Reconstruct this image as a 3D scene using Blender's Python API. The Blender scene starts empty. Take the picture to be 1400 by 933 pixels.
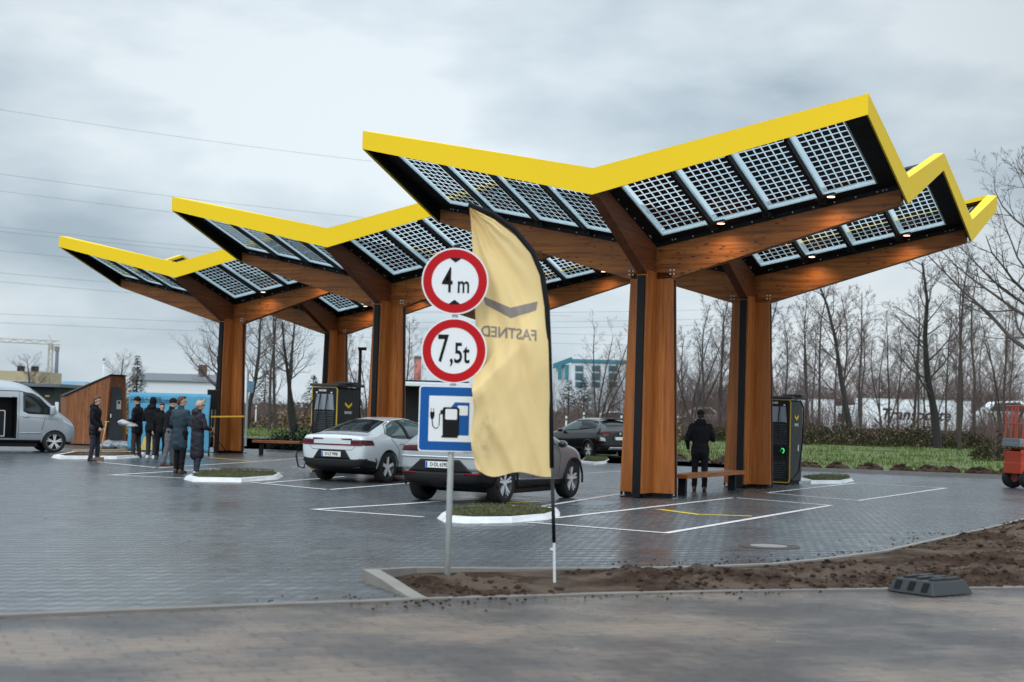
import bpy, bmesh, math, random
from mathutils import Vector, Matrix, noise
from mathutils.bvhtree import BVHTree
random.seed(7)
PI = math.pi
scene = bpy.context.scene
COL = scene.collection
# ------------------------------------------------------------------ camera (solved from the photograph)
FPX, PITCH, ROLL, CAMH = 2053.2, 0.04817, 0.02742, 1.65
TH, X0, Y0 = -0.48235, 2.9126, 31.233
fw = Vector((0, math.cos(PITCH), math.sin(PITCH)))
_u0 = Vector((0, -math.sin(PITCH), math.cos(PITCH))); _r0 = Vector((1, 0, 0))
rt = _r0*math.cos(ROLL) + _u0*math.sin(ROLL)
up = -_r0*math.sin(ROLL) + _u0*math.cos(ROLL)
def G(px, py, z=0.0):
    """real ground point (world) seen at a photo position, on the level z"""
    d = fw*FPX + rt*(px-700) - up*(py-466.5)
    t = (z-CAMH)/d.z
    return Vector((d.x*t, d.y*t, z))
def A(px, py, Y):
    """world point at depth Y"""
    d = fw*FPX + rt*(px-700) - up*(py-466.5)
    t = Y/d.y
    return Vector((d.x*t, Y, CAMH + d.z*t))
EU = Vector((math.cos(TH), math.sin(TH), 0)); EV = Vector((-math.sin(TH), math.cos(TH), 0))
P0 = Vector((X0, Y0, 0))
def UV(u, v, z=0.0): return P0 + EU*u + EV*v + Vector((0, 0, z))
camd = bpy.data.cameras.new('camera'); cam = bpy.data.objects.new('camera', camd); COL.objects.link(cam)
cam.matrix_world = Matrix(((rt.x, up.x, -fw.x, 0), (rt.y, up.y, -fw.y, 0), (rt.z, up.z, -fw.z, CAMH), (0, 0, 0, 1)))
camd.sensor_width = 36; camd.lens = 36*FPX/1400; camd.clip_end = 6000; camd.clip_start = 0.1
camd.dof.use_dof = True; camd.dof.focus_distance = 28; camd.dof.aperture_fstop = 2.0
scene.camera = cam

# ------------------------------------------------------------------ material helpers
class N:
    def __init__(s, name):
        s.m = bpy.data.materials.new(name); s.m.use_nodes = True
        s.nt = s.m.node_tree; s.nt.nodes.clear()
        s.out = s.nt.nodes.new('ShaderNodeOutputMaterial')
    def n(s, t, **k):
        nd = s.nt.nodes.new(t)
        for a, b in k.items(): setattr(nd, a, b)
        return nd
    def l(s, a, b): s.nt.links.new(a, b)
    def setin(s, sock, v):
        if isinstance(v, bpy.types.NodeSocket): s.l(v, sock)
        else: sock.default_value = v
    def math(s, op, a, b=None, c=None, clamp=False):
        nd = s.n('ShaderNodeMath', operation=op); nd.use_clamp = clamp
        for i, v in enumerate((a, b, c)):
            if v is not None: s.setin(nd.inputs[i], v)
        return nd.outputs[0]
    def mix(s, f, a, b):
        nd = s.n('ShaderNodeMix', data_type='RGBA')
        s.setin(nd.inputs[0], f)
        for i, v in ((6, a), (7, b)):
            if isinstance(v, tuple): v = (*v, 1) if len(v) == 3 else v
            s.setin(nd.inputs[i], v)
        return nd.outputs[2]
    def coord(s, kind='Object', scale=(1, 1, 1), rot=(0, 0, 0), loc=(0, 0, 0)):
        tc = s.n('ShaderNodeTexCoord'); mp = s.n('ShaderNodeMapping')
        mp.inputs['Scale'].default_value = scale; mp.inputs['Rotation'].default_value = rot; mp.inputs['Location'].default_value = loc
        s.l(tc.outputs[kind], mp.inputs[0]); return mp.outputs[0]
    def noise(s, vec, scale=5, detail=4, rough=.55, out='Fac'):
        nd = s.n('ShaderNodeTexNoise'); s.l(vec, nd.inputs['Vector'])
        nd.inputs['Scale'].default_value = scale; nd.inputs['Detail'].default_value = detail; nd.inputs['Roughness'].default_value = rough
        return nd.outputs[out]
    def ramp(s, f, stops):
        nd = s.n('ShaderNodeValToRGB'); s.l(f, nd.inputs[0]); cr = nd.color_ramp
        while len(cr.elements) < len(stops): cr.elements.new(.5)
        for e, (p, c) in zip(cr.elements, stops):
            e.position = p; e.color = (*c, 1) if len(c) == 3 else c
        return nd.outputs[0]
    def rampf(s, f, a, b, lo=0., hi=1.):
        nd = s.n('ShaderNodeMapRange'); s.l(f, nd.inputs[0])
        for i, v in enumerate((a, b, lo, hi)): nd.inputs[i+1].default_value = v
        return nd.outputs[0]
    def bump(s, h, strength=.3, dist=.02):
        nd = s.n('ShaderNodeBump'); s.l(h, nd.inputs['Height']); nd.inputs['Strength'].default_value = strength; nd.inputs['Distance'].default_value = dist
        return nd.outputs[0]
    def bsdf(s, color=None, rough=.5, metal=0., normal=None, coat=0., spec=None, emis=None, estr=0., sheen=0.):
        b = s.n('ShaderNodeBsdfPrincipled')
        if color is not None:
            if isinstance(color, tuple): color = (*color, 1) if len(color) == 3 else color
            s.setin(b.inputs['Base Color'], color)
        s.setin(b.inputs['Roughness'], rough); s.setin(b.inputs['Metallic'], metal)
        if normal is not None: s.l(normal, b.inputs['Normal'])
        b.inputs['Coat Weight'].default_value = coat; b.inputs['Coat Roughness'].default_value = .05
        b.inputs['Sheen Weight'].default_value = sheen
        if spec is not None: b.inputs['Specular IOR Level'].default_value = spec
        if emis is not None:
            b.inputs['Emission Color'].default_value = (*emis, 1); b.inputs['Emission Strength'].default_value = estr
        return b.outputs[0]
    def done(s, sh, disp=None):
        s.l(sh, s.out.inputs[0]); return s.m
def simple(name, color, rough=.5, metal=0., coat=0., var=.12, vscale=6., bump=0., bscale=40., emis=None, estr=0., spec=None, sheen=0.):
    n = N(name); c = n.coord()
    f = n.noise(c, vscale, 5, .6)
    dark = tuple(x*(1-var*1.6) for x in color); lite = tuple(min(1, x*(1+var)) for x in color)
    col = n.mix(f, dark, lite)
    r = n.rampf(f, .3, .7, max(0.02, rough-.06), min(1, rough+.06))
    nm = None
    if bump: nm = n.bump(n.noise(c, bscale, 4, .6), bump, .01)
    return n.done(n.bsdf(col, r, metal, nm, coat, spec, emis, estr, sheen))
def blade_mat(name, a, b, c3):
    n = N(name); f = n.noise(n.coord(), .45, 4, .6); g = n.noise(n.coord(), 9, 2)
    col = n.ramp(f, [(.36, a), (.50, b), (.64, c3)]); col = n.mix(n.rampf(g, .35, .65, 0, .6), col, tuple(x*.45 for x in b))
    return n.done(n.bsdf(col, .9, 0, None, 0, .15))
M = {}
def paint_mat(name, color, metal=.3, rough=.32, coat=.8):
    n = N(name); f = n.noise(n.coord(), 1.2, 3)
    col = n.mix(f, tuple(x*.96 for x in color), color)
    low = n.n('ShaderNodeSeparateXYZ'); tc = n.n('ShaderNodeTexCoord'); n.l(tc.outputs['Object'], low.inputs[0])
    dirt = n.math('MULTIPLY', n.rampf(low.outputs[2], .25, .75, 1, 0), n.rampf(n.noise(n.coord(), 9, 4), .3, .7, .1, .55))
    col = n.mix(n.math('MULTIPLY', dirt, .6), col, (.07, .07, .07))
    return n.done(n.bsdf(col, n.math('ADD', rough, n.math('MULTIPLY', dirt, .3)), metal, None, coat))
M['yellow'] = simple('yellow_fascia', (.84, .57, .008), .5, var=.035, vscale=.8, spec=.25)
M['black_steel'] = simple('black_steel', (.007, .008, .010), .55, var=.2, bump=.05, spec=.2)
M['black_soffit'] = simple('black_soffit', (.008, .008, .009), .6, var=.2, spec=.25)
M['rubber'] = simple('rubber', (.008, .008, .009), .85, var=.2, bump=.1)
M['black_plastic'] = simple('black_plastic', (.009, .009, .010), .5, var=.15, spec=.25)
M['galv'] = simple('galvanised_steel', (.56, .61, .61), .5, .0, var=.12, vscale=12)
M['alu'] = simple('aluminium', (.55, .60, .62), .4, .5, var=.06)
M['panelframe'] = simple('panel_frame', (.50, .60, .64), .35, .2, var=.06)
M['rim'] = simple('alloy_rim', (.62, .63, .64), .35, .25, var=.05)
M['rimdark'] = simple('alloy_rim_dark', (.05, .05, .055), .35, .5, var=.1)
M['white_paint'] = simple('white_road_paint', (.66, .63, .62), .55, var=.22, vscale=3.5, bump=.1)
M['yellow_paint'] = simple('yellow_road_paint', (.75, .50, .03), .5, var=.15, vscale=4)
M['signwhite'] = simple('sign_white', (.72, .74, .76), .4, var=.03)
M['signred'] = simple('sign_red', (.44, .003, .008), .45, var=.04, spec=.2)
M['signblack'] = simple('sign_black', (.007, .007, .008), .5, var=.1, spec=.15)
M['signblue'] = simple('sign_blue', (.004, .085, .31), .45, var=.04, spec=.2)
M['lampglow'] = simple('lamp_lens', (.9, .7, .6), .3, emis=(1, .66, .50), estr=2.6)
M['greenglow'] = simple('green_light', (.03, .4, .12), .3, emis=(.06, 1, .22), estr=1.0)
M['skin'] = simple('skin', (.50, .29, .21), .55, var=.1, vscale=20)
M['eye'] = simple('eye_dark', (.02, .015, .015), .2)
M['clothblack'] = simple('black_cloth', (.007, .0075, .010), .85, var=.3, bump=.35, bscale=9., spec=.2)
M['clothpuffer'] = simple('black_padded_cloth', (.010, .011, .016), .6, var=.3, bump=.5, bscale=7., spec=.3)
M['clothplum'] = simple('dark_padded_cloth', (.013, .011, .018), .6, var=.25, bump=.5, bscale=7., spec=.3)
M['clothteal'] = simple('dark_teal_cloth', (.012, .032, .048), .8, var=.2, bump=.3, bscale=8.)
M['clothgrey'] = simple('grey_cloth', (.11, .115, .13), .85, var=.2, bump=.3, bscale=10.)
M['clothbrown'] = simple('brown_cloth', (.035, .026, .02), .85, var=.2, bump=.3, bscale=10.)
M['jeans'] = simple('dark_jeans', (.012, .018, .035), .85, var=.2, bump=.3, bscale=10.)
M['shoewhite'] = simple('white_shoe', (.6, .62, .62), .5, var=.05)
M['shoebrown'] = simple('brown_shoe', (.07, .03, .02), .5)
M['shoeblack'] = simple('black_shoe', (.015, .013, .013), .5)
M['hairbrown'] = simple('brown_hair', (.075, .042, .025), .7, var=.3, bump=.5, bscale=60)
M['hairdark'] = simple('dark_hair', (.02, .015, .012), .7, var=.3, bump=.5, bscale=60)
M['hairgrey'] = simple('grey_hair', (.30, .29, .28), .7, var=.2, bump=.5, bscale=60)
M['broomwood'] = simple('light_wood', (.55, .36, .17), .6, var=.15)
M['orange'] = simple('orange_paint', (.42, .040, .008), .4, var=.12, coat=.1)
M['concrete'] = simple('concrete', (.21, .195, .175), .8, var=.25, vscale=3, bump=.2)
M['gutter'] = simple('gutter_concrete', (.17, .155, .14), .7, var=.35, vscale=2.2, bump=.2)
M['kerbfar'] = simple('kerb_grey', (.16, .155, .15), .75, var=.2, vscale=2)
M['whitekerb'] = simple('white_kerb_paint', (.62, .62, .63), .6, var=.22, vscale=4.5, bump=.35)
M['teal'] = simple('teal_paint', (.035, .20, .26), .5)
M['housewhite'] = simple('white_render', (.62, .66, .70), .8, var=.05)
M['houseyellow'] = simple('yellow_render', (.40, .34, .22), .8, var=.1, vscale=.5)
M['roofgrey'] = simple('grey_roof', (.12, .135, .15), .7, var=.15, vscale=.8)
M['roofblue'] = simple('blue_roof', (.08, .22, .32), .6)
M['brick'] = simple('brick_red', (.13, .07, .055), .85, var=.3, vscale=1.)
M['darkgreen'] = simple('dark_green_cladding', (.012, .022, .022), .6, var=.15)
M['winglass'] = simple('window_glass', (.03, .05, .06), .12, spec=.8)
M['crane'] = simple('crane_paint', (.36, .32, .27), .6)
M['chimgrey'] = simple('chimney_grey', (.12, .13, .17), .8)
M['barrier'] = simple('barrier_timber', (.075, .06, .05), .85, var=.35, vscale=1.2, bump=.3)
M['tarp'] = simple('grey_tarp', (.40, .42, .44), .6, var=.1, bump=.3, bscale=12)
M['silver'] = simple('silver_car_paint', (.34, .37, .40), .3, .35, coat=.6, var=.03)
M['pearl'] = paint_mat('light_silver_car_paint', (.58, .625, .655), .15, .30, .8)
M['grey_paint'] = paint_mat('dark_grey_car_paint', (.185, .19, .20), .2, .3, .7)
M['mid_silver'] = paint_mat('silver_tailgate_paint', (.34, .37, .39), .2, .30, .8)
M['black_paint'] = paint_mat('black_car_paint', (.006, .007, .009), 0., .2, .6)
M['van_paint'] = paint_mat('silver_van_paint', (.36, .39, .42), .25, .34, .5)
M['white_car'] = simple('white_car_paint', (.66, .68, .70), .35, coat=.5, var=.03)
M['truckwhite'] = simple('white_truck_box', (.82, .85, .88), .5, var=.05, vscale=.6)
M['carglass'] = simple('tinted_car_glass', (.010, .014, .016), .08, spec=.4, var=.1)
M['carglass_side'] = simple('pale_car_glass', (.065, .105, .11), .08, spec=.5, var=.1, vscale=2.)
M['taillamp'] = simple('tail_lamp', (.055, .004, .007), .25, spec=.3)
M['redline'] = simple('red_reflector', (.16, .002, .006), .35, spec=.25)
M['headlamp'] = simple('head_lamp', (.5, .52, .55), .15, coat=.8)
M['chrome'] = simple('satin_chrome', (.6, .61, .62), .2, .8, var=.04)
M['plate'] = simple('number_plate_white', (.75, .75, .74), .4, var=.03)
M['plateblue'] = simple('number_plate_blue', (.01, .12, .5), .4)
M['bannerblue'] = simple('banner_blue', (.075, .30, .46), .55, var=.12, vscale=1.4, bump=.3, bscale=5)
M['banneryellow'] = simple('banner_yellow', (.6, .45, .12), .55)
M['bannertext'] = simple('banner_text_navy', (.012, .035, .08), .55)
M['ribbon'] = simple('yellow_ribbon', (.8, .50, .05), .5)
M['charger'] = simple('charger_grey', (.017, .019, .022), .45, var=.12, spec=.3)
M['chargerlid'] = simple('charger_lid', (.018, .020, .023), .45)
M['louver'] = simple('charger_louvre', (.10, .115, .125), .4, .3)
M['gold'] = simple('charger_gold_edge', (.50, .32, .022), .4)
M['foot'] = simple('recycled_plastic', (.019, .024, .027), .5, var=.25, vscale=9, bump=.3)
M['bark'] = simple('bark', (.048, .040, .036), .9, var=.35, vscale=2.5, bump=.3, bscale=14)
M['barkdark'] = simple('dark_bark', (.020, .019, .018), .9, var=.3, vscale=2.5, bump=.3, bscale=14)
M['twig'] = simple('twigs', (.085, .068, .062), .9, var=.3, vscale=.6)
M['twigred'] = simple('reddish_twigs', (.105, .070, .062), .9, var=.3, vscale=.6)
M['conifer'] = simple('conifer_needles', (.018, .038, .028), .85, var=.35, vscale=1.5)
M['ivy'] = blade_mat('ivy_leaves', (.028, .045, .020), (.052, .060, .030), (.100, .068, .042))
M['drybush'] = simple('dry_brush', (.16, .11, .07), .9, var=.4, vscale=.6)
M['noticepaper'] = simple('paper_notice', (.6, .6, .6), .7, var=.02)
M['doorgrey'] = simple('door_grey', (.045, .052, .058), .55, var=.1)
M['zinc'] = simple('zinc_sheet', (.22, .25, .28), .4, .4)
M['iron'] = simple('cast_iron', (.07, .05, .045), .6, .3, var=.3, vscale=14)
M['manconc'] = simple('manhole_concrete', (.22, .21, .20), .6, var=.15, vscale=8)
M['cable'] = simple('power_cable', (.20, .21, .22), .6)
M['post'] = simple('white_post', (.7, .7, .7), .6)
M['bluebox'] = simple('light_blue_sign', (.25, .45, .6), .5)
M['scaffold'] = simple('red_white_chimney', (.42, .14, .12), .8, var=.3, vscale=1.5)

def wood_mat(name, axis, base=(.33, .110, .026), dark=(.125, .038, .012), lite=(.50, .19, .05), lam=26., knots=.9):
    n = N(name)
    sc = [7, 7, 7]; sc[axis] = .35
    c = n.coord(scale=tuple(sc))
    g = n.noise(c, 2.2, 8, .68)
    sc2 = [26, 26, 26]; sc2[axis] = 1.3
    g2 = n.noise(n.coord(scale=tuple(sc2)), 1.6, 4, .6)
    sc3 = [17, 17, 17]; sc3[axis] = 5.0
    kn = n.n('ShaderNodeTexVoronoi'); n.l(n.coord(scale=tuple(sc3)), kn.inputs['Vector']); kn.inputs['Scale'].default_value = .8
    knot = n.rampf(kn.outputs['Distance'], .12, .26, 1, 0)
    km = n.rampf(n.noise(n.coord(), 1.1, 2), .38, .50, 0, knots)
    col = n.ramp(g, [(.30, dark), (.47, base), (.68, lite)])
    col = n.mix(n.math('MULTIPLY', n.rampf(g2, .52, .72, 0, 1), .35), col, dark)
    # individual laminations
    sc4 = [0, 0, 0]
    for k in range(3):
        if k != axis: sc4[k] = lam if (axis == 2 or k == 2) else 3.
    w = n.n('ShaderNodeTexWhiteNoise', noise_dimensions='3D')
    sn = n.n('ShaderNodeVectorMath', operation='FLOOR'); n.l(n.coord(scale=tuple(x/ (1 if x else 1) for x in [a*.9 for a in sc4])), sn.inputs[0]); n.l(sn.outputs[0], w.inputs[0])
    col = n.mix(n.math('MULTIPLY', w.outputs['Value'], .38), col, dark)
    col = n.mix(n.math('MULTIPLY', knot, km), col, (.025, .010, .006))
    nm = n.bump(g, .15, .01)
    return n.done(n.bsdf(col, n.rampf(g, .3, .7, .42, .62), 0, nm, 0, .35))
M['wood_u'] = wood_mat('glulam_along_row', 0, base=(.30, .098, .020), dark=(.105, .030, .009), lite=(.45, .165, .036))
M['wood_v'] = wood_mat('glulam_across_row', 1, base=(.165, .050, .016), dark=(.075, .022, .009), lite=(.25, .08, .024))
M['wood_z'] = wood_mat('glulam_column', 2, base=(.345, .112, .023), dark=(.18, .050, .012), lite=(.47, .175, .042), lam=17., knots=0.)
M['wood_shed'] = wood_mat('larch_cladding', 2, base=(.24, .085, .03), dark=(.11, .04, .017), lite=(.35, .14, .05), lam=8.)

def pv_mat():
    n = N('solar_glass')
    uv = n.n('ShaderNodeUVMap'); sp = n.n('ShaderNodeSeparateXYZ'); n.l(uv.outputs[0], sp.inputs[0])
    x, y = sp.outputs[0], sp.outputs[1]
    fx = n.math('FRACT', x); fy = n.math('FRACT', y)
    def band(f, a, b):
        return n.math('MULTIPLY', n.math('GREATER_THAN', f, a), n.math('LESS_THAN', f, b))
    cell = n.math('MULTIPLY', band(fx, .075, .90), band(fy, .06, .875))
    cell = n.math('MULTIPLY', cell, n.math('MULTIPLY', band(x, 0, 6), band(y, 0, 12)))
    wn = n.n('ShaderNodeTexWhiteNoise', noise_dimensions='2D')
    fl = n.n('ShaderNodeVectorMath', operation='FLOOR'); n.l(uv.outputs[0], fl.inputs[0]); n.l(fl.outputs[0], wn.inputs[0])
    ccol = n.mix(wn.outputs['Value'], (.004, .004, .008), (.016, .010, .014))
    cb = n.bsdf(ccol, .25, 0, None, 0, .25)
    tr = n.n('ShaderNodeBsdfTransparent'); tr.inputs[0].default_value = (.80, .90, .93, 1)
    tl = n.n('ShaderNodeBsdfTranslucent'); tl.inputs[0].default_value = (.62, .78, .84, 1)
    mx = n.n('ShaderNodeMixShader'); mx.inputs[0].default_value = .30; n.l(tr.outputs[0], mx.inputs[1]); n.l(tl.outputs[0], mx.inputs[2])
    gl = n.n('ShaderNodeBsdfGlossy'); gl.inputs['Roughness'].default_value = .08
    fr = n.n("ShaderNodeValue"); fr.outputs[0].default_value = .07
    m2 = n.n('ShaderNodeMixShader'); n.l(fr.outputs[0], m2.inputs[0]); n.l(mx.outputs[0], m2.inputs[1]); n.l(gl.outputs[0], m2.inputs[2])
    m3 = n.n('ShaderNodeMixShader'); n.l(cell, m3.inputs[0]); n.l(m2.outputs[0], m3.inputs[1]); n.l(cb, m3.inputs[2])
    return n.done(m3.outputs[0])
M['pv'] = pv_mat()

def flag_mat():
    n = N('flag_fabric'); c = n.coord()
    f = n.noise(c, 1.3, 3); f2 = n.noise(c, 160, 2)
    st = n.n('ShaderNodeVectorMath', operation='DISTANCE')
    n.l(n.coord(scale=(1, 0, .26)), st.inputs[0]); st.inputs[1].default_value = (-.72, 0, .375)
    fold_shade = n.math('MULTIPLY', n.rampf(st.outputs['Value'], .04, .11, 1, 0), n.rampf(n.noise(c, 14, 4), .42, .60, 0, .22))  # greenish shade of the crumpled lower fold, painted into the cloth colour
    col = n.mix(f, (.88, .66, .32), (.92, .71, .36))
    col = n.mix(fold_shade, col, (.30, .30, .22))
    d = n.n('ShaderNodeBsdfDiffuse'); n.l(col, d.inputs[0])
    t = n.n('ShaderNodeBsdfTranslucent'); n.l(col, t.inputs[0])
    nm = n.bump(f2, .15, .003); n.l(nm, d.inputs['Normal'])
    m = n.n('ShaderNodeMixShader'); m.inputs[0].default_value = .38; n.l(d.outputs[0], m.inputs[1]); n.l(t.outputs[0], m.inputs[2])
    return n.done(m.outputs[0])
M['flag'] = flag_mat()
M['flagprint'] = simple('flag_print', (.20, .17, .155), .8, var=.06)

def paving_mat():
    n = N('yard_paving')
    c = n.coord(rot=(0, 0, -TH)); sp = n.n('ShaderNodeSeparateXYZ'); n.l(c, sp.inputs[0])
    W = .105
    x = n.math('DIVIDE', sp.outputs[0], W); y = n.math('DIVIDE', sp.outputs[1], W)
    i = n.math('FLOOR', x); j = n.math('FLOOR', y)
    k = n.math('FLOORED_MODULO', n.math('SUBTRACT', i, j), 4.)
    fx = n.math('SUBTRACT', x, i); fy = n.math('SUBTRACT', y, j)
    def eq(v): return n.math('COMPARE', k, float(v), .25)
    k0, k1, k2, k3 = eq(0), eq(1), eq(2), eq(3)
    g = .075
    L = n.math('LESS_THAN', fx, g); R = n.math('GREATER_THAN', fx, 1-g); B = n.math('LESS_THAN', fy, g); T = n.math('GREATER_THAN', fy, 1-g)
    def one(v): return n.math('SUBTRACT', 1., v)
    j1 = n.math('MULTIPLY', L, one(k1)); j2 = n.math('MULTIPLY', R, one(k0)); j3 = n.math('MULTIPLY', B, one(k2)); j4 = n.math('MULTIPLY', T, one(k3))
    jt = n.math('MAXIMUM', n.math('MAXIMUM', j1, j2), n.math('MAXIMUM', j3, j4))
    # brick ids
    bi = n.math('SUBTRACT', i, k1); bj = n.math('SUBTRACT', j, k2)
    cb = n.n('ShaderNodeCombineXYZ'); n.l(bi, cb.inputs[0]); n.l(bj, cb.inputs[1])
    wn = n.n('ShaderNodeTexWhiteNoise', noise_dimensions='2D'); n.l(cb.outputs[0], wn.inputs[0])
    hor = n.math('ADD', k0, k1)
    big = n.noise(n.coord(), .16, 5, .6); med = n.noise(n.coord(scale=(1, 1.6, 1)), 1.1, 5, .65); fine = n.noise(n.coord(), 30, 3)
    col = n.mix(wn.outputs['Value'], (.060, .071, .081), (.128, .146, .160))
    col = n.mix(n.math('MULTIPLY', hor, .70), col, (.040, .050, .060))
    col = n.mix(n.rampf(big, .40, .60, 0, .55), col, (.035, .038, .044))
    # sandy dust
    col = n.mix(n.rampf(med, .60, .80, 0, .42), col, (.20, .165, .14))
    col = n.mix(n.math('MULTIPLY', jt, .8), col, (.026, .028, .03))
    tilt = n.math('MULTIPLY', n.math('SUBTRACT', wn.outputs['Value'], .5), n.math('ADD', fx, fy))
    h = n.math('SUBTRACT', n.math('ADD', n.math('MULTIPLY', fine, .25), n.math('MULTIPLY', tilt, .5)), jt)
    nm = n.bump(h, .4, .006)
    wet = n.math('ADD', n.rampf(big, .35, .65, .10, .0), n.rampf(med, .35, .7, .14, .30))
    wet = n.math('ADD', wet, n.math('MULTIPLY', hor, .10))
    return n.done(n.bsdf(col, wet, 0, nm, 0, .5))
M['paving'] = paving_mat()
def road_mat():
    n = N('road_paving')
    c = n.coord(rot=(0, 0, -.41))
    br = n.n('ShaderNodeTexBrick'); n.l(c, br.inputs['Vector']); br.inputs['Scale'].default_value = 1.
    br.inputs['Brick Width'].default_value = .34; br.inputs['Row Height'].default_value = .17; br.inputs['Mortar Size'].default_value = .016
    br.inputs['Color1'].default_value = (.125, .105, .090, 1); br.inputs['Color2'].default_value = (.20, .168, .145, 1); br.inputs['Mortar'].default_value = (.030, .025, .022, 1)
    br.inputs['Mortar Smooth'].default_value = .4
    big = n.noise(n.coord(loc=(3, 1, 0)), .38, 5, .6); med = n.noise(n.coord(scale=(1, 2.2, 1), rot=(0, 0, -.4)), 2.2, 6, .7); fine = n.noise(n.coord(), 26, 6, .8)
    mud = n.rampf(n.math('ADD', n.math('MULTIPLY', med, .6), n.math('MULTIPLY', big, .4)), .42, .60, .92, .12)
    col = n.mix(mud, br.outputs['Color'], n.mix(fine, (.095, .066, .048), (.32, .24, .185)))
    col = n.mix(n.rampf(big, .42, .56, .0, .80), col, (.048, .048, .053))
    nm = n.bump(n.math('ADD', n.math('MULTIPLY', br.outputs['Fac'], -.5), n.math('ADD', fine, med)), .8, .018)
    return n.done(n.bsdf(col, n.rampf(big, .36, .60, .40, .13), 0, nm, 0, .5))
M['road'] = road_mat()
def soil_mat(name, a, b, c3, wet=.75, bs=1.):
    n = N(name); c = n.coord()
    f = n.noise(c, 7, 8, .72); g = n.noise(c, 1.1, 4); h = n.noise(c, 55, 5, .7)
    col = n.ramp(f, [(.3, a), (.55, b), (.75, c3)])
    col = n.mix(n.rampf(g, .46, .62, 0, .7), col, c3)
    return n.done(n.bsdf(col, n.rampf(g, .4, .65, wet, wet-.15), 0, n.bump(n.math('ADD', f, h), bs, .06*bs), 0, .12))
M['soil'] = soil_mat('dug_soil', (.030, .017, .011), (.080, .048, .032), (.21, .155, .120), .95)
M['sandsoil'] = soil_mat('sandy_soil', (.12, .085, .062), (.20, .150, .115), (.28, .22, .18), .9, .25)
M['clod'] = soil_mat('soil_lumps', (.026, .015, .010), (.060, .036, .025), (.10, .07, .05), .95)
def grass_mat():
    n = N('grass'); c = n.coord()
    f = n.noise(c, .35, 5, .65); g = n.noise(c, 3.2, 6, .7)
    col = n.ramp(g, [(.3, (.032, .060, .008)), (.5, (.062, .100, .012)), (.72, (.115, .125, .035))])
    col = n.mix(n.rampf(f, .48, .66, 0, .6), col, (.13, .115, .06))
    return n.done(n.bsdf(col, .9, 0, n.bump(g, .8, .05)))
M['grass'] = grass_mat()
M['turf'] = soil_mat('island_turf', (.030, .030, .014), (.065, .070, .028), (.12, .10, .06), .9)
M['blade2'] = simple('dull_grass_blades', (.095, .105, .038), .8, var=.6, vscale=5.)
M['blade'] = blade_mat('grass_blades', (.034, .078, .005), (.066, .112, .010), (.110, .105, .028))
M['earth'] = soil_mat('far_ground', (.05, .05, .03), (.08, .075, .045), (.11, .10, .06), .95, .2)

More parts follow.
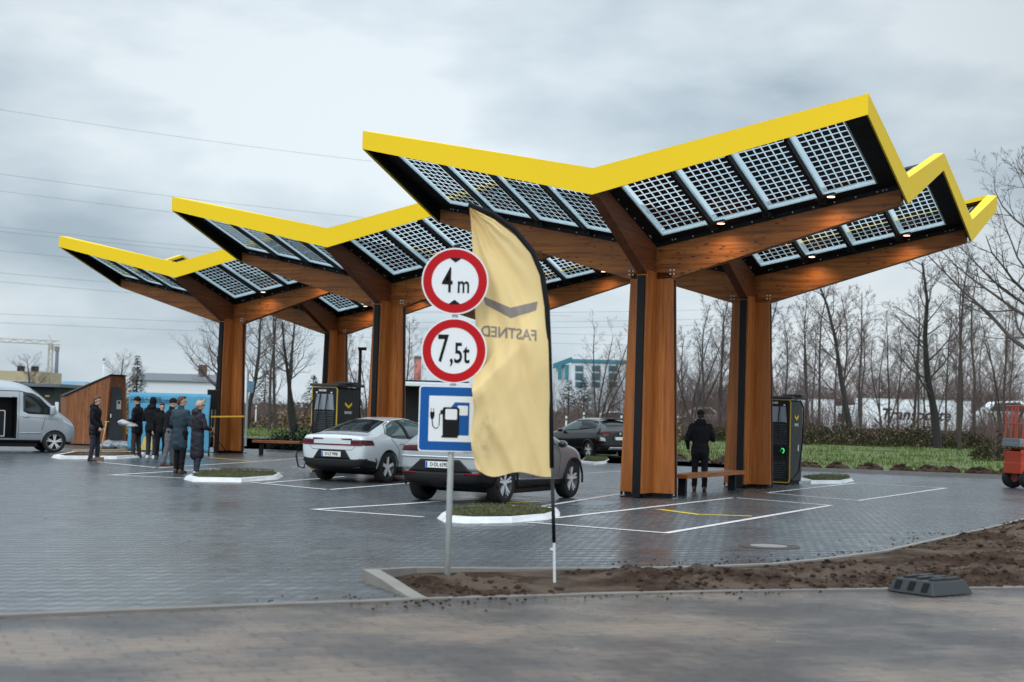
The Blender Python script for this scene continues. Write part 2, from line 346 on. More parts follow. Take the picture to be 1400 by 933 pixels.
# ------------------------------------------------------------------ mesh helpers
def mesh_obj(name, verts, faces, mat=None, parent=None, smooth=False, loc=None):
    me = bpy.data.meshes.new(name); me.from_pydata([tuple(v) for v in verts], [], faces); me.update()
    o = bpy.data.objects.new(name, me); COL.objects.link(o)
    if mat is not None:
        for m in (mat if isinstance(mat, (list, tuple)) else [mat]): me.materials.append(m)
    if parent is not None: o.parent = parent
    if loc is not None: o.location = loc
    if smooth:
        for p in me.polygons: p.use_smooth = True
    return o
class MB:
    """collects boxes, prisms, tubes into one mesh"""
    def __init__(s): s.v = []; s.f = []
    def add(s, vs, fs):
        b = len(s.v); s.v += [Vector(v) for v in vs]; s.f += [tuple(b+i for i in f) for f in fs]; return s
    def box(s, c, d, rot=None):
        x, y, z = [a/2 for a in d]; c = Vector(c)
        vs = [Vector((sx*x, sy*y, sz*z)) for sz in (-1, 1) for sy in (-1, 1) for sx in (-1, 1)]
        if rot is not None: vs = [rot @ v for v in vs]
        return s.add([v+c for v in vs], [(0, 2, 3, 1), (4, 5, 7, 6), (0, 1, 5, 4), (2, 6, 7, 3), (0, 4, 6, 2), (1, 3, 7, 5)])
    def hexa(s, v8):  # bottom 4 (ccw) + top 4
        return s.add(v8, [(3, 2, 1, 0), (4, 5, 6, 7), (0, 1, 5, 4), (1, 2, 6, 5), (2, 3, 7, 6), (3, 0, 4, 7)])
    def prism(s, pts, off):
        n = len(pts); off = Vector(off); a = [Vector(p) for p in pts]
        return s.add(a+[p+off for p in a], [tuple(range(n-1, -1, -1)), tuple(range(n, 2*n))]+[(i, (i+1) % n, n+(i+1) % n, n+i) for i in range(n)])
    def tube(s, pts, r, n=6, closed=False, r2=None):
        pts = [Vector(p) for p in pts]; m = len(pts); b = len(s.v)
        rs = r if isinstance(r, (list, tuple)) else [r + ((r2-r)*i/(m-1) if r2 is not None else 0) for i in range(m)]
        for i, p in enumerate(pts):
            t = (pts[min(i+1, m-1)]-pts[max(i-1, 0)])
            if t.length < 1e-9: t = Vector((0, 0, 1))
            t.normalize(); a = t.cross(Vector((0, 0, 1)) if abs(t.z) < .9 else Vector((1, 0, 0))).normalized(); c = t.cross(a)
            for k in range(n):
                an = 2*PI*k/n; s.v.append(p+(a*math.cos(an)+c*math.sin(an))*rs[i])
        for i in range(m-1):
            for k in range(n):
                s.f.append((b+i*n+k, b+i*n+(k+1) % n, b+(i+1)*n+(k+1) % n, b+(i+1)*n+k))
        s.f.append(tuple(b+k for k in range(n-1, -1, -1))); s.f.append(tuple(b+(m-1)*n+k for k in range(n)))
        return s
    def lathe(s, prof, n=24, axis='z', c=(0, 0, 0), cap=True):
        b = len(s.v); c = Vector(c)
        for (r, h) in prof:
            for k in range(n):
                a = 2*PI*k/n; x, y = r*math.cos(a), r*math.sin(a)
                s.v.append(c+(Vector((x, y, h)) if axis == 'z' else Vector((x, h, y)) if axis == 'y' else Vector((h, x, y))))
        for i in range(len(prof)-1):
            for k in range(n): s.f.append((b+i*n+k, b+i*n+(k+1) % n, b+(i+1)*n+(k+1) % n, b+(i+1)*n+k))
        if cap: s.f.append(tuple(b+k for k in range(n-1, -1, -1))); s.f.append(tuple(b+(len(prof)-1)*n+k for k in range(n)))
        return s
    def sphere(s, c, r, nu=10, nv=7):
        b = len(s.v); c = Vector(c); r = Vector(r) if isinstance(r, (tuple, list, Vector)) else Vector((r, r, r))
        for i in range(1, nv):
            t = PI*i/nv
            for k in range(nu):
                p = 2*PI*k/nu; s.v.append(c+Vector((r.x*math.sin(t)*math.cos(p), r.y*math.sin(t)*math.sin(p), r.z*math.cos(t))))
        for i in range(nv-2):
            for k in range(nu): s.f.append((b+i*nu+k, b+(i+1)*nu+k, b+(i+1)*nu+(k+1) % nu, b+i*nu+(k+1) % nu))
        t = len(s.v); s.v.append(c+Vector((0, 0, r.z))); s.v.append(c-Vector((0, 0, r.z)))
        for k in range(nu):
            s.f.append((t, b+k, b+(k+1) % nu)); s.f.append((t+1, b+(nv-2)*nu+(k+1) % nu, b+(nv-2)*nu+k))
        return s
    def build(s, name, mat=None, parent=None, smooth=False, bevel=0., fix=True):
        me = bpy.data.meshes.new(name); me.from_pydata([tuple(v) for v in s.v], [], s.f)
        if fix or bevel:
            bm = bmesh.new(); bm.from_mesh(me)
            if fix: bmesh.ops.recalc_face_normals(bm, faces=bm.faces)
            if bevel: bmesh.ops.bevel(bm, geom=[e for e in bm.edges if e.calc_face_angle(0) > .5], offset=bevel, segments=2, affect='EDGES', profile=.6)
            bm.to_mesh(me); bm.free()
        me.update()
        if mat is not None:
            for m in (mat if isinstance(mat, (list, tuple)) else [mat]): me.materials.append(m)
        o = bpy.data.objects.new(name, me); COL.objects.link(o)
        if parent is not None: o.parent = parent
        if smooth:
            for p in me.polygons: p.use_smooth = True
        return o
def tag(o, label=None, cat=None, group=None, kind=None):
    if label: o['label'] = label
    if cat: o['category'] = cat
    if group: o['group'] = group
    if kind: o['kind'] = kind
    return o
def thing(name, label, cat, loc=(0, 0, 0), rz=0., group=None):
    o = bpy.data.objects.new(name, None); COL.objects.link(o); o.location = loc; o.rotation_euler = (0, 0, rz)
    o.empty_display_size = .2
    return tag(o, label, cat, group)
def kids(o): return [c for c in bpy.data.objects if c.parent == o]
def copy_tree(o, parent=None):
    ch = kids(o); c = o.copy(); COL.objects.link(c); c.parent = parent
    for k in ch: copy_tree(k, c)
    return c
def applied(o):
    """bake an object's modifiers into its mesh"""
    dg = bpy.context.evaluated_depsgraph_get(); ev = o.evaluated_get(dg)
    me = bpy.data.meshes.new_from_object(ev, preserve_all_data_layers=True, depsgraph=dg)
    o.modifiers.clear(); o.data = me; return o
def text_mesh(txt, size, sx=1., bold=0., ext=.001, align='CENTER', shear=0.):
    cu = bpy.data.curves.new('t', 'FONT'); cu.body = txt; cu.size = size; cu.align_x = align; cu.align_y = 'CENTER'
    cu.extrude = ext; cu.offset = bold; cu.shear = shear; cu.resolution_u = 3
    o = bpy.data.objects.new('t', cu); COL.objects.link(o)
    dg = bpy.context.evaluated_depsgraph_get(); me = bpy.data.meshes.new_from_object(o.evaluated_get(dg))
    vs = [Vector((v.co.x*sx, v.co.y, v.co.z)) for v in me.vertices]; fs = [tuple(p.vertices) for p in me.polygons]
    bpy.data.objects.remove(o); return vs, fs
def put_text(name, txt, size, mat, parent, fn, **k):
    vs, fs = text_mesh(txt, size, **k)
    return mesh_obj(name, [fn(v) for v in vs], fs, mat, parent)
# ------------------------------------------------------------------ world, sun
SUN_EL, SUN_AZ = math.radians(40), math.radians(-155)      # azimuth from +Y towards +X
wd = bpy.data.worlds.new('World'); scene.world = wd; wd.use_nodes = True
nt = wd.node_tree; nt.nodes.clear()
class WN(N):
    def __init__(s, nt): s.nt = nt
w = WN(nt); out = w.n('ShaderNodeOutputWorld'); bg = w.n('ShaderNodeBackground')
sky = w.n('ShaderNodeTexSky', sky_type='NISHITA'); sky.sun_disc = False; sky.sun_elevation = SUN_EL; sky.sun_rotation = SUN_AZ
sky.air_density = 1.2; sky.dust_density = 2.
tc = w.n('ShaderNodeTexCoord'); sp = w.n('ShaderNodeSeparateXYZ'); w.l(tc.outputs['Generated'], sp.inputs[0])
def wvec(sx, sy, sz, loc=(0, 0, 0)):
    mp = w.n('ShaderNodeMapping'); mp.inputs['Scale'].default_value = (sx, sy, sz); mp.inputs['Location'].default_value = loc
    w.l(tc.outputs['Generated'], mp.inputs[0]); return mp.outputs[0]
n1 = w.noise(wvec(2.6, 2.6, 6.0, (.35, .2, .15)), 1.15, 4, .5)
n2 = w.noise(wvec(4., 4., 11., (3.1, .7, 2.)), 1.6, 6, .58)
dt = w.n('ShaderNodeVectorMath', operation='DOT_PRODUCT'); w.l(tc.outputs['Generated'], dt.inputs[0])
gl = Vector((-.08, 1, .15)).normalized(); dt.inputs[1].default_value = tuple(gl)
glow = w.rampf(dt.outputs['Value'], .90, 1.0, 0, 1)
cl = w.math('ADD', w.math('MULTIPLY', n1, .74), w.math('MULTIPLY', n2, .26))
ccol = w.ramp(cl, [(.38, (3.2, 4.0, 4.7)), (.48, (5.1, 5.9, 6.5)), (.57, (6.7, 7.35, 7.8))])
zen = w.rampf(sp.outputs[2], .30, .95, 0, 1.9)        # an overcast sky is brightest overhead
beh = w.rampf(sp.outputs[1], .35, -.6, 0, 1.0)        # extra brightness added to the unseen sky behind the camera, as front fill
fac = w.math('ADD', w.math('ADD', w.math('MULTIPLY', glow, .27), .79), w.math('ADD', zen, beh))
vm = w.n('ShaderNodeVectorMath', operation='SCALE'); w.l(ccol, vm.inputs[0]); w.l(fac, vm.inputs[3])
mx = w.mix(.93, sky.outputs[0], vm.outputs[0])
w.l(mx, bg.inputs[0]); bg.inputs[1].default_value = .12; w.l(bg.outputs[0], out.inputs[0])
sl = bpy.data.lights.new('sun', 'SUN'); sl.energy = .8; sl.angle = math.radians(18); sl.color = (1, .95, .88)
so = bpy.data.objects.new('sun', sl); COL.objects.link(so)
sd = Vector((math.sin(SUN_AZ)*math.cos(SUN_EL), math.cos(SUN_AZ)*math.cos(SUN_EL), math.sin(SUN_EL)))
so.rotation_euler = sd.to_track_quat('Z', 'Y').to_euler()
scene.view_settings.view_transform = 'Standard'; scene.view_settings.look = 'None'; scene.view_settings.gamma = 1; scene.view_settings.exposure = 0
scene.cycles.use_denoising = True; scene.cycles.max_bounces = 7; scene.cycles.transparent_max_bounces = 12
scene.cycles.caustics_reflective = False; scene.cycles.caustics_refractive = False
scene.cycles.sample_clamp_indirect = 8

# ------------------------------------------------------------------ ground
def sheet(name, pts, z, mat, kind='structure', label=None, cat=None):
    bm = bmesh.new(); vs = [bm.verts.new((p[0], p[1], z)) for p in pts]
    f = bm.faces.new(vs)
    if f.normal.z < 0: f.normal_flip()
    bmesh.ops.triangulate(bm, faces=bm.faces[:])
    me = bpy.data.meshes.new(name); bm.to_mesh(me); bm.free(); me.materials.append(mat)
    for p in me.polygons:
        if p.normal.z < 0: p.flip()
    o = bpy.data.objects.new(name, me); COL.objects.link(o); tag(o, label, cat, kind=kind); return o
sheet('ground', [(-3000, -600), (3000, -600), (3000, 4500), (-3000, 4500)], -.06, M['earth'])
line = [G(*p) for p in ((0, 842), (100, 838), (200, 834), (300, 830), (400, 826), (500, 823), (565, 820), (700, 816), (850, 812), (1000, 808.5), (1200, 806))]
lineL = [Vector((-60, -15.5, 0)), Vector((-20, 3.9, 0))] + line
lineR = line + [Vector((8.5, 16.6, 0)), Vector((20, 20.3, 0)), Vector((60, 33, 0))]
roadline = [Vector((-60, -15.5, 0)), Vector((-20, 3.9, 0))] + lineR
tip = G(565, 820); FC = G(497, 795)
back = [G(*p) for p in ((560, 784), (700, 781), (850, 779.5), (950, 777.5), (1050, 773.5), (1120, 766.5), (1200, 756), (1280, 738), (1340, 725), (1400, 710))] + [Vector((10.2, 29.3, 0)), Vector((12.6, 32.8, 0)), Vector((17, 36, 0)), Vector((60, 50, 0))]
far = [Vector((60, 40.5+21, 0)), Vector((60, 41+20, 0))]
farline = [Vector(p) for p in ((-90, 92, 0), (-40, 82, 0), (-25, 78.5, 0), (-12, 74.5, 0), (-5, 68.5, 0), (2, 61, 0), (6.5, 55, 0), (9.8, 50.2, 0), (15.8, 48, 0), (24, 47.5, 0), (60, 60, 0))]
near_yard = lineL[:9]       # up to the kerb tip
yard = near_yard + [FC] + back + list(reversed(farline))
sheet('yard_paving', yard, 0., M['paving'])
sheet('road', roadline + [Vector((60, -60, 0)), Vector((-60, -60, 0))], -.008, M['road'])
# gutter strip along the joint of yard and road
def strip(name, pts, wdt, z0, z1, mat, side=0., label=None, cat=None, kind='structure', bevel=0.):
    """a kerb: rectangular section swept along pts"""
    m = len(pts); mb = MB(); b = []
    for i, p in enumerate(pts):
        t = (Vector(pts[min(i+1, m-1)])-Vector(pts[max(i-1, 0)])); t.z = 0; t.normalize(); nr = Vector((-t.y, t.x, 0))
        c = Vector((p[0], p[1], 0))+nr*side
        b.append([c-nr*wdt/2, c+nr*wdt/2])
    z1 = z1 if isinstance(z1, (list, tuple)) else [z1]*m
    vs = []
    for (l, r), h in zip(b, z1):
        vs += [Vector((l.x, l.y, z0)), Vector((r.x, r.y, z0)), Vector((r.x, r.y, h)), Vector((l.x, l.y, h))]
    fs = []
    for i in range(m-1):
        for k in range(4): fs.append((i*4+k, i*4+(k+1) % 4, (i+1)*4+(k+1) % 4, (i+1)*4+k))
    fs += [(3, 2, 1, 0), tuple((m-1)*4+k for k in range(4))]
    mb.add(vs, fs); o = mb.build(name, mat, bevel=bevel); tag(o, label, cat, kind=kind); return o
strip('gutter', roadline, .13, -.05, .012, M['gutter'])
# kerb of the soil bed: high at the corner, running down to the road, and flush along the back
dK = (FC-tip)
kb = [tip+dK*t for t in (0, .08, .3, .6, .9, 1.0)]
strip('kerb', kb, .15, -.05, [.018, .02, .045, .085, .115, .12], M['concrete'], side=-.06, bevel=.008)
strip('kerb', [FC+Vector((.02, .0, 0))]+back, .08, -.05, [.12, .07, .04, .035]+[.035]*(len(back)-3), M['concrete'], side=-.07, bevel=.006)
strip('kerb', farline, .16, -.05, .12, M['kerbfar'], side=.08)
# soil bed as a bumpy sheet clipped between the kerb and the road
def poly_inside(p, poly):
    c = False; n = len(poly); j = n-1
    for i in range(n):
        a, b = poly[i], poly[j]
        if (a[1] > p[1]) != (b[1] > p[1]) and p[0] < (b[0]-a[0])*(p[1]-a[1])/(b[1]-a[1])+a[0]: c = not c
        j = i
    return c
def dist_poly(p, poly):
    best = 1e9
    n = len(poly)
    for i in range(n):
        a = poly[i]; b = poly[(i+1) % n]; dx, dy = b[0]-a[0], b[1]-a[1]; L = dx*dx+dy*dy
        t = max(0, min(1, ((p[0]-a[0])*dx+(p[1]-a[1])*dy)/L)) if L else 0
        best = min(best, math.hypot(p[0]-a[0]-dx*t, p[1]-a[1]-dy*t))
    return best
bed = [tip, FC] + back[:-2] + [Vector((19, 36.5, 0)), Vector((24, 36, 0)), Vector((26, 22, 0))] + list(reversed(line[7:] + [Vector((8.5, 16.6, 0)), Vector((20, 20.3, 0))]))
bedxy = [(p[0], p[1]) for p in bed]
def soil_h(x, y):
    d = min(.6, dist_poly((x, y), bedxy))/.6
    p = Vector((x, y, 0))
    n_ = noise.fractal(p*1.5, 1, 2, 4)*.085 + abs(noise.fractal(p*5.5+Vector((7, 0, 0)), .8, 2.1, 4))*.085
    flat = max(0., min(1., (noise.noise(p*.55+Vector((4.2, 1, 0)))+.32)*2.4))
    h = .010 + d*(.045*flat + n_*(.18+.75*flat))
    # spoil ridge along the yard kerb on the right hand part
    return max(.004, h)
vs = []; fs = []; idx = {}
def soil_grid(x0, x1, y0, y1, st):
    nx, ny = int((x1-x0)/st), int((y1-y0)/st)
    for j in range(ny+1):
        for i in range(nx+1):
            x, y = x0+i*st, y0+j*st
            if poly_inside((x, y), bedxy): idx[(i, j)] = len(vs); vs.append((x, y, soil_h(x, y)))
    for j in range(ny):
        for i in range(nx):
            q = [(i, j), (i+1, j), (i+1, j+1), (i, j+1)]
            if all(k in idx for k in q): fs.append(tuple(idx[k] for k in q))
soil_grid(-2, 26, 12, 37, .05)
so_ = mesh_obj('soil', vs, fs, M['soil'], smooth=True); tag(so_, kind='stuff')
sheet('bed_base', bed, .003, M['sandsoil'])
# lumps of earth lying over the soil
def rock(mb, c, r, seed):
    rr = random.Random(seed); b = len(mb.v)
    bm = bmesh.new(); bmesh.ops.create_icosphere(bm, subdivisions=1, radius=1)
    off = Vector((rr.random()*9, rr.random()*9, 0))
    for v in bm.verts:
        k = 1+.45*noise.noise(v.co*1.3+off); v.co = Vector((v.co.x*r*k*1.2, v.co.y*r*k, v.co.z*r*k*.72))
    bm.verts.ensure_lookup_table(); mb.add([v.co+Vector(c) for v in bm.verts], [tuple(v.index for v in f.verts) for f in bm.faces]); bm.free()
mb = MB(); cnt = 0
rr = random.Random(3)
while cnt < 9000:
    t = rr.random(); x = rr.uniform(-1.2, 12); y = rr.uniform(13, 30)
    if not poly_inside((x, y), bedxy): continue
    dn = noise.noise(Vector((x*.55+4.2, y*.55+1, 0)))
    if dn+.32 < rr.random()*.5: continue
    r = .004+.030*rr.random()**4.5
    rock(mb, (x, y, soil_h(x, y)+r*.25), r, cnt); cnt += 1
# crumbs thrown over the paving and the road beside the bed
for k in range(900):
    p = back[rr.randrange(2, 9)].lerp(back[rr.randrange(2, 9)], .15) if rr.random() < .6 else line[rr.randrange(5, 10)]
    x, y = p.x+rr.gauss(0, .35), p.y+rr.gauss(0, .22)
    if poly_inside((x, y), bedxy): continue
    r = .004+.012*rr.random()**2; rock(mb, (x, y, r*.3), r, k)
o = mb.build('soil_clods', M['clod'], smooth=False, fix=False); tag(o, kind='stuff')

# painted lines
def paint(pts, wd_, mat, name='road_marking', closed=False, z=.005):
    P = [Vector((p.x, p.y, 0)) for p in pts]; m = len(P)
    mb = MB()
    for i in range(m if closed else m-1):
        a, b = P[i], P[(i+1) % m]; t = (b-a).normalized(); nr = Vector((-t.y, t.x, 0))*wd_/2
        a2, b2 = a-t*wd_/2, b+t*wd_/2
        zz = z + .0009*(i % 3)
        # slightly uneven edges
        L = (b2-a2).length; k = max(1, int(L/.35)); up_, dn_ = [], []
        for q in range(k+1):
            c = a2+(b2-a2)*q/k; e = 1+.10*noise.noise(c*3.1)
            up_.append(c+nr*e); dn_.append(c-nr*e)
        base = len(mb.v)
        mb.v += [Vector((p.x, p.y, zz)) for p in up_+dn_]
        for q in range(k): mb.f.append((base+q, base+k+1+q, base+k+2+q, base+q+1))
    o = mb.build(name, mat, fix=False); tag(o, kind='structure'); return o
WP = M['white_paint']
paint([UV(1.38, 1.38), UV(3.72, .42), UV(3.92, -8.85), UV(1.58, -8.55)], .12, WP)
paint([UV(1.38, 1.38), UV(1.42, -7.3)], .12, WP)
paint([UV(1.2, 4.15), UV(1.21, 11.9), UV(3.74, 11.26), UV(3.67, 2.77), UV(1.2, 4.15)], .12, WP)
paint([G(575, 707), G(430, 697), G(560, 689), G(600, 686)], .12, WP)
paint([G(449, 670), G(345, 660)], .12, WP); paint([G(449, 670), G(560, 661), G(600, 654)], .12, WP)
paint([G(365, 660.5), G(445, 654), G(470, 652)], .12, WP)
paint([G(250, 654), G(152, 650), G(235, 645), G(300, 641)], .12, WP)
paint([G(215, 640), G(135, 632)], .12, WP); paint([G(215, 640), G(345, 632), G(420, 626)], .12, WP)
paint([G(700, 699), G(852, 675)], .12, WP); paint([G(798, 672), G(852, 672.5)], .12, WP)
paint([G(795, 648), G(860, 644)], .12, WP); paint([G(800, 634.5), G(862, 632)], .12, WP)
paint([G(400, 639), G(420, 637)], .12, WP); paint([G(405, 622), G(425, 623)], .12, WP)
YP = M['yellow_paint']
paint([G(903, 697), G(955, 704), G(1022, 706)], .16, YP)
paint([G(286, 626), G(345, 631)], .16, YP); paint([G(335, 645), G(385, 647)], .14, YP)
paint([G(690, 688), G(740, 686)], .14, YP)
# grey cover slabs and manhole
def manhole(px, py, r, label):
    c = G(px, py); t = thing('manhole_cover', label, 'manhole cover', c)
    MB().lathe([(r*.62, 0), (r*.62, .012), (r*.98, .012), (r, .004)], 36).build('iron_ring', M['iron'], t)
    mb = MB().lathe([(r*.60, 0), (r*.60, .0135), (0.001, .0135)], 36); mb.build('concrete_lid', M['manconc'], t)
manhole(1051, 747.5, .41, 'round manhole cover with iron ring and pale lid on the wet paving near the soil')
c = G(815, 689); mb = MB().prism([G(780, 690), G(822, 692), G(850, 687.5), G(806, 684.5)], (0, 0, .006)); t = mb.build('slot_drain_cover', M['zinc']); tag(t, 'flat grey metal cover plate set in the paving before the front pillar', 'cover plate')

# white kerb islands with turf
def island(front, backp, label, grassy=True):
    fr = [G(*p) for p in front]; bk = [G(*p) for p in backp]
    ring = fr + bk; ctr = sum(ring, Vector())/len(ring)
    mb = MB(); n_ = len(ring)
    inner = [ctr+(p-ctr)*.85 for p in ring]; inner = [p+(p-ctr).normalized()*.03 for p in inner]
    vs = [Vector((p.x, p.y, 0)) for p in ring] + [Vector((p.x, p.y, 0))+(ctr-p).normalized()*.11+Vector((0, 0, .085)) for p in ring] + [Vector((p.x, p.y, .09)) for p in inner] + [Vector((p.x, p.y, .02)) for p in inner]
    fs = []
    for k in range(3):
        for i in range(n_): j = (i+1) % n_; fs.append((k*n_+i, k*n_+j, (k+1)*n_+j, (k+1)*n_+i))
    fs.append(tuple(range(n_))[::-1])
    mb.add(vs, fs); t = thing('kerb_island', label, 'kerb island', (0, 0, 0))
    mb.build('white_kerb', M['whitekerb'], t, bevel=.008)
    # turf mound inside
    g = MB(); cz = .125
    vs = [Vector((ctr.x, ctr.y, cz))]; rings = 7
    for q in range(1, rings+1):
        for p in inner:
            for s_ in range(3):
                nx = inner[(inner.index(p)+1) % n_]; pp = p.lerp(nx, s_/3); w_ = ctr.lerp(pp, q/rings)
                vs.append(Vector((w_.x, w_.y, min(.08+.045*(1-(q/rings)**2), .12)+.03*noise.noise(w_*6)*(q < rings))))
    k3 = n_*3; fs = [(0, 1+i, 1+(i+1) % k3) for i in range(k3)]
    for q in range(rings-1):
        for i in range(k3): fs.append((1+q*k3+i, 1+(q+1)*k3+i, 1+(q+1)*k3+(i+1) % k3, 1+q*k3+(i+1) % k3))
    g.add(vs, fs); to = g.build('turf', M['turf'] if grassy else M['soil'], t, smooth=True)
    bl = MB(); inner2 = [(p.x, p.y) for p in inner]
    xs = [p[0] for p in inner2]; ys = [p[1] for p in inner2]; q = 0
    for _ in range(7000 if grassy else 300):
        x, y = random.uniform(min(xs), max(xs)), random.uniform(min(ys), max(ys))
        if not poly_inside((x, y), inner2) or noise.noise(Vector((x*2.2, y*2.2, 1))) < -.22: continue
        h = random.uniform(.01, .045); a = random.uniform(0, 2*PI); dx, dy = math.cos(a)*.007, math.sin(a)*.007
        z = .09+.035*random.random(); l = random.uniform(-.03, .03); b = len(bl.v)
        bl.v += [Vector((x-dx, y-dy, z)), Vector((x+dx, y+dy, z)), Vector((x+l, y+l, z+h))]; bl.f.append((b, b+1, b+2))
    o = bl.build('grass_tufts', M['blade2'], t, fix=False); o['kind'] = 'stuff'
    return t
island([(597, 709), (606, 714), (640, 716.3), (700, 715.3), (750, 711), (766, 706)], [(766, 701), (745, 698.5), (700, 697.5), (650, 697), (612, 700)], 'white painted kerb island with turf, in front of the dark grey hatchback')
island([(251, 656), (262, 659), (330, 660), (380, 656), (388, 652)], [(380, 648.5), (340, 646.5), (300, 646.5), (268, 649)], 'white painted kerb island by the feet of the person in the long padded coat')
island([(70, 626), (80, 628), (160, 628), (193, 626)], [(200, 622.5), (180, 620.5), (100, 620.5)], 'white painted kerb island beside the silver van, behind the man in profile', False)
island([(1090, 657), (1108, 662), (1150, 662), (1168, 658)], [(1160, 654), (1120, 652.5)], 'white painted kerb island with turf right of the charger by the rear pillar')
island([(792, 634), (812, 636), (828, 634.5), (834, 631)], [(830, 627.5), (800, 627.5)], 'small white kerb island in front of the black crossover')

# verge: grass sheet, soil ridge, blades
verge = [Vector((p.x, p.y, 0)) for p in farline]
off = [p+Vector((0, .12, 0)) for p in verge]
sheet('verge_soil', off+[Vector((90, 75, 0)), Vector((-90, 110, 0))], .06, M['sandsoil'])
def yline(x):   # far kerb line as a function of x
    for a, b in zip(farline, farline[1:]):
        if a.x <= x <= b.x: return a.y+(b.y-a.y)*(x-a.x)/(b.x-a.x)
    return 60.
vs, fs = [], []; nx, ny = 150, 34
for j in range(ny+1):
    for i in range(nx+1):
        x = -80+i*(170/nx); d = 1.3+(j/ny)**1.7*95
        y = yline(x*.0+max(-89, min(59, x)))+d
        z = .075+.10*min(1, j/3)+.07*noise.noise(Vector((x*.35, y*.35, 0)))+.05*noise.noise(Vector((x, y, 3)))
        vs.append((x, y, z))
for j in range(ny):
    for i in range(nx): fs.append((j*(nx+1)+i, j*(nx+1)+i+1, (j+1)*(nx+1)+i+1, (j+1)*(nx+1)+i))
o = mesh_obj('grass_verge', vs, fs, M['grass'], smooth=True); tag(o, kind='structure')
bl = MB(); rb = random.Random(11)
for _ in range(52000):
    x = rb.uniform(-40, 34); d = 1.4+rb.random()**1.6*62; y = yline(x)+d
    if abs(x-0)/y > .42: continue
    if noise.noise(Vector((x*.5, y*.22, 5))) < -.25 and rb.random() < .8: continue
    h = rb.uniform(.08, .26); a = rb.uniform(0, PI); wd_ = rb.uniform(.012, .03); dx, dy = math.cos(a)*wd_, math.sin(a)*wd_
    l = rb.uniform(-.12, .12); b = len(bl.v); z = .12
    bl.v += [Vector((x-dx, y-dy, z)), Vector((x+dx, y+dy, z)), Vector((x+l, y+l*.5, z+h))]; bl.f.append((b, b+1, b+2))
o = bl.build('grass', M['blade'], fix=False); tag(o, kind='stuff')
# dark heaps of earth tipped along the far kerb
mb = MB(); s = 0.; xh = 5.5; k = 0
while xh < 17.5:
    y = yline(xh)+.55; r = .36+.16*rr.random()
    b = len(mb.v); nu, nv = 14, 5
    for j in range(nv+1):
        for i in range(nu):
            a = 2*PI*i/nu; q = j/nv; R = r*math.cos(q*PI/2)*(1+.18*noise.noise(Vector((math.cos(a)*2, math.sin(a)*2, k*3.))))
            mb.v.append(Vector((xh+R*math.cos(a), y+R*.7*math.sin(a), .06+.22*math.sin(q*PI/2)*(1+.3*noise.noise(Vector((a, k, q*3)))))))
    for j in range(nv):
        for i in range(nu): mb.f.append((b+j*nu+i, b+j*nu+(i+1) % nu, b+(j+1)*nu+(i+1) % nu, b+(j+1)*nu+i))
    for _ in range(60):
        a = rr.uniform(0, 6.28); q = rr.random()**.5; rock(mb, (xh+r*q*math.cos(a), y+r*.7*q*math.sin(a), .08+.24*(1-q*q)), rr.uniform(.02, .075), _+k*60)
    xh += rr.uniform(.6, 1.05); k += 1
o = mb.build('soil_heaps', M['clod'], smooth=True); tag(o, kind='stuff')

# bits of leaf litter, grit and splashes of sand on the wet blocks
mb = MB(); rl_ = random.Random(77)
for _ in range(420):
    x, y = rl_.uniform(-9, 10), rl_.uniform(13.5, 34)
    if not poly_inside((x, y), [(p.x, p.y) for p in yard]): continue
    r = .006+.018*rl_.random()**3; a = rl_.uniform(0, 6.28); b = len(mb.v)
    mb.v += [Vector((x+r*math.cos(a+q)*rl_.uniform(.6, 1.4), y+r*math.sin(a+q), .006+.004*rl_.random())) for q in (0, 1.4, 2.9, 4.5)]; mb.f.append((b, b+1, b+2, b+3))
o = mb.build('leaf_litter', M['clod'], fix=False); tag(o, kind='stuff')
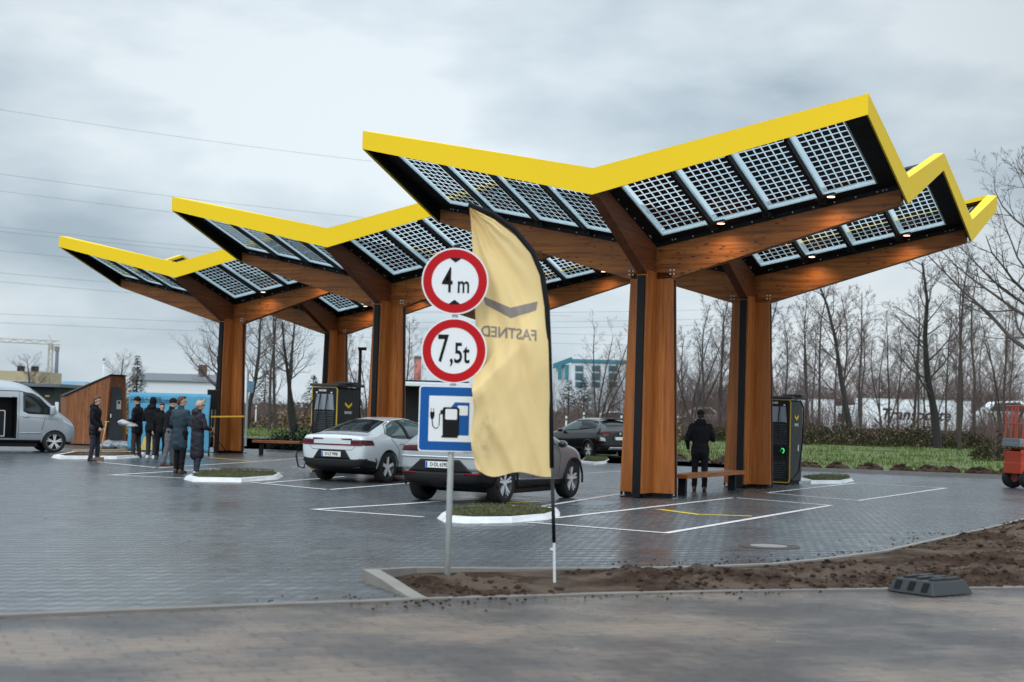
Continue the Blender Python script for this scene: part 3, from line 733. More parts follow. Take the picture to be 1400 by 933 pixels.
# ------------------------------------------------------------------ charging canopies
AU, DV, DD = 5.259, 3.155, 6.398          # half length, half depth of a bay, column spacing
H0, SU, SV = 5.363, .1985, .3178
def ztop(u, v):                            # top line of the fascia over the unit (v from -DV to DD+DV)
    vv = abs(v) if v < DD/2 else abs(v-DD)
    return H0+SU*abs(u)+SV*vv
ROOFD = .12
canopy = thing('charging_canopy', 'nearest timber charging canopy with the yellow zigzag roof edge, above the dark grey hatchback', 'canopy', tuple(P0), TH, 'timber charging canopies with yellow roof edges')
def column(v0):
    # plus shaped timber pillar: two crossing tapered blades, black steel caps on the ends of the across blade
    zb, zt = .09, 4.66
    def blade(axis, lb, lt, th, z0=zb, z1=zt):
        mb = MB()
        vs = []
        for z, L in ((z0, lb), (z1, lt)):
            for (a, b) in ((-L, -th), (L, -th), (L, th), (-L, th)):
                vs.append(Vector((a, b+v0, z)) if axis == 'u' else Vector((b, a+v0, z)))
        mb.hexa(vs); return mb
    m = blade('u', .60, .47, .105)
    o = m.build('pillar', M['wood_z'], canopy, bevel=.008)
    m2 = blade('v', .63, .60, .12); m2.build('pillar_blade', M['wood_z'], o, bevel=.008)
    st = MB()
    for s in (-1, 1):   # steel fins in the ends of the across blade
        st.hexa([Vector((-.075, v0+s*.60, .02)), Vector((.075, v0+s*.60, .02)), Vector((.075, v0+s*.70, .02)), Vector((-.075, v0+s*.70, .02)),
                 Vector((-.075, v0+s*.57, 4.55)), Vector((.075, v0+s*.57, 4.55)), Vector((.075, v0+s*.665, 4.55)), Vector((-.075, v0+s*.665, 4.55))])
        st.hexa([Vector((s*.595, v0-.035, .02)), Vector((s*.62, v0-.035, .02)), Vector((s*.62, v0+.035, .02)), Vector((s*.595, v0+.035, .02)),
                 Vector((s*.465, v0-.035, 4.5)), Vector((s*.49, v0-.035, 4.5)), Vector((s*.49, v0+.035, 4.5)), Vector((s*.465, v0+.035, 4.5))])
    st.build('steel_fin', M['black_steel'], o)
    b = MB().box((0, v0, .055), (1.02, .16, .07)).box((0, v0, .052), (.17, 1.05, .064)).box((0, v0, .012), (.9, .9, .02))
    for sx in (-1, 1):
        for k in (-.4, 0, .4): b.lathe([(.018, .02), (.018, .075)], 8, c=(sx*.3, v0+k*.3, 0))
    b.build('base_plate', M['black_steel'], o)
def beam(axis, s, v0):
    # tapered glulam arm: top follows the roof, bottom rises faster; black plate with bolts above
    L = (AU-.12) if axis == 'u' else (DV-.06)
    th = .105
    sl = SU if axis == 'u' else SV
    def zt(d): return H0+sl*d-.205
    def zb(d):
        k = d/L
        return (4.50*(1-k) + (zt(L)-.30)*k) if d > .0 else 4.50
    mb = MB(); vs = []
    d0 = .0 if axis == 'u' else .105
    ds = [d0, .5, L]
    for d in ds:
        for (z, w_) in ((zb(d) if d > .5 else 4.50+.0*d+(.0 if d < .5 else .03), -th), (zb(d) if d > .5 else 4.50+(.0 if d < .5 else .03), th), (zt(d), th), (zt(d), -th)):
            vs.append(Vector((s*d, v0+w_, z)) if axis == 'u' else Vector((w_, v0+s*d, z)))
    fs = [(0, 1, 2, 3), (11, 10, 9, 8)]
    for q in range(2):
        for k in range(4): fs.append((q*4+k, q*4+(k+1) % 4, q*4+4+(k+1) % 4, q*4+4+k))
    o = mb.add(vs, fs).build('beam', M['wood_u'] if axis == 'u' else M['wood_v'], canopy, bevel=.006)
    pl = MB(); vs = []
    for d in (d0+.002, L+.03):
        for (z, w_) in ((zt(d)-.002, -th-.004), (zt(d)-.002, th+.004), (zt(d)+.115, th+.004), (zt(d)+.115, -th-.004)):
            vs.append(Vector((s*d, v0+w_, z)) if axis == 'u' else Vector((w_, v0+s*d, z)))
    pl.hexa([vs[i] for i in (0, 1, 5, 4, 3, 2, 6, 7)])
    pl.build('steel_plate', M['black_steel'], o)
    bo = MB()
    for w_ in (-1, 1):
        for d in [.45, .52] + [.9+.42*i for i in range(int((L-1.2)/.42)+1)] + [L-.35, L-.28]:
            c = (s*d, v0+w_*(th+.008), zt(d)+.05+(.03 if d < .6 else 0)) if axis == 'u' else (w_*(th+.008), v0+s*d, zt(d)+.05)
            bo.lathe([(.016, -.008), (.016, .008), (.006, .012)] if w_ > 0 else [(.006, -.012), (.016, -.008), (.016, .008)], 8, axis='y' if axis == 'u' else 'x', c=c)
        if axis == 'u':
            for (a, b) in ((.42, 4.62), (.50, 4.62), (.42, 4.70), (.50, 4.70)):
                bo.lathe([(.02, -.006), (.02, .006)], 8, axis='y', c=(s*a, v0+w_*(th+.002), b))
    bo.build('bolt_row', M['galv'], o)
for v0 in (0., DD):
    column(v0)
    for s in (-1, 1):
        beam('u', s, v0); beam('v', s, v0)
# fascia: yellow band with a top cap and a thin return
T1, T2 = .376, .510
def ftk(u, v, edge):   # depth of the band at a point of the outline
    if edge == 'u':    # front/back edges: deep at u=0
        return T2+(T1-T2)*abs(u)/AU
    vv = abs(v) if v < DD/2 else abs(v-DD)
    return T2+(T1-T2)*vv/DV
CAP = .20
path = [(-AU, -DV, 'u'), (0, -DV, 'u'), (AU, -DV, 'u'), (AU, 0, 'v'), (AU, DD/2, 'v'), (AU, DD, 'v'), (AU, DD+DV, 'u'), (0, DD+DV, 'u'), (-AU, DD+DV, 'u'), (-AU, DD, 'v'), (-AU, DD/2, 'v'), (-AU, 0, 'v')]
vs = []; n_ = len(path)
for (u, v, e) in path:
    z = ztop(u, v); t = ftk(u, v, e)
    iu = u-CAP*(1 if u > AU-.01 else -1 if u < -AU+.01 else 0); iv = v+CAP*(1 if v < -DV+.01 else -1 if v > DD+DV-.01 else 0)
    lu = u-.035*(1 if u > AU-.01 else -1 if u < -AU+.01 else 0); lv = v+.035*(1 if v < -DV+.01 else -1 if v > DD+DV-.01 else 0)
    vs += [Vector((iu, iv, z-.10)), Vector((iu, iv, z-.004)), Vector((u, v, z)), Vector((u, v, z-t)), Vector((lu, lv, z-t)), Vector((lu, lv, z-.09))]
fs = []
for i in range(n_):
    j = (i+1) % n_
    for k in range(6): fs.append((i*6+k, j*6+k, j*6+(k+1) % 6, i*6+(k+1) % 6))
MB().add(vs, fs).build('fascia', M['yellow'], canopy)
# black lining boards behind the band
lin = MB(); pts_ = []
for (u, v, e) in path:
    z = ztop(u, v); t = ftk(u, v, e)
    su_ = (1 if u > AU-.01 else -1 if u < -AU+.01 else 0); sv_ = (1 if v < -DV+.01 else -1 if v > DD+DV-.01 else 0)
    pts_.append([Vector((u-su_*a, v+sv_*a, zz)) for a, zz in ((.037, z-t+.022), (.037, z-.11), (.065, z-.11), (.065, z-t+.022))])
vs = [p for q in pts_ for p in q]; fs = []
for i in range(n_):
    j = (i+1) % n_
    for k in range(4): fs.append((i*4+k, j*4+k, j*4+(k+1) % 4, i*4+(k+1) % 4))
lin.add(vs, fs).build('lining_board', M['black_soffit'], canopy)
# roof frame and panels
U0, UW, UG = .34, 1.035, .085
VA, VL = .40, 2.42
def rp(u, v, v0, dz=0.):     # point in the plane of a roof quadrant
    return Vector((u, v0+v, H0+SU*abs(u)+SV*abs(v)-ROOFD+dz))
def slab(mb, u0, u1, v0_, v1_, c0, z0, z1):
    mb.hexa([rp(u0, v0_, c0, z0), rp(u1, v0_, c0, z0), rp(u1, v1_, c0, z0), rp(u0, v1_, c0, z0), rp(u0, v0_, c0, z1), rp(u1, v0_, c0, z1), rp(u1, v1_, c0, z1), rp(u0, v1_, c0, z1)])
for c0 in (0., DD):
    for su in (-1, 1):
        for sv in (-1, 1):
            fr = MB(); ue = AU-.045; ve = DV-(.045 if (c0 == 0 and sv < 0) or (c0 > 0 and sv > 0) else 0.)
            slab(fr, su*.0+su*.004, su*(U0-.03), sv*.107, sv*ve, c0, -.03, .02)
            uend = U0+4*UW+3*UG
            slab(fr, su*(uend+.02), su*ue, sv*.107, sv*ve, c0, -.03, .02)
            slab(fr, su*(U0-.03), su*(uend+.02), sv*.107, sv*(VA-.03), c0, -.03, .02)
            slab(fr, su*(U0-.03), su*(uend+.02), sv*(VA+VL-.06), sv*ve, c0, -.034, .02)
            for i in range(1, 4):
                uc = U0+i*(UW+UG)-UG/2
                slab(fr, su*(uc-.032), su*(uc+.032), sv*(VA-.05), sv*(VA+VL-.05), c0, -.14, .024)
                b_ = rp(su*uc, sv*(VA-.12), c0, -.09); fr.box(b_, (.16, .14, .10))
            fr.build('roof_frame', M['black_soffit'], canopy)
            for i in range(4):
                ua = U0+i*(UW+UG); ub = ua+UW
                if su > 0: mleft, mright = .115, .02
                else: mleft, mright = .02, .115
                lo, hi = (ua, ub)
                # the glass: uv in cells; a clear margin on the side nearer the left of the picture and at the lower edge
                me = bpy.data.meshes.new('solar_panel')
                P4 = [rp(su*ua, sv*VA, c0, -.028), rp(su*ub, sv*VA, c0, -.028), rp(su*ub, sv*(VA+VL), c0, -.028), rp(su*ua, sv*(VA+VL), c0, -.028)]
                me.from_pydata([tuple(p) for p in P4], [], [(0, 1, 2, 3)])
                uvl = me.uv_layers.new(name='UVMap')
                cw = (UW-.135)/6
                # left margin = side of smaller u
                if su > 0: xa, xb = -.115/cw, (UW-.115)/cw
                else: xa, xb = (UW-.02)/cw, -.02/cw
                if su < 0: xa, xb = 6+.02/cw, -.115/cw
                ch = (VL-.13)/12; ya, yb = -.13/ch, 12.
                for li, (a, b) in enumerate(((xa, ya), (xb, ya), (xb, yb), (xa, yb))): uvl.data[li].uv = (a, b)
                me.materials.append(M['pv'])
                po = bpy.data.objects.new('solar_panel', me); COL.objects.link(po); po.parent = canopy
                fb = MB()
                slab(fb, su*(ua-.012), su*(ua+.010), sv*VA, sv*(VA+VL), c0, -.05, .02)
                slab(fb, su*(ub-.010), su*(ub+.012), sv*VA, sv*(VA+VL), c0, -.05, .02)
                slab(fb, su*(ua-.012), su*(ub+.012), sv*(VA-.014), sv*(VA-.001), c0, -.052, .022)
                fb.build('panel_frame', M['panelframe'], po)
# flood lamps under the right hand quadrants (lit in the photograph)
for c0 in (0., DD):
    for uc in (U0+UW+UG/2+.0, U0+3*UW+2.5*UG):
        for sv in (-1,):
            p = rp(uc+.16, sv*(VA+.10), c0, -.13)
            mb = MB().box(p+Vector((0, 0, .02)), (.30, .17, .045), Matrix.Rotation(-.20, 3, 'Y')).tube([rp(uc-.12, sv*(VA-.02), c0, -.09), rp(uc, sv*(VA+.05), c0, -.12), p], .018, 6)
            lo_ = mb.build('flood_lamp', M['black_plastic'], canopy, bevel=.008)
            MB().lathe([(.001, -.014), (.075, -.014), (.075, 0)], 16, c=p+Vector((.06, 0, -.005))).build('lamp_lens', M['lampglow'], lo_)
            ld = bpy.data.lights.new('lamp_light', 'SPOT'); ld.energy = 34; ld.color = (1, .68, .40); ld.spot_size = 2.6; ld.spot_blend = .8; ld.shadow_soft_size = .06
            l_ = bpy.data.objects.new('lamp_light', ld); COL.objects.link(l_); l_.location = p+Vector((.06, 0, -.05)); l_.parent = lo_
SHIFT = -EU*10.605+EV*6.5394
for k, lab in ((1, 'middle timber charging canopy with the yellow zigzag roof edge, above the white liftback'), (2, 'farthest timber charging canopy with the yellow zigzag roof edge, beside the group of people')):
    c = copy_tree(canopy); c.location = P0+SHIFT*k; c['label'] = lab
# ------------------------------------------------------------------ vehicles
def interp(tab, x):
    if x <= tab[0][0]: return list(tab[0][1:])
    for a, b in zip(tab, tab[1:]):
        if x <= b[0]:
            t = (x-a[0])/(b[0]-a[0]) if b[0] > a[0] else 0
            return [p+(q-p)*t for p, q in zip(a[1:], b[1:])]
    return list(tab[-1][1:])
def car_body(parent, prof, mat, wheels, R, dark_z=.34, sub=2):
    """prof rows: x, z_bottom, z_shoulder, z_top, w_bottom, w_mid, w_shoulder, w_rail, w_top  (x grows towards the nose)"""
    rings = []
    for (x, zb, zs, zt, wb, wm, ws, wr, wt) in prof:
        zm = zb+(zs-zb)*.50
        half = [(0, zb), (wb*.92, zb), (wb, zb+.07), (wm, zm), (ws+.012, zs-.09), (ws-.035, zs), ((ws+wr)/2-.01, zs+(zt-zs)*.52), (wr, zt-(zt-zs)*.10-.01), (wt*.62, zt), (0, zt+.012)]
        rings.append([(x, y, z) for y, z in half])
    nh = len(rings[0]); verts = []; faces = []
    def vid(i, k):   # full ring: k 0..2nh-3
        return i*(2*nh-2)+k % (2*nh-2)
    for r in rings:
        verts += [Vector(p) for p in r]
        verts += [Vector((p[0], -p[1], p[2])) for p in reversed(r[1:-1])]
    nr = 2*nh-2; n_ = len(rings)
    for i in range(n_-1):
        for k in range(nr): faces.append((vid(i, k), vid(i, k+1), vid(i+1, k+1), vid(i+1, k)))
    for i, flip in ((0, False), (n_-1, True)):   # end caps as quads across
        for k in range(nh-1):
            a, b = vid(i, k), vid(i, k+1); c = vid(i, nr-k-1) if k+1 < nh-1 else b; d = vid(i, nr-k) if k else a
            f = [q for q in (a, b, c, d)]; f2 = []
            for q in f:
                if q not in f2: f2.append(q)
            faces.append(tuple(f2 if flip else f2[::-1]))
    o = mesh_obj('body', verts, faces, [mat, M['black_plastic']], parent, smooth=True)
    bm = bmesh.new(); bm.from_mesh(o.data); bmesh.ops.recalc_face_normals(bm, faces=bm.faces); bm.to_mesh(o.data); bm.free()
    md = o.modifiers.new('s', 'SUBSURF'); md.levels = sub; md.render_levels = sub
    applied(o)
    # wheel wells
    cut = MB()
    for (wx, wy) in wheels:
        s = 1 if wy > 0 else -1
        cut.lathe([(R*1.10, 0), (R*1.10, .34)] if s > 0 else [(R*1.10, -.34), (R*1.10, 0)], 36, axis='y', c=(wx, wy-s*.20, R))
    c = cut.build('cut'); c.parent = parent
    bpy.context.view_layer.update()
    md = o.modifiers.new('b', 'BOOLEAN'); md.object = c; md.operation = 'DIFFERENCE'; md.solver = 'EXACT'
    applied(o); bpy.data.objects.remove(c)
    me = o.data
    for p in me.polygons:
        p.use_smooth = True
        cc = p.center
        for (wx, wy) in wheels:
            if math.hypot(cc.x-wx, cc.z-R) < R*1.085 and abs(cc.y) > .45: p.material_index = 1; p.use_smooth = False
    if not any(p.material_index == 1 for p in me.polygons): pass
    if len(me.materials) < 2: me.materials.append(M['black_plastic'])
    for p in me.polygons:
        if p.center.z < dark_z: p.material_index = 1
    try: me.set_sharp_from_angle(angle=math.radians(38))
    except Exception: pass
    bm = bmesh.new(); bm.from_mesh(me); bv = BVHTree.FromBMesh(bm); bm.free()
    return o, bv
def patch(bv, name, lower, upper, dirv, mat, parent, off=.006, n=18, m=5, back=None):
    """a panel that follows the body: lower and upper are curves of points outside, projected along dirv"""
    dirv = Vector(dirv).normalized()
    def samp(c, t):
        L = [0.]
        for a, b in zip(c, c[1:]): L.append(L[-1]+(Vector(b)-Vector(a)).length)
        d = t*L[-1]
        for i in range(len(c)-1):
            if d <= L[i+1] or i == len(c)-2:
                q = (d-L[i])/max(1e-9, L[i+1]-L[i]); return Vector(c[i]).lerp(Vector(c[i+1]), q)
    vs = []; ok = []
    for i in range(n+1):
        a, b = samp(lower, i/n), samp(upper, i/n)
        for j in range(m+1):
            p = a.lerp(b, j/m); h = bv.ray_cast(p-dirv*.0, dirv, 6.)
            if h[0] is None: vs.append(p); ok.append(False)
            else: vs.append(h[0]-dirv*off*.6+h[1]*off*.6); ok.append(True)
    fs = [(i*(m+1)+j, (i+1)*(m+1)+j, (i+1)*(m+1)+j+1, i*(m+1)+j+1) for i in range(n) for j in range(m) if ok[i*(m+1)+j] and ok[(i+1)*(m+1)+j] and ok[(i+1)*(m+1)+j+1] and ok[i*(m+1)+j+1]]
    o = mesh_obj(name, vs, fs, mat, parent, smooth=True)
    bm = bmesh.new(); bm.from_mesh(o.data)
    bmesh.ops.delete(bm, geom=[v for v in bm.verts if not v.link_faces], context='VERTS')
    bm.normal_update()
    for f in bm.faces:
        if f.normal.dot(dirv) > 0: f.normal_flip()
    bm.to_mesh(o.data); bm.free()
    md = o.modifiers.new('t', 'SOLIDIFY'); md.thickness = .004; md.offset = -1
    return o
def seam(bv, name, pts, dirv, mat, parent, r=.005, off=.0, n=30):
    dirv = Vector(dirv).normalized(); out_ = []
    for a, b in zip(pts, pts[1:]):
        a, b = Vector(a), Vector(b); k = max(2, int((b-a).length/.05))
        for q in range(k+1):
            h = bv.ray_cast(a.lerp(b, q/k), dirv, 6.)
            if h[0] is not None: out_.append(h[0]+h[1]*off)
    if len(out_) < 2: return None
    return MB().tube(out_, r, 5).build(name, mat, parent, smooth=True)
def wheel(parent, x, y, R, w=.22, spokes=5, style='five', mat='rim'):
    s = 1 if y > 0 else -1
    o = bpy.data.objects.new('wheel', None); COL.objects.link(o); o.parent = parent; o.location = (x, y, R)
    h = w/2
    MB().lathe([(R*.70, -h*.9), (R*.93, -h), (R*.985, -h*.8), (R, -h*.35), (R, h*.35), (R*.985, h*.8), (R*.93, h), (R*.70, h*.9)], 40, axis='y', cap=False).build('tyre', M['rubber'], o, smooth=True)
    rm = MB().lathe([(R*.71, s*h*.92), (R*.69, s*h*.98), (R*.64, s*h*.75), (R*.62, -s*h*.2), (.02, -s*h*.2)], 40, axis='y', cap=False)
    rm.build('rim', M['rimdark'], o, smooth=True)
    sp = MB(); yo = s*h*.80
    for k in range(spokes):
        a = 2*PI*k/spokes+.3
        for da in ((-.16, .16) if style == 'split' else (0,)):
            d1 = Vector((math.cos(a+da*.3), 0, math.sin(a+da*.3))); d2 = Vector((math.cos(a+da), 0, math.sin(a+da))); pr = Vector((-d2.z, 0, d2.x))
            wi, wo = (.020, .018) if style == 'split' else (.034, .036) if style == 'five' else (.018, .014)
            a0, a1 = d1*R*.10, d2*R*.68
            sp.hexa([a0-pr*wi+Vector((0, yo, 0)), a0+pr*wi+Vector((0, yo, 0)), a1+pr*wo+Vector((0, yo+s*.008, 0)), a1-pr*wo+Vector((0, yo+s*.008, 0)),
                     a0-pr*wi+Vector((0, yo-s*.03, 0)), a0+pr*wi+Vector((0, yo-s*.03, 0)), a1+pr*wo+Vector((0, yo-s*.03, 0)), a1-pr*wo+Vector((0, yo-s*.03, 0))])
    sp.lathe([(R*.15, yo-s*.02), (R*.15, yo+s*.008), (.01, yo+s*.012)], 16, axis='y')
    sp.lathe([(R*.705, yo-s*.01), (R*.72, yo+s*.012), (R*.68, yo+s*.012), (R*.665, yo-s*.02)], 40, axis='y', cap=False)
    sp.build('spokes', M[mat], o, smooth=False)
    return o
def numplate(parent, c, txt, tilt=0., face='rear', wd_=.52):
    """number plate facing the rear (-x)"""
    c = Vector(c); s = -1 if face == 'rear' else 1
    rot = Matrix.Rotation(tilt, 3, 'Y')
    pl = MB().box(c, (.012, wd_, .115), rot).build('number_plate', M['plate'], parent, bevel=.003)
    MB().box(c+rot @ Vector((s*.0068, -s*(-wd_/2+.024)*-1 if False else (wd_/2-.026)*(1 if s < 0 else -1), 0)), (.003, .042, .107), rot).build('country_band', M['plateblue'], pl)
    if txt:
        put_text('lettering', txt, .098, M['signblack'], pl, lambda v: c+rot @ Vector((s*(.0085+v.z), (-v.x-.02)*(1 if s < 0 else -1), v.y)), sx=.80, bold=.001)
    return pl
def mirror(parent, x, y, z, mat, glassy=True):
    s = 1 if y > 0 else -1
    o = MB().sphere((x, y+s*.10, z+.02), (.07, .115, .075), 14, 9).tube([(x+.03, y, z-.03), (x, y+s*.06, z-.01)], .022, 6).build('mirror', mat, parent, smooth=True)
    MB().sphere((x-.035, y+s*.11, z+.02), (.04, .09, .058), 12, 8).build('mirror_glass', M['carglass'], o, smooth=True)
    return o
def shadow_pan(parent, x0, x1, w, z0=.15, z1=.32):
    MB().box(((x0+x1)/2, 0, (z0+z1)/2), (x1-x0, w, z1-z0)).build('underbody', M['black_plastic'], parent, bevel=.03)

# --- light silver liftback, rear three quarter view
HEAD = TH+PI/2         # cars point along the bays
def place_car(t, pivot, local, head):
    """puts the local point (x,y) of the car on the world point pivot"""
    c, s = math.cos(head), math.sin(head)
    t.location = (pivot.x-(c*local[0]-s*local[1]), pivot.y-(s*local[0]+c*local[1]), 0); t.rotation_euler = (0, 0, head)
R_ = .352; WB = 2.735
lb = thing('parked_car', 'light silver liftback car parked by the tall charger with the silver louvred front', 'car')
prof = [(-.95, .40, .90, .985, .62, .70, .72, .62, .62), (-.925, .33, .97, 1.045, .70, .80, .80, .70, .70), (-.86, .30, 1.00, 1.075, .78, .88, .86, .74, .74), (-.62, .24, 1.01, 1.085, .84, .915, .885, .74, .72), (-.38, .20, 1.02, 1.14, .86, .93, .90, .70, .68),
        (-.05, .20, 1.02, 1.27, .86, .93, .905, .62, .60), (.35, .19, 1.01, 1.40, .86, .925, .905, .59, .58), (.75, .18, 1.00, 1.465, .85, .92, .905, .58, .575), (1.25, .18, .985, 1.485, .85, .92, .90, .58, .575), (1.75, .18, .975, 1.45, .85, .92, .90, .585, .58),
        (2.10, .18, .97, 1.33, .85, .92, .90, .62, .60), (2.50, .18, .96, 1.12, .85, .92, .90, .68, .66), (2.75, .20, .95, 1.01, .85, .925, .90, .74, .72), (3.10, .22, .90, .95, .84, .92, .88, .72, .70), (3.45, .24, .82, .86, .78, .88, .84, .66, .64), (3.62, .28, .72, .76, .66, .76, .72, .58, .56), (3.66, .34, .64, .68, .58, .66, .62, .5, .5)]
wl = [(0, .80), (0, -.80), (WB, .80), (WB, -.80)]
body, bv = car_body(lb, prof, M['pearl'], [(x, y) for x, y in wl], R_)
for x, y in wl: wheel(lb, x, y, R_, .235, 5, 'five')
shadow_pan(lb, .35, 2.35, 1.5, .14, .3)
# rear: black lower valance, plate niche, lamps, glass
patch(bv, 'rear_valance', [(-2, .88, .36), (-2, .5, .30), (-2, -.5, .30), (-2, -.88, .36)], [(-2, .90, .56), (-2, .62, .53), (-2, -.62, .53), (-2, -.90, .56)], (1, 0, 0), M['black_plastic'], lb, n=30)
for s in (1, -1):
    patch(bv, 'side_sill', [(.42, s*2, .215), (2.3, s*2, .215)], [(.42, s*2, .31), (2.3, s*2, .31)], (0, -s, 0), M['black_plastic'], lb)
    patch(bv, 'rear_corner_valance', [(-.93, s*2, .34), (-.46, s*2, .32)], [(-.93, s*2, .55), (-.46, s*2, .47)], (0, -s, 0), M['black_plastic'], lb, n=14, off=.012)
patch(bv, 'plate_niche', [(-2, .50, .53), (-2, -.50, .53)], [(-2, .36, .73), (-2, -.36, .73)], (1, 0, 0), M['black_plastic'], lb, off=.008)
numplate(lb, (-.985, 0, .635), 'D·LZ 990E', tilt=-.08)
patch(bv, 'tail_lamp_bar', [(-2, .80, .835), (-2, -.80, .835)], [(-2, .80, .865), (-2, -.80, .865)], (1, 0, 0), M['redline'], lb, off=.012, n=36, m=2)
for s in (1, -1):
    patch(bv, 'tail_lamp', [(-2, s*.50, .835), (-2, s*.80, .835)], [(-2, s*.50, .955), (-2, s*.80, .965)], (1, 0, 0), M['taillamp'], lb, off=.010, n=10)
    patch(bv, 'tail_lamp_wing', [(-2, s*.26, .965), (-2, s*.52, .955)], [(-2, s*.24, .985), (-2, s*.52, .99)], (1, 0, 0), M['taillamp'], lb, off=.010, n=8, m=2)
    patch(bv, 'tail_lamp_side', [(-.96, s*2, .84), (-.60, s*2, .85)], [(-.96, s*2, .965), (-.64, s*2, .955)], (0, -s, 0), M['taillamp'], lb, off=.008, n=8)
    # side glass: one daylight opening split by the pillar
    patch(bv, 'rear_side_window', [(.02, s*2, 1.10), (.22, s*2, 1.035), (.60, s*2, 1.02), (.86, s*2, 1.015)], [(.02, s*2, 1.115), (.25, s*2, 1.29), (.55, s*2, 1.375), (.80, s*2, 1.40)], (0, -s, 0), M['carglass_side'], lb, n=16, m=6)
    patch(bv, 'front_side_window', [(.93, s*2, 1.01), (2.18, s*2, .99)], [(.87, s*2, 1.405), (1.25, s*2, 1.42), (1.62, s*2, 1.385), (2.16, s*2, 1.02)], (0, -s, 0), M['carglass_side'], lb, n=18, m=6)
    patch(bv, 'pillar_cover', [(.85, s*2, 1.01), (.95, s*2, 1.005)], [(.79, s*2, 1.405), (.885, s*2, 1.41)], (0, -s, 0), M['black_plastic'], lb, n=3, m=8, off=.009)
    seam(bv, 'window_trim', [(-.02, s*2, 1.11), (.2, s*2, 1.02), (.6, s*2, 1.0), (2.2, s*2, .975)], (0, -s, 0), M['black_plastic'], lb, .010)
    seam(bv, 'window_trim', [(-.02, s*2, 1.11), (.23, s*2, 1.305), (.55, s*2, 1.39), (1.25, s*2, 1.435), (1.64, s*2, 1.40), (2.2, s*2, 1.0)], (0, -s, 0), M['black_plastic'], lb, .010)
    seam(bv, 'door_seam', [(.46, s*2, .42), (.42, s*2, .75), (.12, s*2, 1.0)], (0, -s, 0), M['black_plastic'], lb, .0065)
    seam(bv, 'door_seam', [(.98, s*2, .32), (1.00, s*2, .7), (.92, s*2, 1.0)], (0, -s, 0), M['black_plastic'], lb, .0065)
    seam(bv, 'door_seam', [(2.05, s*2, .32), (2.12, s*2, .7), (2.10, s*2, .97)], (0, -s, 0), M['black_plastic'], lb, .0065)
    for xx in (.42, 1.5): seam(bv, 'door_handle', [(xx, s*2, .875), (xx+.2, s*2, .875)], (0, -s, 0), M['chrome'], lb, .012, .008)
    for wx in (0, WB):
        arc = [(wx+R_*1.11*math.cos(a), s*.917, R_+R_*1.11*math.sin(a)) for a in [(-.15+i*(PI+.3)/20) for i in range(21)]]
        MB().tube(arc, .013, 6).build('arch_trim', M['black_plastic'], lb, smooth=True)
    mirror(lb, 2.05, s*.90, .98, M['pearl'])
    patch(bv, 'head_lamp', [(4.4, s*.45, .66), (4.4, s*.74, .68)], [(4.4, s*.45, .74), (4.4, s*.76, .78)], (-1, 0, 0), M['headlamp'], lb, n=8)
patch(bv, 'rear_window', [(-.42, .60, 3), (-.44, 0, 3), (-.42, -.60, 3)], [(.42, .50, 3), (.46, 0, 3), (.42, -.50, 3)], (0, 0, -1), M['carglass'], lb, n=18, m=10)
patch(bv, 'windscreen', [(2.62, .62, 3), (2.66, 0, 3), (2.62, -.62, 3)], [(1.85, .52, 3), (1.82, 0, 3), (1.85, -.52, 3)], (0, 0, -1), M['carglass'], lb, n=14, m=8)
seam(bv, 'boot_seam', [(-2, .62, .985), (-2, .60, .80), (-2, .52, .735), (-2, -.52, .735), (-2, -.60, .80), (-2, -.62, .985)], (1, 0, 0), M['black_plastic'], lb, .005)
place_car(lb, G(531, 660.5), (0, -.92), HEAD)

# --- dark grey electric hatchback behind the signs
R2 = .375
hb = thing('parked_car', 'dark grey hatchback car standing behind the sign post and the yellow flag', 'car')
prof = [(-.84, .44, .93, 1.02, .64, .70, .70, .58, .58), (-.81, .36, 1.00, 1.08, .72, .82, .80, .68, .68), (-.74, .32, 1.04, 1.13, .80, .90, .86, .70, .70), (-.50, .28, 1.06, 1.26, .86, .935, .89, .68, .68), (-.22, .25, 1.06, 1.43, .88, .95, .905, .64, .64),
        (.15, .24, 1.05, 1.545, .88, .95, .91, .62, .61), (.65, .23, 1.04, 1.60, .88, .95, .91, .62, .61), (1.3, .23, 1.02, 1.61, .88, .95, .91, .62, .61), (1.85, .23, 1.01, 1.55, .88, .95, .91, .63, .62),
        (2.30, .23, 1.01, 1.38, .88, .95, .91, .66, .64), (2.75, .23, 1.01, 1.15, .88, .95, .91, .72, .70), (3.05, .25, .995, 1.06, .87, .95, .90, .76, .72), (3.35, .28, .95, 1.01, .84, .94, .87, .74, .70), (3.62, .30, .87, .92, .76, .86, .80, .66, .62), (3.72, .36, .78, .83, .64, .74, .68, .56, .54)]
WB2 = 2.95
wl = [(0, .80), (0, -.80), (WB2, .80), (WB2, -.80)]
body, bv = car_body(hb, prof, M['grey_paint'], wl, R2, .42)
for x, y in wl: wheel(hb, x, y, R2, .245, 5, 'split')
shadow_pan(hb, .4, 2.5, 1.5, .16, .34)
patch(bv, 'tailgate', [(-2, .84, .60), (-2, -.84, .60)], [(-2, .78, 1.03), (-2, -.78, 1.03)], (1, 0, 0), M['mid_silver'], hb, off=.006, n=30, m=8)
patch(bv, 'rear_valance', [(-2, .90, .38), (-2, .4, .34), (-2, -.4, .34), (-2, -.90, .38)], [(-2, .90, .66), (-2, .74, .56), (-2, -.74, .56), (-2, -.90, .66)], (1, 0, 0), M['black_plastic'], hb, off=.012, n=30)
patch(bv, 'plate_niche', [(-2, .66, .56), (-2, -.66, .56)], [(-2, .40, .79), (-2, -.40, .79)], (1, 0, 0), M['black_plastic'], hb, off=.012)
patch(bv, 'chrome_strip', [(-2, .88, .82), (-2, -.88, .82)], [(-2, .88, .85), (-2, -.88, .85)], (1, 0, 0), M['chrome'], hb, off=.018, n=40, m=2)
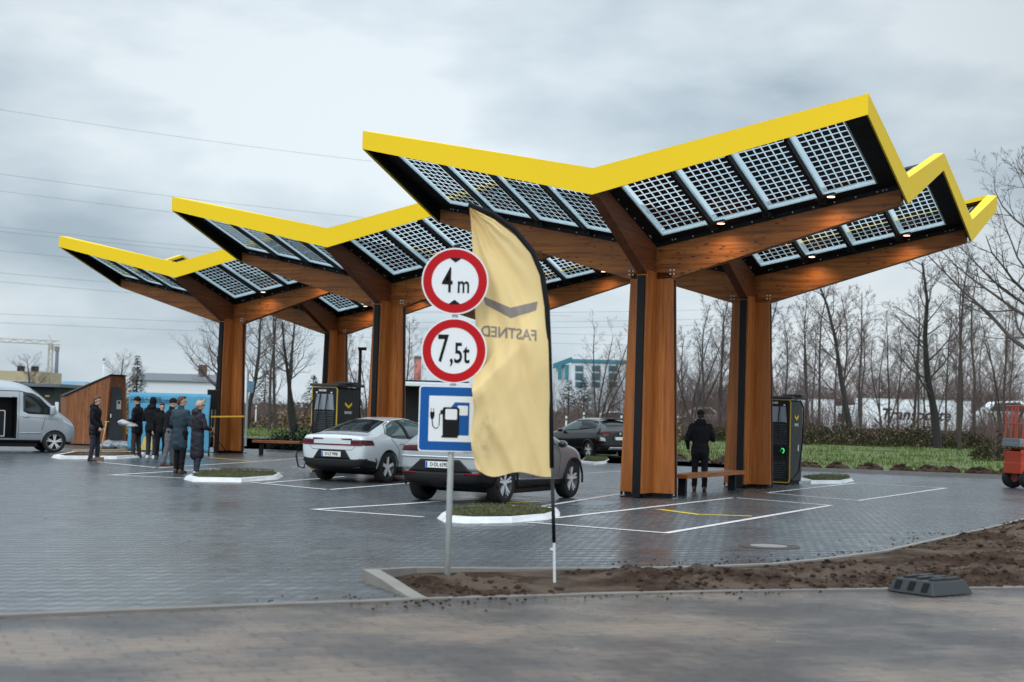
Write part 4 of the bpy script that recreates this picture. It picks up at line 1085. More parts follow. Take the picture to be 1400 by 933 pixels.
numplate(hb, (-.885, .02, .695), 'D·DL 639E', tilt=-.05)
for s in (1, -1):
    patch(bv, 'tail_lamp', [(-2, s*.46, .93), (-2, s*.82, .93)], [(-2, s*.46, 1.035), (-2, s*.82, 1.02)], (1, 0, 0), M['taillamp'], hb, off=.014, n=12)
    patch(bv, 'rear_reflector', [(-2, s*.50, .53), (-2, s*.80, .53)], [(-2, s*.50, .56), (-2, s*.80, .56)], (1, 0, 0), M['redline'], hb, off=.018, n=8, m=2)
    patch(bv, 'rear_quarter_band', [(-.80, s*2, .62), (-.34, s*2, .60)], [(-.80, s*2, .98), (-.36, s*2, .90)], (0, -s, 0), M['mid_silver'], hb, off=.005, n=8)
    patch(bv, 'side_sill', [(.42, s*2, .27), (2.53, s*2, .27)], [(.42, s*2, .42), (2.53, s*2, .40)], (0, -s, 0), M['black_plastic'], hb)
    patch(bv, 'rear_corner_valance', [(-.80, s*2, .40), (-.42, s*2, .34)], [(-.80, s*2, .62), (-.42, s*2, .56)], (0, -s, 0), M['black_plastic'], hb, n=8, off=.010)
    seam(bv, 'sill_trim', [(.55, s*2, .44), (2.4, s*2, .40)], (0, -s, 0), M['chrome'], hb, .010)
    patch(bv, 'side_window', [(-.02, s*2, 1.16), (.3, s*2, 1.10), (2.35, s*2, 1.06)], [(-.02, s*2, 1.17), (.32, s*2, 1.46), (1.3, s*2, 1.535), (1.75, s*2, 1.48), (2.35, s*2, 1.12)], (0, -s, 0), M['carglass_side'], hb, n=24, m=6)
    for wx in (0, WB2):
        arc = [(wx+R2*1.12*math.cos(a), s*.948, R2+R2*1.12*math.sin(a)) for a in [(-.18+i*(PI+.36)/20) for i in range(21)]]
        MB().tube(arc, .022, 6).build('arch_trim', M['black_plastic'], hb, smooth=True)
    seam(bv, 'door_seam', [(.52, s*2, .5), (.48, s*2, .8), (.3, s*2, 1.05)], (0, -s, 0), M['black_plastic'], hb, .0065)
    seam(bv, 'door_seam', [(1.15, s*2, .45), (1.15, s*2, 1.03)], (0, -s, 0), M['black_plastic'], hb, .0065)
    seam(bv, 'door_seam', [(2.25, s*2, .45), (2.35, s*2, 1.0)], (0, -s, 0), M['black_plastic'], hb, .0065)
    mirror(hb, 2.22, s*.91, 1.06, M['grey_paint'])
    patch(bv, 'head_lamp', [(4.6, s*.42, .74), (4.6, s*.78, .76)], [(4.6, s*.42, .84), (4.6, s*.80, .88)], (-1, 0, 0), M['headlamp'], hb, n=8)
patch(bv, 'rear_window', [(-.60, .56, 3), (-.60, -.56, 3)], [(.05, .52, 3), (.05, -.52, 3)], (0, 0, -1), M['carglass'], hb, n=14, m=8)
patch(bv, 'windscreen', [(2.72, .62, 3), (2.78, 0, 3), (2.72, -.62, 3)], [(1.98, .54, 3), (1.95, 0, 3), (1.98, -.54, 3)], (0, 0, -1), M['carglass'], hb, n=14, m=8)
place_car(hb, G(692, 689.5), (0, -.93), HEAD+.02)

# --- black crossover
R3 = .33
cx = thing('parked_car', 'small black crossover car parked behind the front bays, rear towards the pillars', 'car')
prof = [(-.84, .44, .98, 1.07, .62, .68, .68, .56, .56), (-.81, .36, 1.03, 1.13, .70, .80, .78, .64, .64), (-.72, .32, 1.05, 1.24, .76, .87, .84, .64, .64), (-.58, .30, 1.06, 1.38, .80, .90, .87, .62, .62), (-.35, .28, 1.06, 1.49, .82, .905, .88, .60, .60),
        (.15, .26, 1.04, 1.55, .84, .905, .885, .60, .59), (.75, .25, 1.02, 1.57, .84, .905, .885, .60, .59), (1.35, .25, 1.0, 1.545, .84, .905, .88, .60, .59), (1.8, .25, .99, 1.40, .84, .905, .88, .62, .60),
        (2.2, .25, .98, 1.17, .84, .905, .88, .68, .66), (2.5, .27, .97, 1.04, .83, .90, .87, .72, .70), (2.9, .29, .93, .98, .80, .89, .85, .70, .68), (3.2, .32, .85, .89, .72, .80, .76, .62, .6), (3.34, .38, .75, .79, .62, .68, .64, .54, .52)]
WB3 = 2.6
wl = [(0, .78), (0, -.78), (WB3, .78), (WB3, -.78)]
body, bv = car_body(cx, prof, M['black_paint'], wl, R3, .42)
for x, y in wl: wheel(cx, x, y, R3, .215, 5, 'split')
shadow_pan(cx, .35, 2.2, 1.4, .16, .34)
patch(bv, 'rear_valance', [(-2, .86, .38), (-2, -.86, .38)], [(-2, .84, .60), (-2, -.84, .60)], (1, 0, 0), M['black_plastic'], cx, n=24)
patch(bv, 'skid_plate', [(-2, .5, .36), (-2, -.5, .36)], [(-2, .42, .47), (-2, -.42, .47)], (1, 0, 0), M['silver'], cx, off=.012)
numplate(cx, (-.895, 0, .80), '', tilt=-.05)
MB().lathe([(.045, -.875), (.045, -.868), (.02, -.866)], 16, axis='x', c=(-.015, 0, .99)).build('rear_badge', M['chrome'], cx)
for s in (1, -1):
    patch(bv, 'tail_lamp', [(-2, s*.36, .985), (-2, s*.80, .985)], [(-2, s*.40, 1.04), (-2, s*.78, 1.06)], (1, 0, 0), M['redline'], cx, off=.010, n=10)
    patch(bv, 'low_lamp', [(-2, s*.62, .68), (-2, s*.84, .70)], [(-2, s*.66, .80), (-2, s*.82, .84)], (1, 0, 0), M['headlamp'], cx, off=.010, n=6)
    patch(bv, 'low_lamp_side', [(-.80, s*2, .66), (-.52, s*2, .70)], [(-.80, s*2, .82), (-.52, s*2, .78)], (0, -s, 0), M['taillamp'], cx, off=.008, n=6)
    patch(bv, 'side_cladding', [(.36, s*2, .29), (2.25, s*2, .29)], [(.36, s*2, .42), (2.25, s*2, .42)], (0, -s, 0), M['black_plastic'], cx)
    for wx in (0, WB3):
        arc = [(wx+R3*1.16*math.cos(a), s*.885, R3+R3*1.16*math.sin(a)) for a in [(-.18+i*(PI+.36)/20) for i in range(21)]]
        MB().tube(arc, .045, 6).build('arch_trim', M['black_plastic'], cx, smooth=True)
    patch(bv, 'rear_side_window', [(-.38, s*2, 1.19), (.75, s*2, 1.09)], [(-.36, s*2, 1.30), (-.05, s*2, 1.42), (.75, s*2, 1.47)], (0, -s, 0), M['carglass'], cx, n=14, m=6)
    patch(bv, 'front_side_window', [(.82, s*2, 1.085), (1.95, s*2, 1.04)], [(.82, s*2, 1.475), (1.25, s*2, 1.46), (1.93, s*2, 1.12)], (0, -s, 0), M['carglass_side'], cx, n=14, m=6)
    seam(bv, 'roof_rail', [(-.3, s*.62, 3), (1.2, s*.62, 3)], (0, 0, -1), M['black_plastic'], cx, .018, .03)
    mirror(cx, 1.92, s*.87, 1.04, M['black_paint'])
    seam(bv, 'door_seam', [(.80, s*2, .45), (.80, s*2, 1.05)], (0, -s, 0), M['black_plastic'], cx, .004)
patch(bv, 'rear_window', [(-.70, .54, 3), (-.70, -.54, 3)], [(-.36, .52, 3), (-.36, -.52, 3)], (0, 0, -1), M['carglass'], cx, n=14, m=8)
MB().box((-.36, 0, 1.53), (.26, 1.08, .03), Matrix.Rotation(.12, 3, 'Y')).build('roof_spoiler', M['black_paint'], cx, bevel=.01)
patch(bv, 'windscreen', [(2.15, .60, 3), (2.2, 0, 3), (2.15, -.60, 3)], [(1.48, .52, 3), (1.45, 0, 3), (1.48, -.52, 3)], (0, 0, -1), M['carglass'], cx, n=14, m=8)
place_car(cx, G(803.5, 627.3), (0, .88), PI/2+.52)

# --- silver van with the sliding door open (right side towards the camera)
vn = thing('parked_van', 'silver high-roof van with its side door open beside the wooden shed', 'van')
R4 = .345; WB4 = 2.93
prof = [(-1.0, .40, 1.25, 2.12, .86, .92, .92, .80, .78), (-.96, .30, 1.27, 2.24, .90, .96, .96, .84, .82), (-.5, .28, 1.27, 2.28, .92, .985, .98, .85, .83), (.3, .28, 1.27, 2.29, .92, .985, .98, .85, .83), (1.3, .28, 1.27, 2.28, .92, .985, .98, .85, .83),
        (1.9, .28, 1.26, 2.20, .92, .985, .98, .85, .82), (2.25, .28, 1.25, 2.04, .92, .985, .98, .84, .80), (2.6, .28, 1.24, 1.78, .92, .985, .97, .82, .78), (2.95, .28, 1.20, 1.45, .92, .98, .95, .80, .76), (3.15, .28, 1.14, 1.24, .92, .97, .93, .80, .76), (3.34, .28, 1.05, 1.13, .88, .94, .89, .74, .70),
        (3.50, .28, .94, 1.0, .76, .84, .79, .64, .62), (3.60, .32, .82, .87, .62, .70, .64, .52, .50), (3.63, .38, .70, .76, .54, .60, .54, .42, .4)]
wl = [(0, .86), (0, -.86), (WB4, .86), (WB4, -.86)]
body, bv = car_body(vn, prof, M['van_paint'], wl, R4)
# opening of the sliding door cut into the right side
cut = MB().box((1.22, -.92, 1.06), (1.05, 1.5, 1.34)).build('cut'); cut.parent = vn
bpy.context.view_layer.update()
md = body.modifiers.new('b', 'BOOLEAN'); md.object = cut; md.operation = 'DIFFERENCE'; md.solver = 'EXACT'
applied(body); bpy.data.objects.remove(cut)
for p in body.data.polygons:
    c = p.center
    if .68 < c.x < 1.76 and .38 < c.z < 1.74 and c.y > -.92 and c.y < -.1: p.material_index = 1; p.use_smooth = False
for x, y in wl: wheel(vn, x, y, R4, .22, 5, 'split')
shadow_pan(vn, .4, 2.45, 1.6, .18, .36)
MB().box((1.22, -.55, .42), (1.0, .9, .04)).build('step_floor', M['zinc'], vn)
cr = MB()
for (a, b) in (((.80, 0, .50), (1.42, 0, .50)), ((.80, 0, 1.30), (1.42, 0, 1.30)), ((.80, 0, .50), (.80, 0, 1.30)), ((1.42, 0, .50), (1.42, 0, 1.30))):
    cr.tube([Vector(a)+Vector((0, -.72, 0)), Vector(b)+Vector((0, -.72, 0))], .016, 6)
MB().box((1.11, -.68, .9), (.6, .03, .78)).build('load_panel', M['black_plastic'], vn); f = cr.build('load_frame', M['galv'], vn)
s = -1
patch(bv, 'front_side_window', [(1.93, s*2, 1.30), (2.1, s*2, 1.22), (2.92, s*2, 1.20)], [(1.92, s*2, 1.90), (2.2, s*2, 1.88), (2.45, s*2, 1.74), (2.92, s*2, 1.26)], (0, -s, 0), M['carglass'], vn, n=16, m=8)
patch(bv, 'rear_side_window', [(-.75, s*2, 1.24), (.55, s*2, 1.24)], [(-.75, s*2, 1.80), (.55, s*2, 1.80)], (0, -s, 0), M['carglass'], vn, n=12, m=6)
seam(bv, 'slide_rail', [(-.8, s*2, 1.14), (.62, s*2, 1.14)], (0, -s, 0), M['black_plastic'], vn, .014)
seam(bv, 'roof_gutter', [(-.8, s*2, 1.93), (1.8, s*2, 1.93), (2.3, s*2, 1.82), (2.98, s*2, 1.24)], (0, -s, 0), M['black_plastic'], vn, .012)
seam(bv, 'door_seam', [(1.80, s*2, .42), (1.80, s*2, 1.9)], (0, -s, 0), M['black_plastic'], vn, .007)
seam(bv, 'door_seam', [(2.52, s*2, .72), (2.62, s*2, 1.18)], (0, -s, 0), M['black_plastic'], vn, .007)
seam(bv, 'side_moulding', [(1.84, s*2, .62), (2.5, s*2, .62)], (0, -s, 0), M['silver'], vn, .02, .003)
seam(bv, 'side_moulding', [(-.55, s*2, .62), (-.4, s*2, .62)], (0, -s, 0), M['silver'], vn, .02, .003)
seam(bv, 'shoulder_line', [(1.84, s*2, 1.16), (3.0, s*2, 1.06)], (0, -s, 0), M['silver'], vn, .012, .002)
seam(bv, 'door_handle', [(1.92, s*2, 1.13), (2.1, s*2, 1.13)], (0, -s, 0), M['silver'], vn, .022, .012)
patch(bv, 'sill_cladding', [(.4, s*2, .31), (2.5, s*2, .31)], [(.4, s*2, .40), (2.5, s*2, .40)], (0, -s, 0), M['black_plastic'], vn)
patch(bv, 'head_lamp', [(3.2, s*2, .96), (3.52, s*2, .80)], [(3.18, s*2, 1.06), (3.50, s*2, .92)], (0, -s, 0), M['headlamp'], vn, n=10)
patch(bv, 'windscreen', [(3.0, .74, 3.5), (3.05, 0, 3.5), (3.0, -.74, 3.5)], [(2.22, .70, 3.5), (2.18, 0, 3.5), (2.22, -.70, 3.5)], (0, 0, -1), M['carglass'], vn, n=14, m=8)
MB().box((2.80, -1.12, 1.34), (.16, .20, .30)).tube([(2.86, -.95, 1.24), (2.80, -1.10, 1.26)], .03, 6).build('mirror', M['van_paint'], vn, bevel=.05, smooth=True)
MB().box((2.80, 1.12, 1.34), (.16, .20, .30)).build('mirror', M['van_paint'], vn, bevel=.05, smooth=True)
place_car(vn, G(74, 619.5), (WB4, -.97), .50)

# --- orange scissor lift at the right edge
sl_ = thing('scissor_lift', 'orange scissor lift with guard rails standing near the far kerb', 'scissor lift')
O = M['orange']
ch = MB().box((.95, 0, .55), (1.9, .82, .30)).box((.10, 0, .82), (.16, .80, .36)).box((1.8, 0, .82), (.16, .80, .36)); ch.build('chassis', O, sl_, bevel=.02)
MB().box((.95, -.40, .98), (1.9, .05, .12)).box((.95, .40, .98), (1.9, .05, .12)).build('chassis_rail', O, sl_, bevel=.01)
for x in (.28, 1.62):
    for y in (-.40, .40):
        wv = MB().lathe([(.12, -.09), (.27, -.10), (.28, -.05), (.28, .05), (.27, .10), (.12, .09)], 28, axis='y', c=(x, y, .28)); o = wv.build('wheel', M['rubber'], sl_, smooth=True)
        MB().lathe([(.12, -.095), (.12, .095)], 16, axis='y', c=(x, y, .28)).build('wheel_hub', O, o)
sc_ = MB()
for k in range(3):
    for y in (-.30, .30):
        z = .76+k*.10; sc_.tube([(.15, y, z), (1.75, y, z+.10)], .03, 6); sc_.tube([(.15, y, z+.10), (1.75, y, z)], .03, 6)
sc_.build('scissor_arms', O, sl_)
MB().box((.95, 0, 1.18), (2.0, .86, .10)).box((.0, 0, 1.25), (.03, .86, .2)).box((.95, -.43, 1.27), (2., .02, .14)).build('platform', M['zinc'], sl_, bevel=.01)
rl = MB()
for y in (-.42, .42):
    for x in (.02, .35, .68, 1.0, 1.33, 1.66, 1.90): rl.tube([(x, y, 1.15), (x+(.10 if x < .1 else 0), y, 2.22)], .022, 6)
    rl.tube([(.10, y, 2.22), (1.90, y, 2.22)], .024, 6); rl.tube([(.06, y, 1.75), (1.90, y, 1.75)], .020, 6)
for z in (1.75, 2.22): rl.tube([(.08, -.42, z), (.08, .42, z)], .022, 6); rl.tube([(1.9, -.42, z), (1.9, .42, z)], .022, 6)
for y in (-.14, .14): rl.tube([(.04, y, 1.2), (.08, y, 2.22)], .02, 6)
rl.build('guard_rail', O, sl_)
MB().box((.07, -.2, .84), (.03, .16, .16)).build('control_box', M['black_plastic'], sl_, bevel=.01)
lp = G(1384, 668.5); sl_.location = (lp.x+.05, lp.y+.2, 0); sl_.rotation_euler = (0, 0, .25)

# ------------------------------------------------------------------ traffic signs on one post
sp_y = 14.92; base = G(611.5, 792); SX = base.x
post = thing('sign_post', 'galvanised post with two round red signs above a square blue charging sign', 'traffic sign', base)
mm = 1/137.4; YB = base.y
def pxw(px, py): p = A(px, py, YB); return p.x-base.x, p.z
lean = .0
MB().tube([(0, 0, -.05), (0, 0, 3.28)], .031, 20).build('pole', M['galv'], post, smooth=True)
MB().lathe([(.034, 3.28), (.034, 3.31), (.01, 3.32)], 16).build('pole_cap', M['black_plastic'], post)
def disc(mb, r, y0, y1, cx_, cz, n=64): return mb.lathe([(r, y0), (r, y1)], n, axis='y', c=(cx_, 0, cz))
def round_sign(px, py, r, name):
    cx_, cz = pxw(px, py)
    s = disc(MB(), r, -.058, -.052, cx_, cz).build(name, M['signwhite'], post)
    ring = MB(); n_ = 72; a0 = []
    for rr_ in (r*.955, r*.70):
        for yy in (-.060, -.0575):
            for k in range(n_): a0.append(Vector((cx_+rr_*math.cos(2*PI*k/n_), yy, cz+rr_*math.sin(2*PI*k/n_))))
    fs = []
    for k in range(n_):
        j = (k+1) % n_; fs += [(k, j, 2*n_+j, 2*n_+k), (k, n_+k, n_+j, j), (2*n_+k, 2*n_+j, 3*n_+j, 3*n_+k)]
    ring.add(a0, fs).build('red_ring', M['signred'], s)
    for dz in (-.12, .12): MB().box((0, -.042, cz+dz), (.09, .03, .03)).box((0, 0, cz+dz), (.085, .085, .03)).build('clamp', M['galv'], s, bevel=.004)
    return s, cx_, cz
s1, c1x, c1z = round_sign(622.5, 385.3, .332, 'height_sign')
yf = -.0595
put_text('lettering', '4', .355, M['signblack'], s1, lambda v: Vector((c1x-.075+v.x, yf-v.z, c1z-.005+v.y)), sx=.62, bold=.003)
put_text('lettering', 'm', .245, M['signblack'], s1, lambda v: Vector((c1x+.085+v.x, yf-v.z, c1z-.04+v.y)), sx=.68, bold=.003)
for sgn in (1, -1):
    t_ = [(c1x-.062, yf+.0005, c1z+sgn*.2315), (c1x+.062, yf+.0005, c1z+sgn*.2315), (c1x, yf+.0005, c1z+sgn*.185)]
    MB().prism(t_, (0, -.003, 0)).build('triangle_mark', M['signblack'], s1)
s2, c2x, c2z = round_sign(621, 480, .326, 'weight_sign')
put_text('lettering', '7', .385, M['signblack'], s2, lambda v: Vector((c2x-.112+v.x, yf-v.z, c2z+.005+v.y)), sx=.58, bold=.005)
put_text('lettering', ',5t', .285, M['signblack'], s2, lambda v: Vector((c2x+.055+v.x, yf-v.z, c2z-.032+v.y)), sx=.66, bold=.004)
bx, bz = pxw(617.5, 573); hs = .325
def rrect(cx_, cz, hw, hh, r, y, n=6):
    p = []
    for (sx, sz, a) in ((1, 1, 0), (-1, 1, 90), (-1, -1, 180), (1, -1, 270)):
        for k in range(n+1):
            t = math.radians(a+90*k/n); p.append(Vector((cx_+sx*(hw-r)+r*math.cos(t), y, cz+sz*(hh-r)+r*math.sin(t))))
    return p
s3 = MB().prism(rrect(bx, bz, hs, hs, .035, -.052), (0, -.006, 0)).build('charging_sign', M['signwhite'], post)
MB().prism(rrect(bx, bz, hs-.012, hs-.012, .028, -.0575), (0, -.002, 0)).build('blue_field', M['signblue'], s3)
MB().prism(rrect(bx, bz, .225, .225, .008, -.0593), (0, -.0018, 0)).build('white_field', M['signwhite'], s3)
yb = -.0609
# blue pump behind, black pump in front with a cable and plug
MB().prism([Vector((bx+x, yb, bz+z)) for x, z in ((-.005, -.16), (.175, -.16), (.175, .165), (.03, .165), (.0, .125), (-.005, .12))], (0, -.0018, 0)).build('blue_pump', M['signblue'], s3)
MB().prism(rrect(bx+.108, bz+.085, .052, .048, .012, yb-.0016), (0, -.0018, 0)).build('blue_pump_window', M['signwhite'], s3)
MB().prism([Vector((bx+x, yb-.0016, bz+z)) for x, z in ((-.092, -.185), (.067, -.185), (.067, -.165), (.078, -.16), (.078, .10), (.065, .115), (-.075, .115), (-.088, .10), (-.088, .085), (-.11, .085), (-.11, .045), (-.088, .045), (-.082, -.165), (-.092, -.165))], (0, -.0028, 0)).build('black_pump', M['signblack'], s3)
MB().prism(rrect(bx-.003, bz+.045, .058, .052, .012, yb-.0042), (0, -.0012, 0)).build('pump_window', M['signwhite'], s3)
MB().tube([(bx-.095, yb-.002, bz+.06), (bx-.118, yb-.002, bz+.05), (bx-.120, yb-.002, bz-.06), (bx-.135, yb-.002, bz-.09), (bx-.16, yb-.002, bz-.095), (bx-.182, yb-.002, bz-.075), (bx-.19, yb-.002, bz-.02), (bx-.19, yb-.002, bz+.02)], .0045, 6).build('cable_mark', M['signblack'], s3)
pm = MB().prism([Vector((bx-.19+x, yb, bz+.03+z)) for x, z in ((-.022, 0.0), (-.012, -.035), (.012, -.035), (.022, 0.), (.022, .035), (-.022, .035))], (0, -.003, 0)).box((bx-.203, yb-.0015, bz+.085), (.006, .003, .04)).box((bx-.178, yb-.0015, bz+.085), (.006, .003, .04))
pm.build('plug_mark', M['signblack'], s3)

# ------------------------------------------------------------------ feather flag seen from the back
fb = G(758, 798.5); fl = thing('feather_flag', 'pale yellow feather flag with mirrored writing on a black curved pole', 'flag', fb)
def FP(px, py, dy=0.): p = A(px, py, fb.y+dy); return Vector((p.x-fb.x, dy, p.z))
curve_px = [(757.5, 738), (756.5, 700), (754.5, 640), (752.5, 560), (750.5, 480), (748, 420), (741.5, 376), (728, 344), (704, 315), (674, 293), (641, 280)]
def cdy(i): return [0, 0, 0, .02, .05, .09, .14, .2, .26, .32, .36][i]
cp = [FP(*p, cdy(i)) for i, p in enumerate(curve_px)]
MB().tube([FP(758.2, 799), FP(757.5, 736)], .014, 12).box(FP(755.5, 751), (.05, .02, .02)).build('ground_spike', M['galv'], fl, smooth=False)
MB().tube([FP(757.5, 742), FP(755, 655)], .018, 12).build('pole', M['black_plastic'], fl, smooth=True)
MB().tube(cp[2:], [.022]+[.027]*(len(cp)-3), 12).build('pole_sleeve', M['clothblack'], fl, smooth=True)
# fabric: between the left edge and the pole curve
left = [(651, 641), (645, 615), (643, 595), (648, 560), (645, 530), (652, 500), (650, 440), (648, 380), (645, 320), (642, 284)]
def lerp_list(L, t):
    x = t*(len(L)-1); i = min(int(x), len(L)-2); q = x-i
    return tuple(a+(b-a)*q for a, b in zip(L[i], L[i+1]))
sleeve = [(753.5, 651), (752.5, 600), (751.5, 540), (750, 480), (747.5, 430), (742, 386), (729.5, 352), (705, 323), (675, 300), (643, 284)]
nu, nv = 56, 90; vs = []; 
def lefdy(t): return -.26+.09*t/.42 if t < .42 else -.17+.34*(t-.42)/.09 if t < .51 else .17+.25*min(1, (t-.51)/.3)     # the lower free corner blows towards the camera, the top stays behind the signs
def fold(u, v):
    w_ = (1-u)
    f = .040*math.sin(v*7.5+u*4.5)*w_**.7 + .040*math.sin(8.5*u+10*v+.6) + .020*math.sin(17*u+19*v+1.2+1.5*math.sin(3*v)) + .011*math.sin(33*u+27*v+2*math.sin(6*v)) + .010*noise.noise(Vector((u*9, v*14, 3)))
    f += .022*w_**2*math.sin(v*24+.5)*(1 if v < .38 else .2)
    return f*min(1, (1-u)*6)
for j in range(nv+1):
    t = j/nv; l = lerp_list(left, t); s_ = lerp_list(sleeve, t)
    sy = 0 if t < .3 else .36*(t-.3)/.7
    for i in range(nu+1):
        u = i/nu; px = l[0]+(s_[0]-l[0])*u; py = l[1]+(s_[1]-l[1])*u
        if t < .1: py += (1-t/.1)*(9*math.sin(u*PI*1.5)*(1-u)+3*math.sin(u*9))
        dy = lefdy(t)*(1-u)+sy*u+fold(u, t)
        vs.append(FP(px, py, dy))
fs = [(j*(nu+1)+i, j*(nu+1)+i+1, (j+1)*(nu+1)+i+1, (j+1)*(nu+1)+i) for j in range(nv) for i in range(nu)]
fo = mesh_obj('flag_cloth', vs, fs, M['flag'], fl, smooth=True)
bmf = bmesh.new(); bmf.from_mesh(fo.data); bvf = BVHTree.FromBMesh(bmf); bmf.free()
def on_flag(px, py, off=-.004):
    """the printed mark lies on the cloth"""
    o0 = FP(px, py, 0); camp = Vector((0, 0, CAMH))-Vector((fb.x, fb.y, 0)); d = (o0-camp).normalized()
    h = bvf.ray_cast(camp, d)
    return (h[0]-d*.004) if h[0] is not None else o0
def grid_poly(quads, name):
    mb = MB()
    for (a, b, c, d) in quads:
        n_ = 12; m_ = 4; base_ = len(mb.v)
        for i in range(n_+1):
            for j in range(m_+1):
                p = Vector(a).lerp(Vector(b), i/n_); q = Vector(d).lerp(Vector(c), i/n_); r = p.lerp(q, j/m_); mb.v.append(on_flag(r.x, r.y))
        for i in range(n_):
            for j in range(m_): mb.f.append((base_+i*(m_+1)+j, base_+(i+1)*(m_+1)+j, base_+(i+1)*(m_+1)+j+1, base_+i*(m_+1)+j+1))
    return mb.build(name, M['flagprint'], fo, fix=False)
grid_poly([((660, 405, 0), (698, 421, 0), (698, 435, 0), (664, 417, 0)), ((698, 421, 0), (735, 412.5, 0), (733, 424.5, 0), (698, 435, 0))], 'chevron_print')
tv, tf = text_mesh('FASTNED', 20.5, sx=.89, bold=.45, ext=0, align='CENTER')
bm = bmesh.new(); vv = [bm.verts.new(v) for v in tv]
for f in tf:
    try: bm.faces.new([vv[i] for i in f])
    except ValueError: pass
bmesh.ops.triangulate(bm, faces=bm.faces[:]); bmesh.ops.subdivide_edges(bm, edges=[e for e in bm.edges if e.calc_length() > 3], cuts=1)
bmesh.ops.triangulate(bm, faces=bm.faces[:])
wv = [on_flag(696-v.co.x, 456.5+(696-v.co.x-696)*.09-v.co.y) for v in bm.verts]; bm.verts.ensure_lookup_table()
for i, v in enumerate(bm.verts): v.index = i
mesh_obj('lettering', wv, [tuple(v.index for v in f.verts) for f in bm.faces], M['flagprint'], fo); bm.free()

